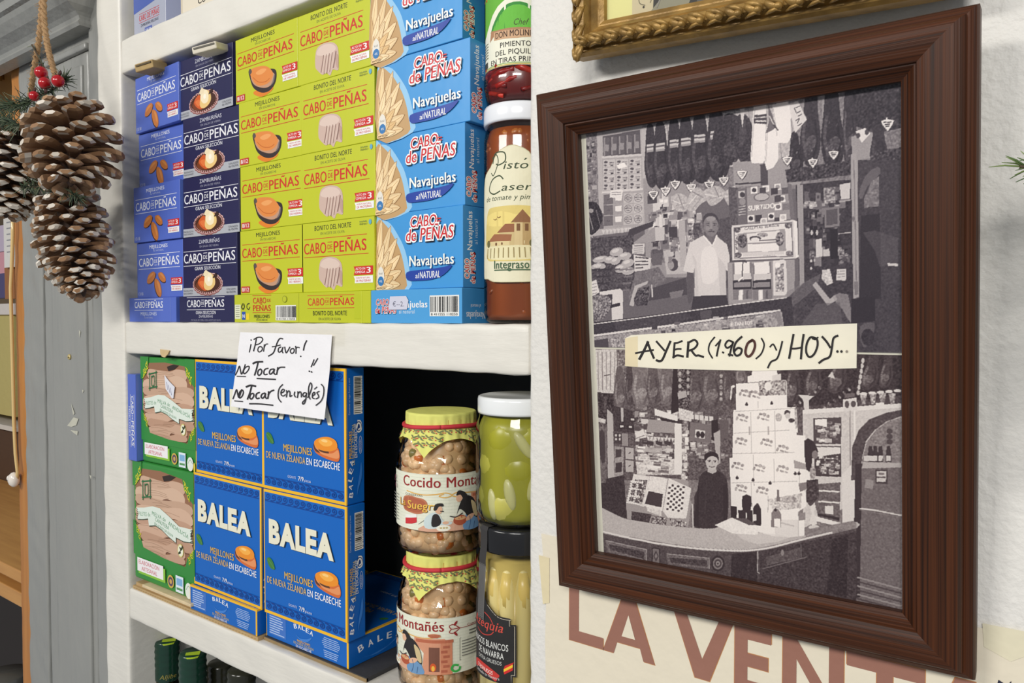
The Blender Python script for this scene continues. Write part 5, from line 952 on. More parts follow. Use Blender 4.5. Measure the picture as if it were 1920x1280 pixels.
U.P(226, 1604, 246, 1622, 240, 1632, 250, 1616, 268); U.E(70, 1609, 254, 4, 5); U.E(76, 1625, 248, 4, 5); U.tagw(1664, 232, 1.3)
# paper bags above the shopkeeper
for q in ((1258, 372, 1272, 362, 1288, 370, 1289, 392, 1276, 397, 1264, 390), (1288, 378, 1298, 356, 1312, 352, 1326, 372, 1312, 384, 1300, 398, 1289, 392), (1318, 360, 1340, 348, 1358, 356, 1356, 372, 1336, 386, 1326, 378), (1356, 364, 1374, 350, 1380, 352, 1380, 384, 1370, 390)):
    U.P(176, *q, sp=3, tex=10); U.L(220, 2, q[0]+4, q[1]+4, q[4]-6, q[5]+14, al=.8); U.L(110, 1.5, q[2], q[3]+3, q[6]-8, q[7]-2, al=.8); U.L(130, 1.2, q[0]+10, q[1]+14, q[2]+14, q[3]+18, al=.7)
# middle shelves, rack of sausages, notices
U.P(150, 1168, 470, 1228, 424, 1230, 452, 1186, 458, 1186, 470); U.P(60, 1180, 430, 1226, 414, 1224, 424, 1176, 446); U.L(200, 5, 1168, 455, 1186, 455); U.P(216, 1236, 402, 1241, 402, 1242, 426, 1236, 426); U.P(190, 1228, 426, 1246, 425, 1246, 450, 1229, 452); U.P(60, 1254, 426, 1270, 424, 1270, 448, 1255, 450)
U.P(190, 1288, 442, 1310, 420, 1322, 430, 1320, 440, 1292, 456, tex=10); U.L(110, 1, 1293, 446, 1316, 432); U.L(110, 1, 1294, 450, 1318, 437)
U.P(180, 1244, 470, 1296, 462, 1298, 512, 1250, 514); U.E(70, 1262, 496, 10, 12); U.E(150, 1258, 497, 6, 8); U.P(96, 1222, 476, 1241, 474, 1241, 496, 1223, 498); U.X(24, 60, 200, 1250, 440, 1290, 500, (4, 9), (5, 12)); U.P(170, 1272, 414, 1284, 412, 1288, 500, 1276, 500)
U.P(72, 1108, 446, 1188, 440, 1190, 540, 1110, 566, tex=14)
for x, y, rx, ry, an in ((1126, 486, 15, 6, -.2), (1156, 472, 13, 8, -.3), (1144, 487, 12, 7, -.1), (1171, 480, 13, 7, -.2), (1154, 489, 10, 7, -.4), (1177, 493, 12, 8, -.3), (1164, 503, 12, 8, -.3), (1178, 508, 12, 7, -.2), (1122, 500, 14, 7, -.1)): U.E(54, x+1, y+2, rx, ry, an); U.E(172, x, y, rx, ry, an); U.E(206, x-2, y-2, rx*.55, ry*.4, an)
for i in range(26): U.L(40+((i*37) % 110), 3.2, 1110+((i*23) % 66), 506+((i*13) % 52), 1124+((i*23) % 66), 504+((i*13) % 52), al=.9)
U.P(200, 1186, 458, 1209, 456, 1208, 476, 1185, 475); [U.L(110, 1, 1189, 461+4*i, 1205, 460+4*i) for i in range(4)]; U.P(206, 1188, 477, 1221, 484, 1219, 505, 1190, 509)
for i in range(4): U.L(60, 2.2, 1192, 482+6.4*i+(1.5 if i else 0), 1215-(10 if i == 3 else 0), 484+5.8*i)
U.P(110, 1192, 510, 1235, 500, 1250, 524, 1226, 540, 1186, 574, 1178, 560, tex=8); U.P(178, 1180, 572, 1190, 536, 1215, 526, 1214, 532, 1196, 540, 1188, 574); U.P(74, 1188, 560, 1196, 542, 1218, 536, 1214, 572, 1190, 574, tex=26); U.P(70, 1222, 540, 1286, 520, 1290, 552, 1216, 564); U.P(120, 1255, 548, 1282, 543, 1278, 556, 1258, 560); U.L(205, 2.4, 1222, 534, 1223, 556)
# bag on a scale at the left edge
U.P(214, 1124, 547, 1163, 541, 1168, 546, 1168, 598, 1147, 600, 1147, 562, 1126, 560); U.P(60, 1126, 554, 1148, 551, 1148, 571, 1126, 574); U.P(44, 1142, 572, 1163, 567, 1163, 573, 1142, 578); U.P(220, 1104, 530, 1118, 524, 1124, 548, 1106, 558); [U.L(110, 1, 1106, 534+6*i, 1119, 531+6*i) for i in range(4)]; U.P(118, 1104, 560, 1128, 552, 1146, 562, 1138, 590, 1120, 602, 1104, 602, sp=3, tex=30)
# shopkeeper
U.X(40, 60, 210, 1288, 395, 1318, 470, (5, 12), (5, 14)); U.P(66, 1300, 420, 1400, 400, 1400, 540, 1304, 540, tex=12, al=.6)
U.P(86, 1288, 506, 1301, 509, 1299, 556, 1294, 568, 1289, 560, sp=2); U.P(84, 1358, 506, 1369, 506, 1376, 528, 1372, 532, 1362, 520)
U.P(206, 1319, 441, 1306, 448, 1293, 456, 1287, 480, 1281, 508, 1300, 512, 1303, 500, 1302, 556, 1330, 557, 1362, 554, 1361, 506, 1367, 510, 1368, 480, 1363, 458, 1348, 446, 1341, 440, 1335, 452); U.P(188, 1296, 470, 1303, 500, 1303, 556, 1310, 556, 1306, 490, al=.7); U.P(230, 1316, 470, 1340, 466, 1346, 520, 1318, 530, sp=3, al=.6); U.P(178, 1346, 480, 1362, 500, 1361, 554, 1350, 554, al=.55)
U.P(104, 1322, 432, 1343, 430, 1344, 444, 1336, 462, 1325, 446); U.L(230, 2.4, 1319, 442, 1328, 452, 1335, 460); U.L(230, 2.4, 1344, 441, 1340, 452, 1336, 460); U.P(54, 1300, 555, 1362, 553, 1366, 572, 1296, 580)
U.P(122, 1319, 410, 1322, 402, 1333, 400, 1344, 406, 1347, 420, 1345, 434, 1336, 443, 1326, 440, 1320, 428, sp=4); U.P(64, 1318, 418, 1319, 406, 1326, 400, 1338, 400, 1346, 408, 1348, 422, 1344, 412, 1334, 406, 1324, 408, sp=3); U.E(146, 1333, 410, 9, 5); U.P(150, 1331, 414, 1335, 414, 1336, 429, 1331, 429, al=.6); U.E(148, 1327, 428, 4, 4, al=.6); U.L(70, 1.5, 1324, 419.4, 1330, 418.8); U.L(70, 1.5, 1337, 418.6, 1343, 419.4); U.E(60, 1327, 422.4, 2, 1); U.E(60, 1340, 422.2, 2, 1); U.L(84, 1.4, 1330.5, 430, 1335, 430.6); U.L(60, 1.8, 1328, 434.4, 1334, 433.6, 1340, 434.6); U.P(90, 1319, 424, 1323, 438, 1330, 443, 1324, 438, al=.7); U.E(100, 1318.4, 424, 1.8, 4); U.E(96, 1347.4, 424, 1.6, 4)
# biscuit boxes and jars on the counter
U.P(86, 1366, 350, 1384, 352, 1386, 420, 1368, 424, tex=8); U.P(104, 1381, 356, 1400, 352, 1402, 420, 1384, 424); [U.L(190, 1.3, 1385, 388+5*i, 1398, 386+5*i) for i in range(4)]; U.E(140, 1392, 378, 6, 7); U.P(190, 1384, 358, 1396, 357, 1396, 371, 1385, 372); U.E(60, 1392, 365, 5, 5)
U.P(146, 1400, 353, 1476, 343, 1482, 411, 1402, 419); U.P(110, 1476, 343, 1484, 346, 1490, 410, 1482, 411)
for x, y, g, e in ((1408, 351, 232, 60), (1430, 348, 236, 190), (1452, 345, 232, 150), (1466, 352, 90, 0), (1460, 367, 230, 90), (1452, 367, 70, 0), (1453, 382, 236, 110), (1468, 382, 120, 0), (1402, 404, 226, 40), (1416, 404, 60, 0), (1426, 409, 226, 170), (1440, 400, 234, 50), (1452, 408, 70, 0), (1462, 402, 232, 190), (1446, 353, 60, 0), (1424, 352, 70, 0)):
    U.P(g, x, y, x+12, y-1.4, x+12.4, y+11, x, y+12.4)
    if e: U.E(e, x+6, y+5.4, 4.4, 4)
U.E(96, 1428, 369, 15, 8, -.1); U.E(176, 1428, 369, 13.4, 6.4, -.1)
U.T(245, 'SURTIDO', 1403, 395, 9, 49, -.11)
U.P(208, 1372, 423, 1488, 412, 1492, 484, 1373, 488); U.P(236, 1488, 412, 1496, 416, 1500, 480, 1492, 484); U.P(120, 1376, 426, 1485, 416, 1488, 481, 1377, 485); U.P(222, 1378, 428, 1483, 418, 1486, 479, 1379, 483); U.P(150, 1383, 438, 1472, 429, 1474, 470, 1384, 474); U.P(220, 1400, 438, 1462, 432, 1462, 452, 1402, 456); U.P(232, 1402, 458, 1460, 455, 1460, 470, 1402, 472); U.E(90, 1392, 452, 9, 13, tex=30); U.E(110, 1462, 448, 8, 13, tex=30); U.E(70, 1416, 447, 11, 5); U.E(220, 1416, 449, 8, 4); U.L(100, 2, 1424, 451, 1456, 449); U.E(150, 1430, 440, 10, 4, tex=20)
U.T(110, 'GALLETAS', 1396, 431, 4.6, 34, -.1); U.T(110, 'BURGOS', 1434, 427, 4.6, 26, -.1); U.T(120, 'ORDEN', 1430, 480, 4, 22, -.05)
for x, y in ((1382, 431), (1478, 423), (1384, 478), (1480, 475)): U.E(110, x, y, 7, 5, tex=30)
U.X(16, 90, 170, 1378, 440, 1384, 470, (2, 4), (2, 4)); U.P(200, 1392, 474, 1470, 470, 1470, 477, 1393, 481)
U.P(150, 1364, 492, 1490, 486, 1490, 566, 1366, 570); U.P(214, 1449, 489, 1470, 486, 1474, 490, 1476, 550, 1470, 554, 1450, 554); U.P(150, 1453, 496, 1469, 494, 1470, 546, 1454, 547, tex=30); U.E(246, 1458, 497, 5, 5)
for x0 in (1373, 1410): U.P(120, x0, 494, x0+36, 491, x0+38, 560, x0+2, 562); U.P(232, x0+4, 492, x0+32, 490, x0+33, 512, x0+5, 514); U.P(196, x0+3, 514, x0+35, 512, x0+36, 524, x0+3, 526); U.P(44, x0+1, 526, x0+36, 523, x0+36, 542, x0+1, 543); U.P(132, x0+3, 530, x0+34, 528, x0+34, 538, x0+3, 539); U.P(222, x0+12, 544, x0+20, 543, x0+20, 562, x0+12, 563); U.P(250, x0+15, 545, x0+18, 545, x0+18, 560, x0+15, 560); U.P(90, x0+26, 544, x0+30, 544, x0+30, 560, x0+26, 560)
U.L(60, 2, 1393, 490, 1391, 526); U.L(60, 1.6, 1393, 490, 1400, 492); U.L(236, 3, 1385, 526, 1392, 520)
# cabinet at the right
U.P(54, 1492, 346, 1600, 336, 1600, 560, 1500, 560, tex=8); U.P(150, 1494, 346, 1506, 346, 1508, 540, 1500, 548); U.X(70, 30, 130, 1508, 350, 1594, 500, (5, 14), (6, 20)); U.P(122, 1545, 390, 1574, 386, 1574, 424, 1546, 427); U.P(84, 1549, 394, 1570, 391, 1570, 420, 1550, 422); U.P(130, 1544, 352, 1566, 350, 1566, 380, 1545, 382, tex=28); U.P(200, 1574, 346, 1594, 342, 1594, 372, 1577, 374); U.L(160, 3, 1574, 378, 1594, 375); U.L(180, 2, 1572, 438, 1595, 436)
U.X(14, 120, 200, 1504, 376, 1535, 392, (4, 8), (4, 10)); U.P(206, 1529, 449, 1541, 447, 1542, 481, 1530, 482); U.P(190, 1543, 468, 1555, 466, 1556, 480, 1544, 481); U.P(26, 1556, 430, 1570, 428, 1571, 484, 1557, 486); U.E(190, 1521, 489, 2.4, 3); U.E(170, 1527, 488, 2, 3); U.E(190, 1521, 503, 2, 3); [U.P(24, 1518+8*i, 424, 1525+8*i, 423, 1525+8*i, 445, 1519+8*i, 446) for i in range(2)]; [U.E(190, 1522+10*i, 436, 2.4, 5) for i in range(2)]
U.X(26, 60, 150, 1571, 450, 1596, 500, (4, 10), (4, 10)); U.P(206, 1569, 505, 1587, 504, 1586, 526, 1568, 525); [U.L(110, 1, 1571, 509+5*i, 1584, 508+5*i) for i in range(3)]; U.P(196, 1542, 506, 1556, 504, 1562, 530, 1551, 535, 1540, 522, tex=16)
U.P(64, 1474, 560, 1530, 510, 1540, 520, 1550, 560, 1600, 556, 1600, 612, 1474, 612, tex=8); U.P(120, 1474, 548, 1540, 512, 1530, 540, 1480, 580, al=.5); U.P(168, 1523, 534, 1530, 528, 1556, 560, 1566, 552, 1570, 562, 1552, 573); U.P(150, 1560, 556, 1590, 552, 1596, 606, 1580, 580, sp=2, al=.7); U.P(96, 1530, 570, 1575, 566, 1580, 610, 1500, 612, al=.6)
U.P(158, 1595, 290, 1606, 286, 1612, 556, 1600, 560); U.P(110, 1600, 404, 1603, 410, 1600, 417, 1597, 410); U.P(120, 1601, 528, 1609, 527, 1610, 552, 1602, 553); U.L(120, 1.4, 1601, 300, 1606, 540)
U.P(62, 1608, 300, 1690, 300, 1690, 660, 1612, 660, tex=6); U.P(96, 1610, 366, 1622, 330, 1646, 312, 1650, 326, 1626, 350, 1617, 372, sp=2); U.P(130, 1620, 372, 1634, 340, 1648, 330, 1648, 386, 1620, 390, al=.8, tex=14); U.P(40, 1614, 404, 1650, 400, 1652, 560, 1612, 560); U.P(90, 1618, 436, 1640, 432, 1684, 446, 1684, 494, 1650, 500, 1640, 470, al=.55, tex=5); U.P(206, 1664, 493, 1684, 494, 1684, 499, 1665, 498); U.P(34, 1596, 560, 1640, 556, 1642, 612, 1596, 608)  # right strip: doorway painted darker to include the reflection in the glass
U.P(58, 1605, 606, 1648, 600, 1650, 660, 1606, 660, tex=6); U.P(96, 1612, 612, 1640, 606, 1632, 640, 1618, 650, sp=3, al=.8); U.E(44, 1627, 632, 12, 16, tex=8)
# counter glass and its sloping edges
U.P(52, 1100, 606, 1376, 571, 1484, 556, 1490, 620, 1100, 664, tex=6); U.P(80, 1150, 604, 1280, 582, 1300, 596, 1160, 630, al=.5, tex=10); U.P(92, 1312, 584, 1334, 580, 1334, 596, 1314, 598, al=.7); U.L(222, 1.6, 1100, 609, 1200, 596, 1376, 571, 1474, 558)
U.L(214, 4, 1100, 631, 1250, 611, 1398, 590, 1462, 582); U.P(150, 1100, 634, 1400, 593, 1466, 584, 1470, 612, 1100, 664, tex=14); U.X(30, 50, 190, 1180, 606, 1440, 640, (5, 16), (3, 7), -.08); U.P(70, 1100, 640, 1140, 634, 1142, 658, 1100, 662); U.P(150, 1142, 634, 1180, 628, 1182, 660, 1144, 660, tex=24); U.T(215, 'BITANITOS', 1370, 612, 7, 40, -.1); U.P(130, 1452, 584, 1462, 583, 1468, 608, 1460, 612)
U.build('photograph', (34, 26, 36), (252, 243, 238), frame, 'upper black and white photograph of a man in a pale polo shirt at a shop counter', PD)
# --- lower photograph: the boy beside the pyramid of boxes
V = Art(xa+.0008, xb, zb+.0002, zs-.0004, .00034, 112, 5)
V.P(118, 1100, 655, 1700, 655, 1700, 1150, 1100, 1150, tex=8); V.P(70, 1300, 660, 1700, 655, 1700, 780, 1300, 800, tex=12)
V.P(86, 1108, 730, 1520, 760, 1520, 900, 1112, 900, tex=14)
V.X(150, 50, 215, 1190, 760, 1290, 870, (4, 14), (4, 12), .06); V.X(60, 40, 170, 1285, 770, 1372, 860, (4, 12), (5, 14), .04)
V.P(198, 1100, 655, 1158, 655, 1154, 738, 1110, 734, tex=10)
for i in range(6): V.L(140+12*(i % 2), 2.2, 1113+8*i, 660, 1115+7.4*i, 730)
V.L(110, 1.5, 1112, 676, 1116, 674); V.L(90, 2, 1133, 704, 1144, 702); V.P(46, 1108, 736, 1152, 738, 1150, 786, 1136, 796, 1112, 776, tex=22); V.L(120, 5, 1116, 744, 1122, 770, al=.6); V.L(110, 5, 1136, 744, 1134, 772, al=.5)
V.P(110, 1156, 655, 1184, 658, 1184, 716, 1158, 712, tex=22)
for cx, y0, y1, w, g in ((1162, 690, 772, 26, 92), (1180, 684, 760, 18, 66), (1201, 670, 766, 36, 112), (1224, 672, 762, 26, 84), (1250, 672, 760, 30, 104), (1304, 676, 772, 34, 80), (1334, 672, 768, 40, 84), (1366, 676, 762, 26, 74), (1388, 684, 720, 22, 100)): V.ham(g, cx, y0, y1, w, 2, 70)
V.P(34, 1262, 690, 1270, 690, 1274, 770, 1258, 776); V.P(70, 1270, 686, 1296, 690, 1294, 766, 1272, 766, tex=34); [V.E(170, 1275, 700+12*i, 3, 4) for i in range(4)]; [V.E(160, 1290, 698+13*i, 2.6, 4) for i in range(4)]; V.P(170, 1270, 736, 1286, 732, 1288, 744, 1272, 748); [V.E(150, 1352, 704+11*i, 3, 4, tex=20) for i in range(5)]; V.L(210, 2.5, 1372, 724, 1370, 748); V.E(230, 1375, 724, 3, 2.6)
V.P(190, 1112, 780, 1136, 786, 1135, 794, 1112, 788); V.E(210, 1118, 783, 4, 3); V.E(210, 1130, 788, 4, 3)
V.P(104, 1114, 800, 1138, 800, 1138, 876, 1117, 876, tex=10); V.P(60, 1124, 810, 1134, 812, 1134, 866, 1126, 860, sp=2); V.P(176, 1138, 766, 1149, 776, 1152, 900, 1140, 905); V.P(56, 1150, 760, 1186, 770, 1190, 812, 1152, 808, tex=10); V.P(180, 1164, 764, 1169, 764, 1169, 790, 1165, 790)
for x, y in ((1160, 795), (1176, 796), (1180, 782)): V.P(40, x, y, x+12, y+1, x+12, y+9, x, y+8); V.P(200, x+3, y+2, x+9, y+2.4, x+9, y+6, x+3, y+6)
V.P(60, 1151, 811, 1166, 812, 1166, 832, 1152, 831); [V.E(190, 1155+7*(i % 2), 816+7*(i//2), 2, 2.6) for i in range(4)]; V.P(140, 1166, 812, 1177, 813, 1178, 836, 1166, 835); V.P(150, 1152, 836, 1170, 838, 1168, 892, 1152, 896, tex=10); V.P(60, 1154, 842, 1165, 842, 1165, 856, 1154, 858); V.P(54, 1154, 868, 1166, 866, 1166, 884, 1154, 886)
for y in (838, 862): V.P(172, 1172, y, 1188, y+2, 1188, y+23, 1173, y+22); V.L(60, 1.6, 1179, y+12, 1182, y+10)
V.P(196, 1191, 855, 1265, 860, 1284, 882, 1284, 890, 1195, 890, tex=18); V.X(46, 90, 235, 1192, 830, 1262, 888, (10, 24), (3, 7), .06); V.P(222, 1190, 812, 1206, 804, 1212, 820, 1196, 822); V.L(120, 1.5, 1192, 822, 1208, 816)
V.P(150, 1216, 786, 1264, 790, 1274, 812, 1212, 810); [V.P(228, 1228+6*i, 766+2*i, 1234+6*i, 768+2*i, 1234+6*i, 780+1.6*i, 1228+6*i, 778+1.6*i) for i in range(7)]; V.P(36, 1236, 782, 1274, 790, 1268, 793, 1240, 788)
for i in range(8): V.P(210, 1212+6.6*i, 818+.4*i, 1218.6+6.6*i, 818+.4*i, 1215.3+6.6*i, 826+.4*i); V.P(56, 1213+16*(i//3), 826+3*(i % 3), 1226+16*(i//3), 828+3*(i % 3), 1224+16*(i//3), 836, 1214+16*(i//3), 832)
V.P(224, 1265, 793, 1278, 794, 1279, 890, 1264, 888); V.P(120, 1278, 795, 1290, 796, 1290, 900, 1279, 896, tex=26); V.X(20, 150, 235, 1277, 806, 1292, 905, (5, 10), (4, 9))
V.P(206, 1272, 764, 1300, 772, 1296, 790, 1274, 786, tex=14); V.P(112, 1294, 791, 1334, 796, 1333, 830, 1293, 826); V.P(208, 1304, 805, 1322, 807, 1321, 822, 1303, 820); V.E(40, 1309, 814, 4, 6); V.E(40, 1317, 815, 4, 6); [V.P(214, 1294+9*i, 776+i, 1301+9*i, 777+i, 1301+9*i, 786+i, 1294+9*i, 785+i) for i in range(5)]
V.P(34, 1334, 788, 1346, 786, 1348, 812, 1342, 828, 1334, 824); V.P(90, 1350, 786, 1366, 788, 1366, 822, 1350, 822); V.P(170, 1338, 812, 1350, 806, 1351, 868, 1344, 872); V.X(26, 60, 210, 1292, 826, 1338, 862, (5, 11), (6, 14))
# boy
V.P(46, 1310, 900, 1316, 888, 1326, 882, 1344, 882, 1356, 888, 1363, 900, 1366, 940, 1362, 980, 1344, 992, 1312, 992, 1302, 984, 1306, 940, sp=3, tex=5); V.P(30, 1302, 930, 1311, 910, 1310, 986, 1300, 986, al=.8); V.P(30, 1356, 910, 1364, 908, 1364, 974, 1356, 978, al=.7); V.L(66, 2, 1325, 900, 1322, 960, al=.5)
V.P(176, 1328, 876, 1342, 876, 1344, 884, 1336, 888, 1326, 884); V.P(186, 1323, 862, 1325, 853, 1336, 851, 1345, 856, 1346, 867, 1342, 877, 1335, 882, 1328, 879, 1324, 871, sp=4); V.P(34, 1322, 864, 1321, 853, 1328, 848, 1338, 847, 1346, 852, 1348, 866, 1344, 858, 1336, 855, 1328, 857, sp=3); V.L(60, 1.4, 1327, 863, 1332, 863); V.L(60, 1.4, 1338, 863.4, 1343, 863.6); V.E(50, 1330, 865, 1.6, 1.1); V.E(50, 1341, 865.4, 1.6, 1.1); V.L(130, 1.3, 1335, 865, 1335.6, 870); V.L(80, 1.4, 1330, 874, 1335, 875.6, 1340, 874.4); V.E(150, 1347, 866, 1.6, 3.4)
V.E(40, 1330, 972, 3, 3)
# trays
V.P(150, 1172, 945, 1190, 888, 1290, 900, 1296, 946, 1290, 990, 1174, 972); V.P(216, 1176, 940, 1188, 888, 1218, 893, 1207, 950, tex=6); V.P(128, 1180, 938, 1191, 898, 1214, 900, 1204, 946, tex=60); V.P(220, 1206, 948, 1219, 892, 1252, 897, 1242, 958, tex=8); V.P(54, 1209, 944, 1216, 920, 1243, 926, 1240, 951); V.P(222, 1243, 958, 1254, 896, 1296, 915, 1288, 965, 1286, 972, 1252, 970, tex=6)
for i in range(6):
    for j in range(10): V.E(60 if (i+j) % 2 else 235, 1256+5.2*i-.5*j, 909+5*j+.8*i, 2.5, 2.2); V.E(80 if (i*j) % 3 else 230, 1184+4*i-.9*j, 902+4.4*j+.6*i, 1.8, 1.6)
V.P(206, 1212, 950, 1240, 956, 1240, 968, 1214, 958, tex=10); V.P(60, 1184, 958, 1222, 964, 1216, 982, 1184, 974, tex=14); V.P(110, 1222, 966, 1252, 970, 1248, 986, 1220, 982, tex=40); V.P(130, 1256, 972, 1286, 976, 1290, 992, 1256, 988, tex=40); V.P(46, 1124, 900, 1170, 890, 1176, 974, 1126, 952, tex=8); V.L(200, 2, 1298, 945, 1300, 990); V.P(100, 1116, 876, 1138, 872, 1136, 905, 1118, 905, tex=12)
# hams and cabinet on the right
V.P(44, 1462, 655, 1700, 655, 1700, 740, 1470, 766, tex=12)
for cx, y0, y1, w, t in ((1490, 668, 760, 30, -6), (1530, 672, 744, 34, -8), (1578, 664, 738, 36, -12), (1640, 664, 730, 34, -14), (1668, 660, 728, 26, -10)): V.ham(62, cx, y0, y1, w, t, 90)
for i in range(40): V.E(60+((i*53) % 110), 1480+((i*37) % 120), 722+((i*17) % 44), 2, 2.4)
[V.E(190, 1618-1.5*i, 676+10*i, 3, 5) for i in range(7)]; V.P(200, 1552, 706, 1560, 696, 1566, 710)
V.P(206, 1497, 740, 1527, 742, 1517, 750, 1517, 768, 1508, 768, 1506, 750)
V.P(196, 1505, 772, 1690, 762, 1690, 900, 1506, 990, tex=5); V.P(222, 1505, 768, 1690, 756, 1690, 764, 1505, 776); [V.P(150, 1612+18*i, 738, 1626+18*i, 736, 1622+18*i, 758, 1616+18*i, 758, tex=30) for i in range(4)]; [V.E(214, 1619+16*i, 738-1.4*i, 7, 3) for i in range(5)]; V.P(226, 1642, 755, 1658, 754, 1658, 766, 1642, 767); V.P(210, 1580, 749, 1606, 745, 1608, 768, 1582, 771); V.E(80, 1588, 758, 4, 7); V.E(80, 1600, 757, 5, 6); V.P(100, 1584, 738, 1602, 736, 1602, 744, 1584, 746)
V.P(70, 1525, 784, 1578, 782, 1577, 832, 1526, 832); V.X(40, 60, 210, 1527, 790, 1576, 830, (7, 14), (4, 8)); V.P(236, 1528, 786, 1550, 785, 1550, 800, 1528, 796); V.P(60, 1526, 836, 1577, 836, 1577, 894, 1527, 892); V.X(60, 50, 220, 1530, 850, 1576, 890, (4, 10), (3, 8)); V.P(216, 1528, 838, 1576, 838, 1576, 850, 1530, 856)
V.P(96, 1520, 908, 1576, 904, 1574, 985, 1534, 970, tex=10); V.P(220, 1534, 918, 1574, 920, 1574, 923, 1534, 921); V.P(216, 1534, 938, 1574, 941, 1574, 944, 1534, 941); V.P(214, 1547, 948, 1562, 948, 1562, 964, 1547, 962); V.P(40, 1534, 962, 1574, 970, 1574, 976, 1534, 966); V.P(226, 1524, 966, 1576, 980, 1576, 988, 1528, 976)
V.L(226, 3, 1602, 770, 1604, 985); V.L(140, 2, 1594, 770, 1594, 985); V.P(214, 1578, 890, 1604, 862, 1605, 985, 1594, 995, 1580, 985)
V.P(70, 1596, 900, 1598, 838, 1610, 806, 1630, 786, 1660, 774, 1690, 768, 1690, 780, 1662, 790, 1640, 806, 1624, 826, 1616, 860, 1614, 900, tex=8); V.P(124, 1614, 900, 1617, 860, 1625, 828, 1642, 806, 1664, 790, 1690, 782, 1690, 900, tex=10)
[V.P(50, x-3, 836, x+3, 836, x+5, 852, x+5, 866, x-5, 866, x-5, 852) for x in (1632, 1641, 1651, 1666)]; [V.P(200, x-4, 854, x+4, 854, x+4, 864, x-4, 864) for x in (1624, 1632, 1641, 1651, 1666)]; [V.E(70, 1668, 808+10*i, 6, 5) for i in range(3)]; V.P(170, 1618, 866, 1690, 868, 1690, 880, 1616, 880)
V.P(104, 1606, 878, 1690, 876, 1690, 1150, 1596, 1150, tex=6); V.P(44, 1604, 870, 1616, 868, 1612, 1120, 1598, 1120); V.P(60, 1641, 880, 1664, 880, 1664, 907, 1641, 906); V.P(196, 1644, 883, 1662, 883, 1661, 903, 1644, 903); V.P(120, 1647, 886, 1658, 886, 1658, 890, 1647, 890); V.L(90, 3, 1645, 894, 1660, 895); V.P(140, 1622, 898, 1638, 900, 1637, 916, 1622, 915); V.L(206, 2.6, 1612, 953, 1640, 956, 1690, 966); V.L(120, 1.2, 1612, 956, 1690, 970)
for i in range(9): V.L(70 if i % 2 else 140, 3, 1608, 1082+8*i, 1690, 1104+8*i)
V.P(118, 1586, 1040, 1605, 1030, 1603, 1130, 1586, 1120, tex=6)
# pyramid of biscuit boxes
W1 = 236
for q in ((1410, 691, 1456, 690, 1458, 703, 1448, 704, 1448, 714, 1402, 717, 1402, 705, 1410, 703), (1380, 719, 1475, 714, 1476, 764, 1492, 764, 1496, 812, 1481, 800, 1481, 770, 1380, 772), (1375, 768, 1492, 763, 1494, 815, 1510, 817, 1511, 858, 1518, 872, 1519, 906, 1498, 920, 1372, 920), (1368, 858, 1490, 858, 1514, 872, 1516, 908, 1497, 912, 1510, 922, 1512, 948, 1496, 960, 1508, 972, 1508, 1006, 1452, 1006, 1372, 985)): V.P(W1, *q)
V.P(206, 1448, 704, 1464, 700, 1464, 716, 1448, 716); V.P(150, 1422, 714, 1474, 712, 1475, 740, 1424, 742, tex=34); V.E(226, 1440, 724, 7, 8); V.P(160, 1490, 764, 1494, 766, 1496, 802, 1491, 804, tex=20); V.P(150, 1488, 862, 1512, 870, 1512, 880, 1490, 878); V.P(120, 1497, 906, 1520, 902, 1518, 914, 1500, 922); V.P(130, 1496, 962, 1510, 960, 1510, 974, 1498, 976)
def pics(x, y, k, g=100):
    for dx, dy, rx, ry in ((0, 0, 4, 3), (7, 1, 5, 4), (14, 4, 4, 4), (-4, 6, 3, 5), (4, 9, 5, 2.4), (12, 11, 5, 2)): V.E(g+14*((dx*3+dy) % 4), x+dx*k, y+dy*k, rx*k*.8, ry*k*.8, .3, al=.75, tex=18)
for x, y in ((1392, 732), (1410, 734), (1386, 778), (1426, 776), (1384, 822), (1432, 824), (1462, 836), (1378, 868), (1418, 872), (1462, 874), (1384, 910), (1424, 914)): pics(x, y, 1.0)
V.P(60, 1474, 768, 1482, 772, 1478, 780, 1470, 776, sp=2); V.E(190, 1477, 779, 5, 6); V.E(70, 1484, 788, 6, 4, tex=20); V.E(130, 1460, 782, 6, 8, al=.6, tex=20); V.P(190, 1438, 936, 1504, 924, 1502, 952, 1450, 958, tex=22); V.E(150, 1480, 936, 14, 7, al=.6, tex=30); V.P(110, 1457, 918, 1461, 918, 1462, 940, 1456, 940)
for q in ((1380, 771, 1492, 765), (1376, 812, 1480, 806), (1408, 772, 1409, 850), (1452, 770, 1454, 850), (1374, 850, 1490, 848), (1412, 852, 1414, 910), (1451, 860, 1452, 905), (1498, 875, 1499, 908), (1372, 905, 1495, 902), (1408, 906, 1410, 950), (1440, 930, 1440, 960), (1500, 925, 1500, 955), (1497, 976, 1497, 1006), (1421, 752, 1422, 764)): V.L(150, 1.1, *q, al=.8)
for x, y in ((1400, 758), (1447, 756), (1382, 896), (1412, 900), (1444, 906), (1491, 888), (1498, 888)): V.E(50, x, y, 3, 2.6); V.E(50, x, y-2, 1.5, 2.4)
for x in (1405, 1441): V.L(150, 3, x, 800, x, 814, al=.8)
V.P(214, 1452, 974, 1496, 974, 1497, 1008, 1454, 1006); V.L(170, 3, 1458, 978, 1488, 986, al=.7)
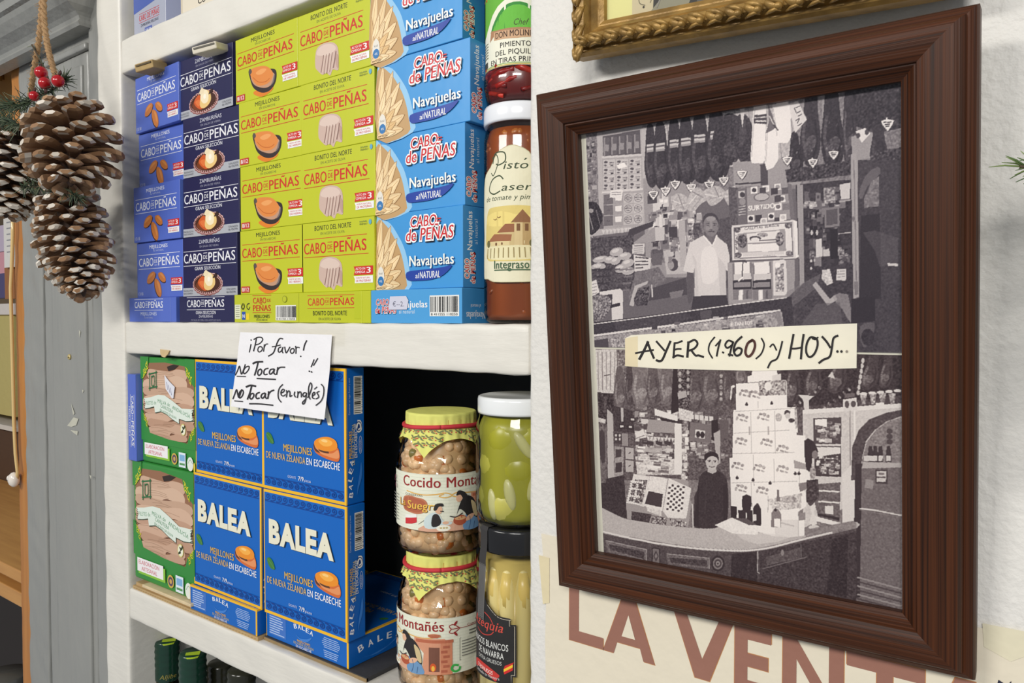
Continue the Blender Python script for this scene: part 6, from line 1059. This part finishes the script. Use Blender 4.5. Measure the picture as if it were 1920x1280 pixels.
# lamp, bottles and papers on the counter
V.P(40, 1508, 826, 1524, 826, 1534, 846, 1530, 860, 1522, 858, 1522, 880, 1512, 880, sp=2); V.E(120, 1528, 852, 6, 8); V.E(150, 1524, 886, 6, 12, tex=20); V.P(60, 1512, 900, 1534, 898, 1536, 930, 1520, 950, 1512, 940, tex=14); V.P(214, 1519, 948, 1529, 948, 1526, 960, 1532, 982, 1518, 982, 1522, 962, sp=2); V.E(200, 1526, 988, 10, 4)
V.P(34, 1370, 948, 1382, 950, 1381, 976, 1370, 970); V.P(36, 1392, 930, 1408, 930, 1407, 958, 1393, 958, sp=2); V.P(40, 1384, 956, 1398, 956, 1399, 980, 1385, 978); V.P(40, 1400, 956, 1411, 956, 1412, 984, 1400, 982); V.P(38, 1412, 952, 1416, 946, 1423, 946, 1427, 954, 1427, 986, 1412, 984); V.P(210, 1412, 964, 1418, 964, 1418, 976, 1412, 976); V.P(120, 1446, 962, 1451, 954, 1459, 954, 1465, 964, 1464, 988, 1446, 988); V.P(236, 1452, 972, 1463, 972, 1463, 988, 1452, 987); V.E(50, 1420, 946, 2.4, 3); V.E(50, 1454, 956, 2.6, 3)
V.P(176, 1112, 938, 1126, 950, 1150, 962, 1172, 972, 1210, 979, 1260, 986, 1310, 990, 1340, 990, 1372, 982, 1450, 1005, 1508, 1004, 1560, 984, 1606, 978, 1606, 990, 1540, 1000, 1490, 1012, 1430, 1026, 1380, 1030, 1310, 1026, 1250, 1018, 1180, 1006, 1110, 990, sp=2, tex=4); V.P(206, 1380, 1000, 1440, 1000, 1480, 1008, 1420, 1020, al=.6, sp=2)
V.P(232, 1340, 984, 1372, 970, 1408, 984, 1424, 988, 1420, 1002, 1374, 1000, sp=1, tex=6); V.P(80, 1372, 970, 1400, 972, 1420, 984, 1404, 984)
V.P(120, 1512, 992, 1600, 976, 1606, 980, 1606, 990, 1510, 1012, al=.85, tex=8)
V.L(214, 3.4, 1112, 992, 1180, 1008, 1250, 1021, 1320, 1029, 1390, 1032, 1440, 1027, 1500, 1012, 1560, 998, sp=4)
V.P(74, 1108, 995, 1180, 1011, 1250, 1024, 1320, 1032, 1390, 1035, 1440, 1030, 1500, 1015, 1606, 990, 1606, 1150, 1108, 1150, sp=1, tex=8)
for q in ((1136, 1013, 1212, 1030, 1212, 1052, 1138, 1034), (1250, 1038, 1330, 1046, 1330, 1066, 1252, 1058)): V.P(104, *q, tex=10); V.L(150, 1.5, *q[:6]); V.P(60, q[0]+6, q[1]+7, q[2]-4, q[3]+4, q[4]-4, q[5]-4, q[6]+6, q[7]-4, tex=12)
V.P(36, 1222, 1026, 1238, 1028, 1238, 1060, 1222, 1056); V.P(110, 1224, 1028, 1236, 1030, 1236, 1058, 1224, 1055); V.P(60, 1230, 1032, 1235, 1042, 1230, 1052, 1225, 1042); V.P(120, 1230, 1036, 1233, 1042, 1230, 1048, 1227, 1042)
for k, g in ((15, 40), (11, 120), (8, 70), (4.5, 140), (2, 60)): V.E(g, 1346, 1056, k*.85, k)
V.P(40, 1372, 1038, 1418, 1034, 1420, 1100, 1370, 1090, tex=8); V.L(170, 1.6, 1421, 1030, 1420, 1072, 1426, 1076)
V.P(56, 1424, 1034, 1510, 1016, 1606, 996, 1606, 1150, 1424, 1150, tex=10); V.P(84, 1436, 1044, 1500, 1026, 1500, 1046, 1438, 1060, tex=8); V.E(130, 1467, 1036, 3, 6); V.L(120, 1.4, 1430, 1066, 1512, 1044); V.L(130, 1.6, 1502, 1020, 1502, 1044); V.P(36, 1560, 1010, 1590, 1004, 1588, 1120, 1550, 1110, tex=10)
V.build('photograph', (40, 25, 29), (255, 247, 240), frame, 'lower sepia photograph of a boy beside a pyramid of boxes', PD)
# hand-lettered caption strip
mb = MB()
def ffr(d):
    def f(px, py, l): X, Z = fl(px, py, d); return Vector((X, d-l*.001, Z))
    return f
mb.fr = ffr(PD-.0004); mb.l = 0
mb.poly([(1172, 634), (1172, 686), (1182, 687), (1240, 691), (1420, 695), (1606, 690), (1607, 606), (1480, 611), (1184, 628)], (250, 244, 224), 'paper'); mb.poly([(1172, 634), (1172, 686), (1196, 688), (1196, 630)], (240, 226, 190), 'paper')
INK = (34, 28, 28)
def ink(w, *xy, c=INK): mb.stroke(list(zip(xy[::2], xy[1::2])), w, c, 'paper', sp=5)
for st in ((5, 1215, 641, 1208, 656, 1199, 673), (4.4, 1214, 641, 1220, 657, 1226, 671), (3.6, 1192, 662, 1206, 659, 1225, 656), (3.8, 1231, 640, 1238, 648, 1246, 657), (4.4, 1257, 640, 1250, 656, 1242, 674, 1236, 677, 1231, 675), (4, 1265, 643, 1264, 655, 1263, 670), (3.6, 1265, 643, 1272, 642, 1279, 639), (3.4, 1264, 656, 1270, 654, 1277, 654), (4, 1262, 670, 1270, 666, 1281, 668), (4.6, 1291, 641, 1290, 654, 1289, 669), (4, 1290, 643, 1302, 637, 1308, 644, 1302, 653, 1292, 657), (4, 1296, 656, 1304, 666, 1310, 666, 1319, 669),
    (3, 1340, 632, 1331, 644, 1329, 658, 1336, 671), (3, 1342, 648, 1350, 639), (3.6, 1351, 637, 1347, 652, 1344, 667), (3.4, 1355, 660, 1357, 661), (3.6, 1374, 641, 1366, 638, 1360, 646, 1364, 652, 1373, 646, 1375, 640, 1371, 654, 1368, 667), (3.6, 1366, 664, 1374, 666), (4, 1391, 631, 1380, 642, 1376, 656, 1380, 666, 1388, 664, 1391, 655, 1384, 652, 1377, 658), (3, 1428, 634, 1433, 646, 1428, 662, 1418, 672), (3, 1444, 650, 1450, 645, 1456, 656), (3.4, 1467, 640, 1463, 656, 1457, 672, 1446, 678, 1440, 689), (4.2, 1488, 627, 1484, 648, 1480, 671), (4.2, 1507, 627, 1504, 648, 1502, 672), (3.4, 1482, 653, 1492, 653, 1504, 651),
    (4, 1530, 634, 1520, 632, 1513, 644, 1512, 660, 1518, 669, 1527, 663, 1533, 648, 1532, 636, 1524, 634), (2.6, 1522, 632, 1528, 636, 1534, 632), (4, 1542, 631, 1550, 640, 1557, 651), (4, 1571, 629, 1563, 634, 1560, 652, 1556, 668, 1544, 674, 1536, 680)): ink(*st)
ink(4.6, 1411, 637, 1402, 644, 1398, 660, 1403, 668, 1411, 662, 1416, 648, 1413, 638, 1406, 640, c=(78, 40, 34))
for x, c in ((1570.5, INK), (1578, INK), (1588, (150, 140, 130))): mb.ell(x, 658.5, 2.5, 2.5, c, 'paper', n=10)
mb.obj('caption_strip', frame, 'hand lettered paper caption between the photographs')
# ------------------------------------------------------------------ handwritten note taped to the middle board
NY = -.0016
npt = lambda x, y: tuple(wp(360+x/3.6575, 600+y/3.6575, NY))
note = MB(); a, b_, c, d = Vector(npt(335, 82)), Vector(npt(965, 100)), Vector(npt(922, 680)), Vector(npt(276, 590))
vs = []; fs = []; NU, NVv = 30, 24
def npos(u, v, l=0.0):
    p = a.lerp(b_, u).lerp(d.lerp(c, u), v); bend = .0008+.0007*math.sin(u*5)*v+.0016*v*v*u*u-.0005*math.exp(-((v-.42)/.14)**2); return Vector((p.x, p.y-bend-.0010*v*v-l, p.z))
for j in range(NVv+1):
    for i in range(NU+1): vs.append(npos(i/NU, j/NVv))
for j in range(NVv):
    for i in range(NU): k = j*(NU+1)+i; fs.append([k, k+NU+1, k+NU+2, k+1])
note.add(vs, fs, (240, 238, 240), 'paper', True)
Ai = np.array([[a.x, a.z], [b_.x, b_.z], [d.x, d.z]])
def nfr(x, y, l):
    p = npt(x, y); u, v = .5, .5
    for _ in range(8):
        q = a.lerp(b_, u).lerp(d.lerp(c, u), v); du = b_.lerp(c, v)-a.lerp(d, v); dv = d.lerp(c, u)-a.lerp(b_, u)
        ex, ez = p[0]-q.x, p[2]-q.z; det = du.x*dv.z-du.z*dv.x; u += (ex*dv.z-ez*dv.x)/det; v += (du.x*ez-du.z*ex)/det
    return npos(u, v, .00015+l*.001)
note.fr = nfr; note.l = 0
def nk(w, *xy): note.stroke(list(zip(xy[::2], xy[1::2])), w, (38, 36, 40), 'paper', sp=4)
for st in ((8, 410, 134, 411, 140), (8, 410, 166, 405, 192, 399, 219), (9, 447, 124, 440, 165, 428, 211), (8, 430, 132, 455, 118, 482, 119, 490, 136, 470, 160, 440, 170), (8, 476, 180, 463, 186, 457, 205, 466, 218, 484, 208, 488, 190, 477, 180), (8, 502, 168, 500, 190, 497, 213), (7, 500, 190, 512, 166, 526, 163), (9, 628, 128, 608, 126, 592, 150, 578, 190, 562, 226, 530, 246), (7, 556, 182, 580, 178, 612, 170), (8, 616, 184, 602, 190, 597, 208, 604, 220, 620, 208, 630, 184, 624, 212, 630, 224), (8, 642, 184, 646, 208, 652, 224, 664, 208, 677, 184), (8, 700, 194, 686, 198, 680, 214, 690, 228, 704, 218, 706, 200, 698, 194), (8, 716, 178, 719, 200, 718, 228), (7, 718, 200, 726, 186, 742, 188), (9, 792, 140, 778, 170, 770, 206), (9, 750, 246, 751, 249),
    (8, 304, 376, 318, 346, 330, 314, 338, 344, 347, 370, 360, 338, 370, 304), (8, 388, 316, 372, 324, 360, 346, 364, 366, 380, 358, 396, 334, 396, 316, 382, 318), (7, 316, 384, 376, 386), (12, 424, 297, 450, 286, 490, 284), (10, 458, 292, 450, 330, 438, 376), (9, 478, 334, 464, 342, 458, 362, 467, 378, 482, 366, 486, 346, 476, 334), (9, 528, 330, 508, 336, 500, 356, 506, 372, 524, 370), (9, 568, 334, 546, 338, 538, 358, 546, 370, 562, 356, 572, 336, 568, 360, 580, 372), (9, 594, 324, 592, 346, 588, 372), (9, 590, 346, 608, 324, 642, 322), (9, 456, 398, 520, 402, 582, 405), (7, 842, 270, 832, 296, 821, 320), (7, 867, 262, 854, 284, 838, 310), (9, 808, 348, 811, 351), (9, 823, 353, 827, 356),
    (8, 292, 538, 304, 506, 316, 474, 324, 504, 333, 530, 344, 500, 353, 474), (8, 356, 478, 342, 486, 332, 510, 338, 532, 354, 522, 364, 498, 360, 480, 350, 478), (7, 304, 552, 361, 556), (12, 384, 456, 412, 446, 448, 451), (10, 420, 454, 410, 496, 394, 540), (9, 432, 500, 416, 506, 410, 528, 420, 540, 434, 526, 438, 508, 430, 500), (9, 476, 494, 458, 502, 452, 522, 460, 536, 476, 532), (9, 514, 498, 496, 504, 488, 522, 498, 534, 512, 520, 518, 500, 516, 522, 526, 536), (9, 538, 488, 538, 510, 534, 536), (9, 536, 510, 552, 488, 574, 478), (9, 410, 571, 480, 572, 570, 581),
    (7, 633, 440, 612, 464, 604, 500, 608, 536, 626, 560), (7, 622, 498, 640, 490, 645, 476, 634, 472, 623, 490, 626, 512, 640, 518, 654, 508), (7, 660, 480, 663, 504, 660, 526), (7, 662, 500, 676, 482, 684, 496, 684, 522, 698, 514), (7, 716, 490, 713, 510, 722, 526), (7, 737, 488, 738, 510, 734, 530), (7, 738, 504, 752, 488, 760, 500, 762, 526), (7, 796, 498, 780, 496, 772, 510, 780, 524, 794, 510, 797, 496, 794, 530, 786, 564, 774, 574, 772, 560, 796, 536), (7, 806, 530, 822, 494, 832, 452, 822, 428, 810, 462, 812, 510, 822, 540), (7, 838, 518, 854, 506, 850, 492, 838, 504, 838, 530, 852, 536), (6, 850, 472, 867, 456), (7, 884, 486, 868, 496, 878, 512, 880, 528, 862, 538), (7, 896, 438, 914, 462, 914, 510, 898, 552, 864, 582)): nk(*st)
no = note.obj('handwritten_note'); tag(no, 'white paper note with black handwriting taped over the middle shelf board', 'note')
t = MB(); q = [wp(447, 603, -.0022), wp(646, 606, -.0022), wp(646, 648, -.0022), wp(447, 642, -.0022)]; t.add(q, [[0, 3, 2, 1]], (255, 255, 255), 'tape'); t.obj('clear_tape', no, 'strip of clear sticky tape')
# ------------------------------------------------------------------ gilt frame above
GP = [(0, .020), (0, .006), (.002, .003), (.003, .0025), (.0035, .0055), (.005, .0055), (.0055, .003), (.008, -.0015), (.011, -.0025), (.0135, -.001), (.0150, .0035), (.0155, .005), (.0165, .0045), (.0195, .0085), (.0205, .0085), (.0235, .0105), (.0240, .0140)]
gb = wp(1066, 108, -.030); gr = wp(1614, 16, -.026); ang = math.atan2(gr.z-gb.z, gr.x-gb.x)
GW, GH, gw = .25, .40, .024
gM = Matrix.Rotation(-ang, 3, 'Y') @ Matrix.Rotation(.11, 3, 'X'); gf = empty('gilt_frame', gb, 'ornate gilt frame hanging above the brown frame, cut by the top edge', 'picture frame', gM.to_euler())
def leaves(length, parent):
    """carved leaf scroll along a rail, in rail space"""
    mb = MB(); n = int(length/.0125)
    for i in range(n):
        x = .006+i*.0125; cz = .0092
        mb.blob3((x+.004, -.0012, cz), .0062, .0034, .0030, (255, 255, 255), 'gilt', Matrix.Rotation(.45, 3, 'Y'), 12, 8)
        mb.blob3((x+.0075, -.0018, cz-.0012), .0030, .0034, .0026, (255, 255, 255), 'gilt', None, 10, 7)
        mb.tube([(x-.002, .0006, cz+.0044), (x+.002, -.0026, cz+.0034), (x+.0065, -.0040, cz+.0022), (x+.0100, -.0026, cz+.0006), (x+.0105, -.0008, cz-.0022)], [.0006, .0014, .0018, .0013, .0005], (255, 255, 255), 'gilt', 8)
        mb.tube([(x-.001, .0006, cz-.0044), (x+.0028, -.0022, cz-.0036), (x+.0065, -.0030, cz-.0028), (x+.009, -.001, cz-.0040)], [.0005, .0012, .0013, .0005], (255, 255, 255), 'gilt', 8)
    return mb.obj('leaf_carving', parent)
for p0, p1, inn, L in (((0, 0, 0), (GW, 0, 0), (0, 0, 1), GW), ((GW, 0, 0), (GW, 0, GH), (-1, 0, 0), GH), ((GW, 0, GH), (0, 0, GH), (0, 0, -1), GW), ((0, 0, GH), (0, 0, 0), (1, 0, 0), GH)):
    leaves(L, rail('frame_rail', p0, p1, inn, gw, (1, 1), gf, GP, 'gilt'))
mb = MB(); mb.box(gw-.004, GW-gw+.004, .0140, .0165, gw-.004, GH-gw+.004, (218, 210, 150), 'photo'); mb.fr = flat((0, .0140, 0), (1, 0, 0), (0, 0, 1)); mb.l = .05
mb.poly([(24, 24), (44, 24), (44, 376), (24, 376)], (226, 222, 156), 'photo'); mb.poly([(44, 24), (60, 24), (62, 60), (58, 376), (44, 376)], (206, 194, 160), 'photo')  # strips and grey shapes are mirrored surroundings painted as flat colour
mb.poly([(60, 24), (92, 24), (108, 44), (112, 200), (70, 200)], (60, 58, 54), 'photo'); mb.poly([(58, 24), (86, 24), (96, 42), (78, 42)], (150, 146, 124), 'photo'); mb.poly([(92, 24), (122, 24), (126, 200), (108, 200)], (96, 96, 94), 'photo'); mb.poly([(112, 24), (128, 24), (130, 60), (118, 48)], (30, 30, 32), 'photo'); mb.poly([(130, 24), (226, 24), (226, 376), (132, 376)], (228, 220, 196), 'photo')
for i in range(7): mb.ell(50+2.4*math.cos(i*.9), 44+3.4*math.sin(i*.9), 2.2, 2.4, (110, 104, 84), 'photo', n=8)
mb.ell(50, 44, 1.8, 2, (70, 66, 54), 'photo'); mb.stroke([(49, 36), (50, 31), (54, 29)], .5, (110, 104, 84), 'photo'); mb.ell(53, 28, .8, .8, (70, 66, 54), 'photo'); mb.stroke([(58, 30), (62, 40), (63, 56)], .6, (150, 140, 116), 'photo'); mb.stroke([(63, 26), (69, 40), (71, 60)], 1.0, (150, 146, 136), 'photo')
mb.obj('picture', gf, 'picture with a pale yellow margin')
mb = MB(); mb.add([(gw-.002, .0126, gw-.002), (GW-gw+.002, .0126, gw-.002), (GW-gw+.002, .0126, GH-gw+.002), (gw-.002, .0126, GH-gw+.002)], [[0, 1, 2, 3]], (255, 255, 255), 'pane'); mb.obj('glass', gf)
# ------------------------------------------------------------------ poster below the frame
py_ = -.0012; mb = MB(); E0 = [wp(1015, 1000, py_), wp(1024, 1120, py_), wp(1022, 1200, py_), wp(1026, 1420, py_)]
vs = [(p.x, py_, p.z) for p in E0]; zb_ = vs[-1][2]; top = wp(1835, 1176, py_).z
mb.add([vs[0], vs[1], vs[2], vs[3], (.24, py_, zb_), (.24, py_, top-.001), (wp(1835, 1176, py_).x, py_, top)], [[0, 1, 2, 3, 4, 5, 6]], (226, 216, 194), 'paper')
LB = (150, 104, 88); EDG = (190, 132, 84)
base = 1.2488; hL = .045
def letter(ch, x0, w, h=hL):
    zb2 = base; mb.fr = flat((x0, py_, zb2), (1, 0, 0), (0, 0, 1)); s = 8.8; H = h*1000; w *= 1000
    polys = {'L': [[(0, 0), (w, 0), (w, s), (s, s), (s, H), (0, H)]], 'A': [[(0, 0), (s*1.05, 0), (w*.28, H*.2), (w*.72, H*.2), (w-s*1.05, 0), (w, 0), (w*.5+s*.55, H), (w*.5-s*.55, H)]], 'V': [[(0, H), (s*1.1, H), (w*.5, s*1.6), (w-s*1.1, H), (w, H), (w*.5+s*.6, 0), (w*.5-s*.6, 0)]],
             'E': [[(0, 0), (w, 0), (w, s), (s, s), (s, H*.5-s/2), (w*.92, H*.5-s/2), (w*.92, H*.5+s/2), (s, H*.5+s/2), (s, H-s), (w, H-s), (w, H), (0, H)]], 'N': [[(0, 0), (s, 0), (s, H-s*1.5), (w-s, 0), (w, 0), (w, H), (w-s, H), (w-s, s*1.6), (s, H), (0, H)]], 'T': [[(w/2-s/2, 0), (w/2+s/2, 0), (w/2+s/2, H-s), (w, H-s), (w, H), (0, H), (0, H-s), (w/2-s/2, H-s)]]}
    for p in polys[ch]: mb.l = .1; mb.poly([(x+(.5 if x > w/2 else -.5), y+(.5 if y > H/2 else -.5)) for x, y in p], EDG, 'paper'); mb.l = .3; mb.poly(p, LB, 'paper')
    if ch == 'A': mb.l = .5; mb.poly([(w*.37, H*.2+s*.62), (w*.63, H*.2+s*.62), (w*.5, H*.70)], (226, 216, 194), 'paper')
for ch, x0, w in (('L', -.3192, .0305), ('A', -.2887, .043), ('V', -.2315, .044), ('E', -.1864, .0245), ('N', -.1543, .0375), ('T', -.1150, .043), ('A', -.0730, .043)): letter(ch, x0, w)
mb.fr = flat((0, py_, 0), (1, 0, 0), (0, 0, 1)); mb.l = .3; p = wp(1884, 1283, py_); mb.poly([(p.x*1000-4, p.z*1000-3), (p.x*1000-3, p.z*1000+2), (p.x*1000+1, p.z*1000), (p.x*1000+3, p.z*1000+3), (p.x*1000+3, p.z*1000-5)], (40, 40, 60), 'paper')
po = mb.obj('poster'); tag(po, 'cream paper poster with large brown capital letters, half hidden under the brown frame', 'poster')
for q, cc in (((1842, 1168, 1930, 1185, 1935, 1225, 1895, 1240, 1845, 1212), (222, 214, 186)), ((1010, 1040, 1030, 1046, 1030, 1130, 1018, 1132), (222, 208, 170))):
    t = MB(); P4 = [wp(x, y, -.0016) for x, y in zip(q[::2], q[1::2])]; t.add(P4, [list(range(len(P4)))[::-1]], cc, 'paper'); t.obj('sticky_tape', po, 'yellowed sticky tape')
# ------------------------------------------------------------------ hanging pine cone ornament
CY = -.062
oz = wp(82, -40, CY+.006); orn = empty('pinecone_ornament', oz, 'hanging ornament of three frosted pine cones with red berries and green sprigs on twine', 'ornament'); OL = Vector(orn.location)
def cone(name, c, axis, length, rad, rows, seed, openn, frost, label):
    """scales set in a spiral round the axis (pointing from stem to tip)"""
    r = random.Random(seed); mb = MB(); ax = Vector(axis).normalized(); e1 = ax.cross(Vector((.2, .9, .3))).normalized(); e2 = ax.cross(e1); c = Vector(c)-OL
    st = c-ax*length/2
    mb.tube([st+ax*(length*t) for t in (0, .15, .4, .7, .92, 1)], [rad*.30*k for k in (.6, 1, .95, .75, .42, .1)], (58, 38, 26), 'matt', 10)
    n = rows
    for i in range(n):
        t = (i+.5)/n; ang = i*2.39996+r.uniform(-.08, .08); prof_ = math.sin(math.pi*(.20+.72*t))**.75
        R0 = rad*prof_; u = e1*math.cos(ang)+e2*math.sin(ang); w_ = ax.cross(u); up = -ax
        base = st+ax*length*(.04+.92*t); lift = openn*(1-t)*1.1+openn*.25-.55*t          # tilt of the scale towards the stem or the tip
        d = (u*math.cos(lift*.6)+(-ax)*(-.35+.25*lift)).normalized(); nn = w_.cross(d).normalized()
        if nn.dot(ax) > 0: nn = -nn
        L = R0*r.uniform(.92, 1.06); W_ = rad*.31*(.75+.4*prof_)*r.uniform(.9, 1.1); T = .0022
        sec = ((.15, .35, .8), (.55, .72, 1.0), (.80, 1.0, 1.35), (.93, .92, 1.6), (1.02, .50, 1.2)); vs = []; cols = []
        for f, wf, tf in sec:
            p0 = base+d*(L*f)-nn*(.0010+.10*L*f*f*0); sag = nn*(rad*.05*math.sin(f*2.2))
            for sx, sy in ((-1, 0), (-.55, 1), (.55, 1), (1, 0), (.5, -1), (-.5, -1)): vs.append(p0+sag+w_*(W_*wf*sx*.5*1.15)+nn*(T*tf*sy*(.9 if abs(sx) < 1 else 0)))
        fs = []; m6 = 6
        for j in range(len(sec)-1):
            for k in range(m6):
                q = (k+1) % m6; fs.append([j*m6+k, j*m6+q, (j+1)*m6+q, (j+1)*m6+k])
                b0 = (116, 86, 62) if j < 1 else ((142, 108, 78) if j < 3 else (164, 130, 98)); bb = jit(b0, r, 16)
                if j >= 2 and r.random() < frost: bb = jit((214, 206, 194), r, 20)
                cols.append(bb)
        e = [(len(sec)-1)*m6+k for k in range(m6)]; fs.append(e); cols.append(jit((206, 196, 182), r, 24) if r.random() < frost+.15 else jit((150, 112, 76), r, 18))
        mb.add(vs, fs, cols, 'matt')
    o = mb.obj(name, orn, label); return o
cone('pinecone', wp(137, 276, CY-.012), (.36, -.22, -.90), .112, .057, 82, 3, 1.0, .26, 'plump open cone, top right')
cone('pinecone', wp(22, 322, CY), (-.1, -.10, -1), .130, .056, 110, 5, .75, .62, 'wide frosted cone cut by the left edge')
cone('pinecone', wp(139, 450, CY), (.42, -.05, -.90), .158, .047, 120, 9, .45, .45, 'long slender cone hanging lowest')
def twist(pts, rad, turns):
    p = spline([tuple(q) for q in pts], 14, False); mb = MB(); n = len(p)
    for ph in (0, math.pi):
        s = []
        for i in range(n): t = i/(n-1)*turns*2*math.pi+ph; s.append(Vector(p[i])-OL+Vector((math.cos(t)*rad*.55, math.sin(t)*rad*.55, 0)))
        mb.tube(s, rad*.66, (255, 255, 255), 'twine', 7)
    r = random.Random(4)
    for i in range(90):
        q = Vector(p[r.randrange(n)])-OL; d = Vector((r.uniform(-1, 1), r.uniform(-1, .3), r.uniform(-1, 1))).normalized(); mb.tube([q, q+d*.006, q+d*.009+Vector((0, 0, -.001))], .00018, (255, 255, 255), 'twine', 4)
    return mb
tb = MB()
for pts in (([wp(80, -40, CY+.006), wp(78, 20, CY+.004), wp(72, 80, CY), wp(62, 140, CY+.002), wp(56, 185, CY+.01)]), ([wp(84, -40, CY+.004), wp(82, 25, CY), wp(88, 80, CY-.004), wp(96, 115, CY-.004), wp(106, 150, CY)])):
    k = twist(pts, .0036, 11); tb.mats = k.mats if not tb.mats else tb.mats; off = len(tb.v); tb.v += k.v; tb.f += [[i+off for i in f] for f in k.f]; tb.c += k.c; tb.mi += k.mi; tb.sm += k.sm
tb.obj('twine', orn, 'jute twine loop')
def berry(px, py, r_, dy, tip):
    c = wp(px, py, CY+dy)-OL; mb = MB(); mb.blob3(c, r_, r_, r_, (176, 16, 26), 'shiny', None, 20, 14); t = Vector(tip).normalized()
    for k in range(6): a = k*1.047; mb.tube([c+t*r_*.9, c+t*r_*1.25+Vector((math.cos(a)*.0028, .001, math.sin(a)*.0014)), c+t*r_*1.5+Vector((math.cos(a)*.0042, .001, math.sin(a)*.002))], [.0011, .001, .0003], (60, 26, 20), 'matt', 5)
    mb.obj('berry', orn)
for q in ((77, 136, .0076, -.022, (-.4, 0, 1)), (84, 156, .0074, -.022, (0, 0, -1)), (109, 152, .0074, -.022, (.3, 0, 1)), (64, 180, .0064, -.014, (0, 0, 1)), (86, 336, .0078, -.024, (-.2, 0, -.6)), (108, 342, .0070, -.022, (.6, 0, -.3))): berry(*q)
def sprig(pts, n, ln, seed, cols, thick=.0006, spread=1.0):
    mb = MB(); r = random.Random(seed); p = [Vector(q)-OL for q in spline([tuple(q) for q in pts], 8, False)]; mb.tube(p, .0011, (74, 60, 40), 'matt', 6)
    for i in range(n):
        k = r.uniform(0, len(p)-1.01); q = p[int(k)].lerp(p[int(k)+1], k-int(k)); ax = (p[min(int(k)+1, len(p)-1)]-p[int(k)]).normalized()
        d = (ax*.8+Vector((r.uniform(-1, 1), r.uniform(-1, .6), r.uniform(-1, 1)))*spread).normalized(); l_ = ln*r.uniform(.6, 1.1)
        mb.tube([q, q+d*l_*.5, q+d*l_+Vector((0, 0, -.1*l_))], [thick, thick*.9, thick*.3], jit(r.choice(cols), r, 10), 'matt', 4)
    return mb
GR = [(52, 70, 46), (70, 86, 58), (40, 58, 44), (98, 108, 82)]
for pts, n, ln, sd in (([wp(62, 182, CY-.006), wp(84, 176, CY-.012), wp(112, 160, CY-.014), wp(122, 148, CY-.012)], 170, .017, 1), ([wp(100, 180, CY-.01), wp(84, 130, CY-.01), wp(60, 84, CY-.006)], 26, .012, 7), ([wp(60, 190, CY), wp(30, 200, CY-.006), wp(-10, 204, CY-.004)], 220, .026, 2), ([wp(40, 236, CY-.02), wp(10, 226, CY-.02), wp(-20, 222, CY-.01)], 170, .024, 3), ([wp(40, 352, CY-.02), wp(74, 350, CY-.026), wp(112, 352, CY-.022), wp(150, 372, CY-.014)], 230, .016, 4)):
    sprig(pts, n, ln, sd, GR).obj('fir_sprig', orn)
# green garland whose needle tips reach in at the right edge
gl = wp(2060, 330, -.05); OL = Vector(gl); gd = empty('fir_garland', gl, 'green fir twig tips reaching in at the right edge, beside the brown frame', 'garland')
for k, (a, b_) in enumerate((((2150, 180), (2030, 300)), ((2170, 300), (2040, 420)), ((2170, 420), (2050, 560)), ((2190, 520), (2060, 660)), ((2190, 640), (2070, 800)))):
    sprig([wp(*a, -.055), wp((a[0]+b_[0])/2+14, (a[1]+b_[1])/2-8, -.06), wp(*b_, -.06)], 150, .030, 20+k, [(86, 110, 60), (66, 92, 50), (110, 128, 76)], .0007, .9).obj('fir_twig', gd)
sprig([wp(2060, 306, -.055), wp(1960, 312, -.055), wp(1912, 312, -.055)], 18, .014, 40, [(120, 140, 80), (96, 120, 70)], .0006, .5).obj('fir_twig', gd)
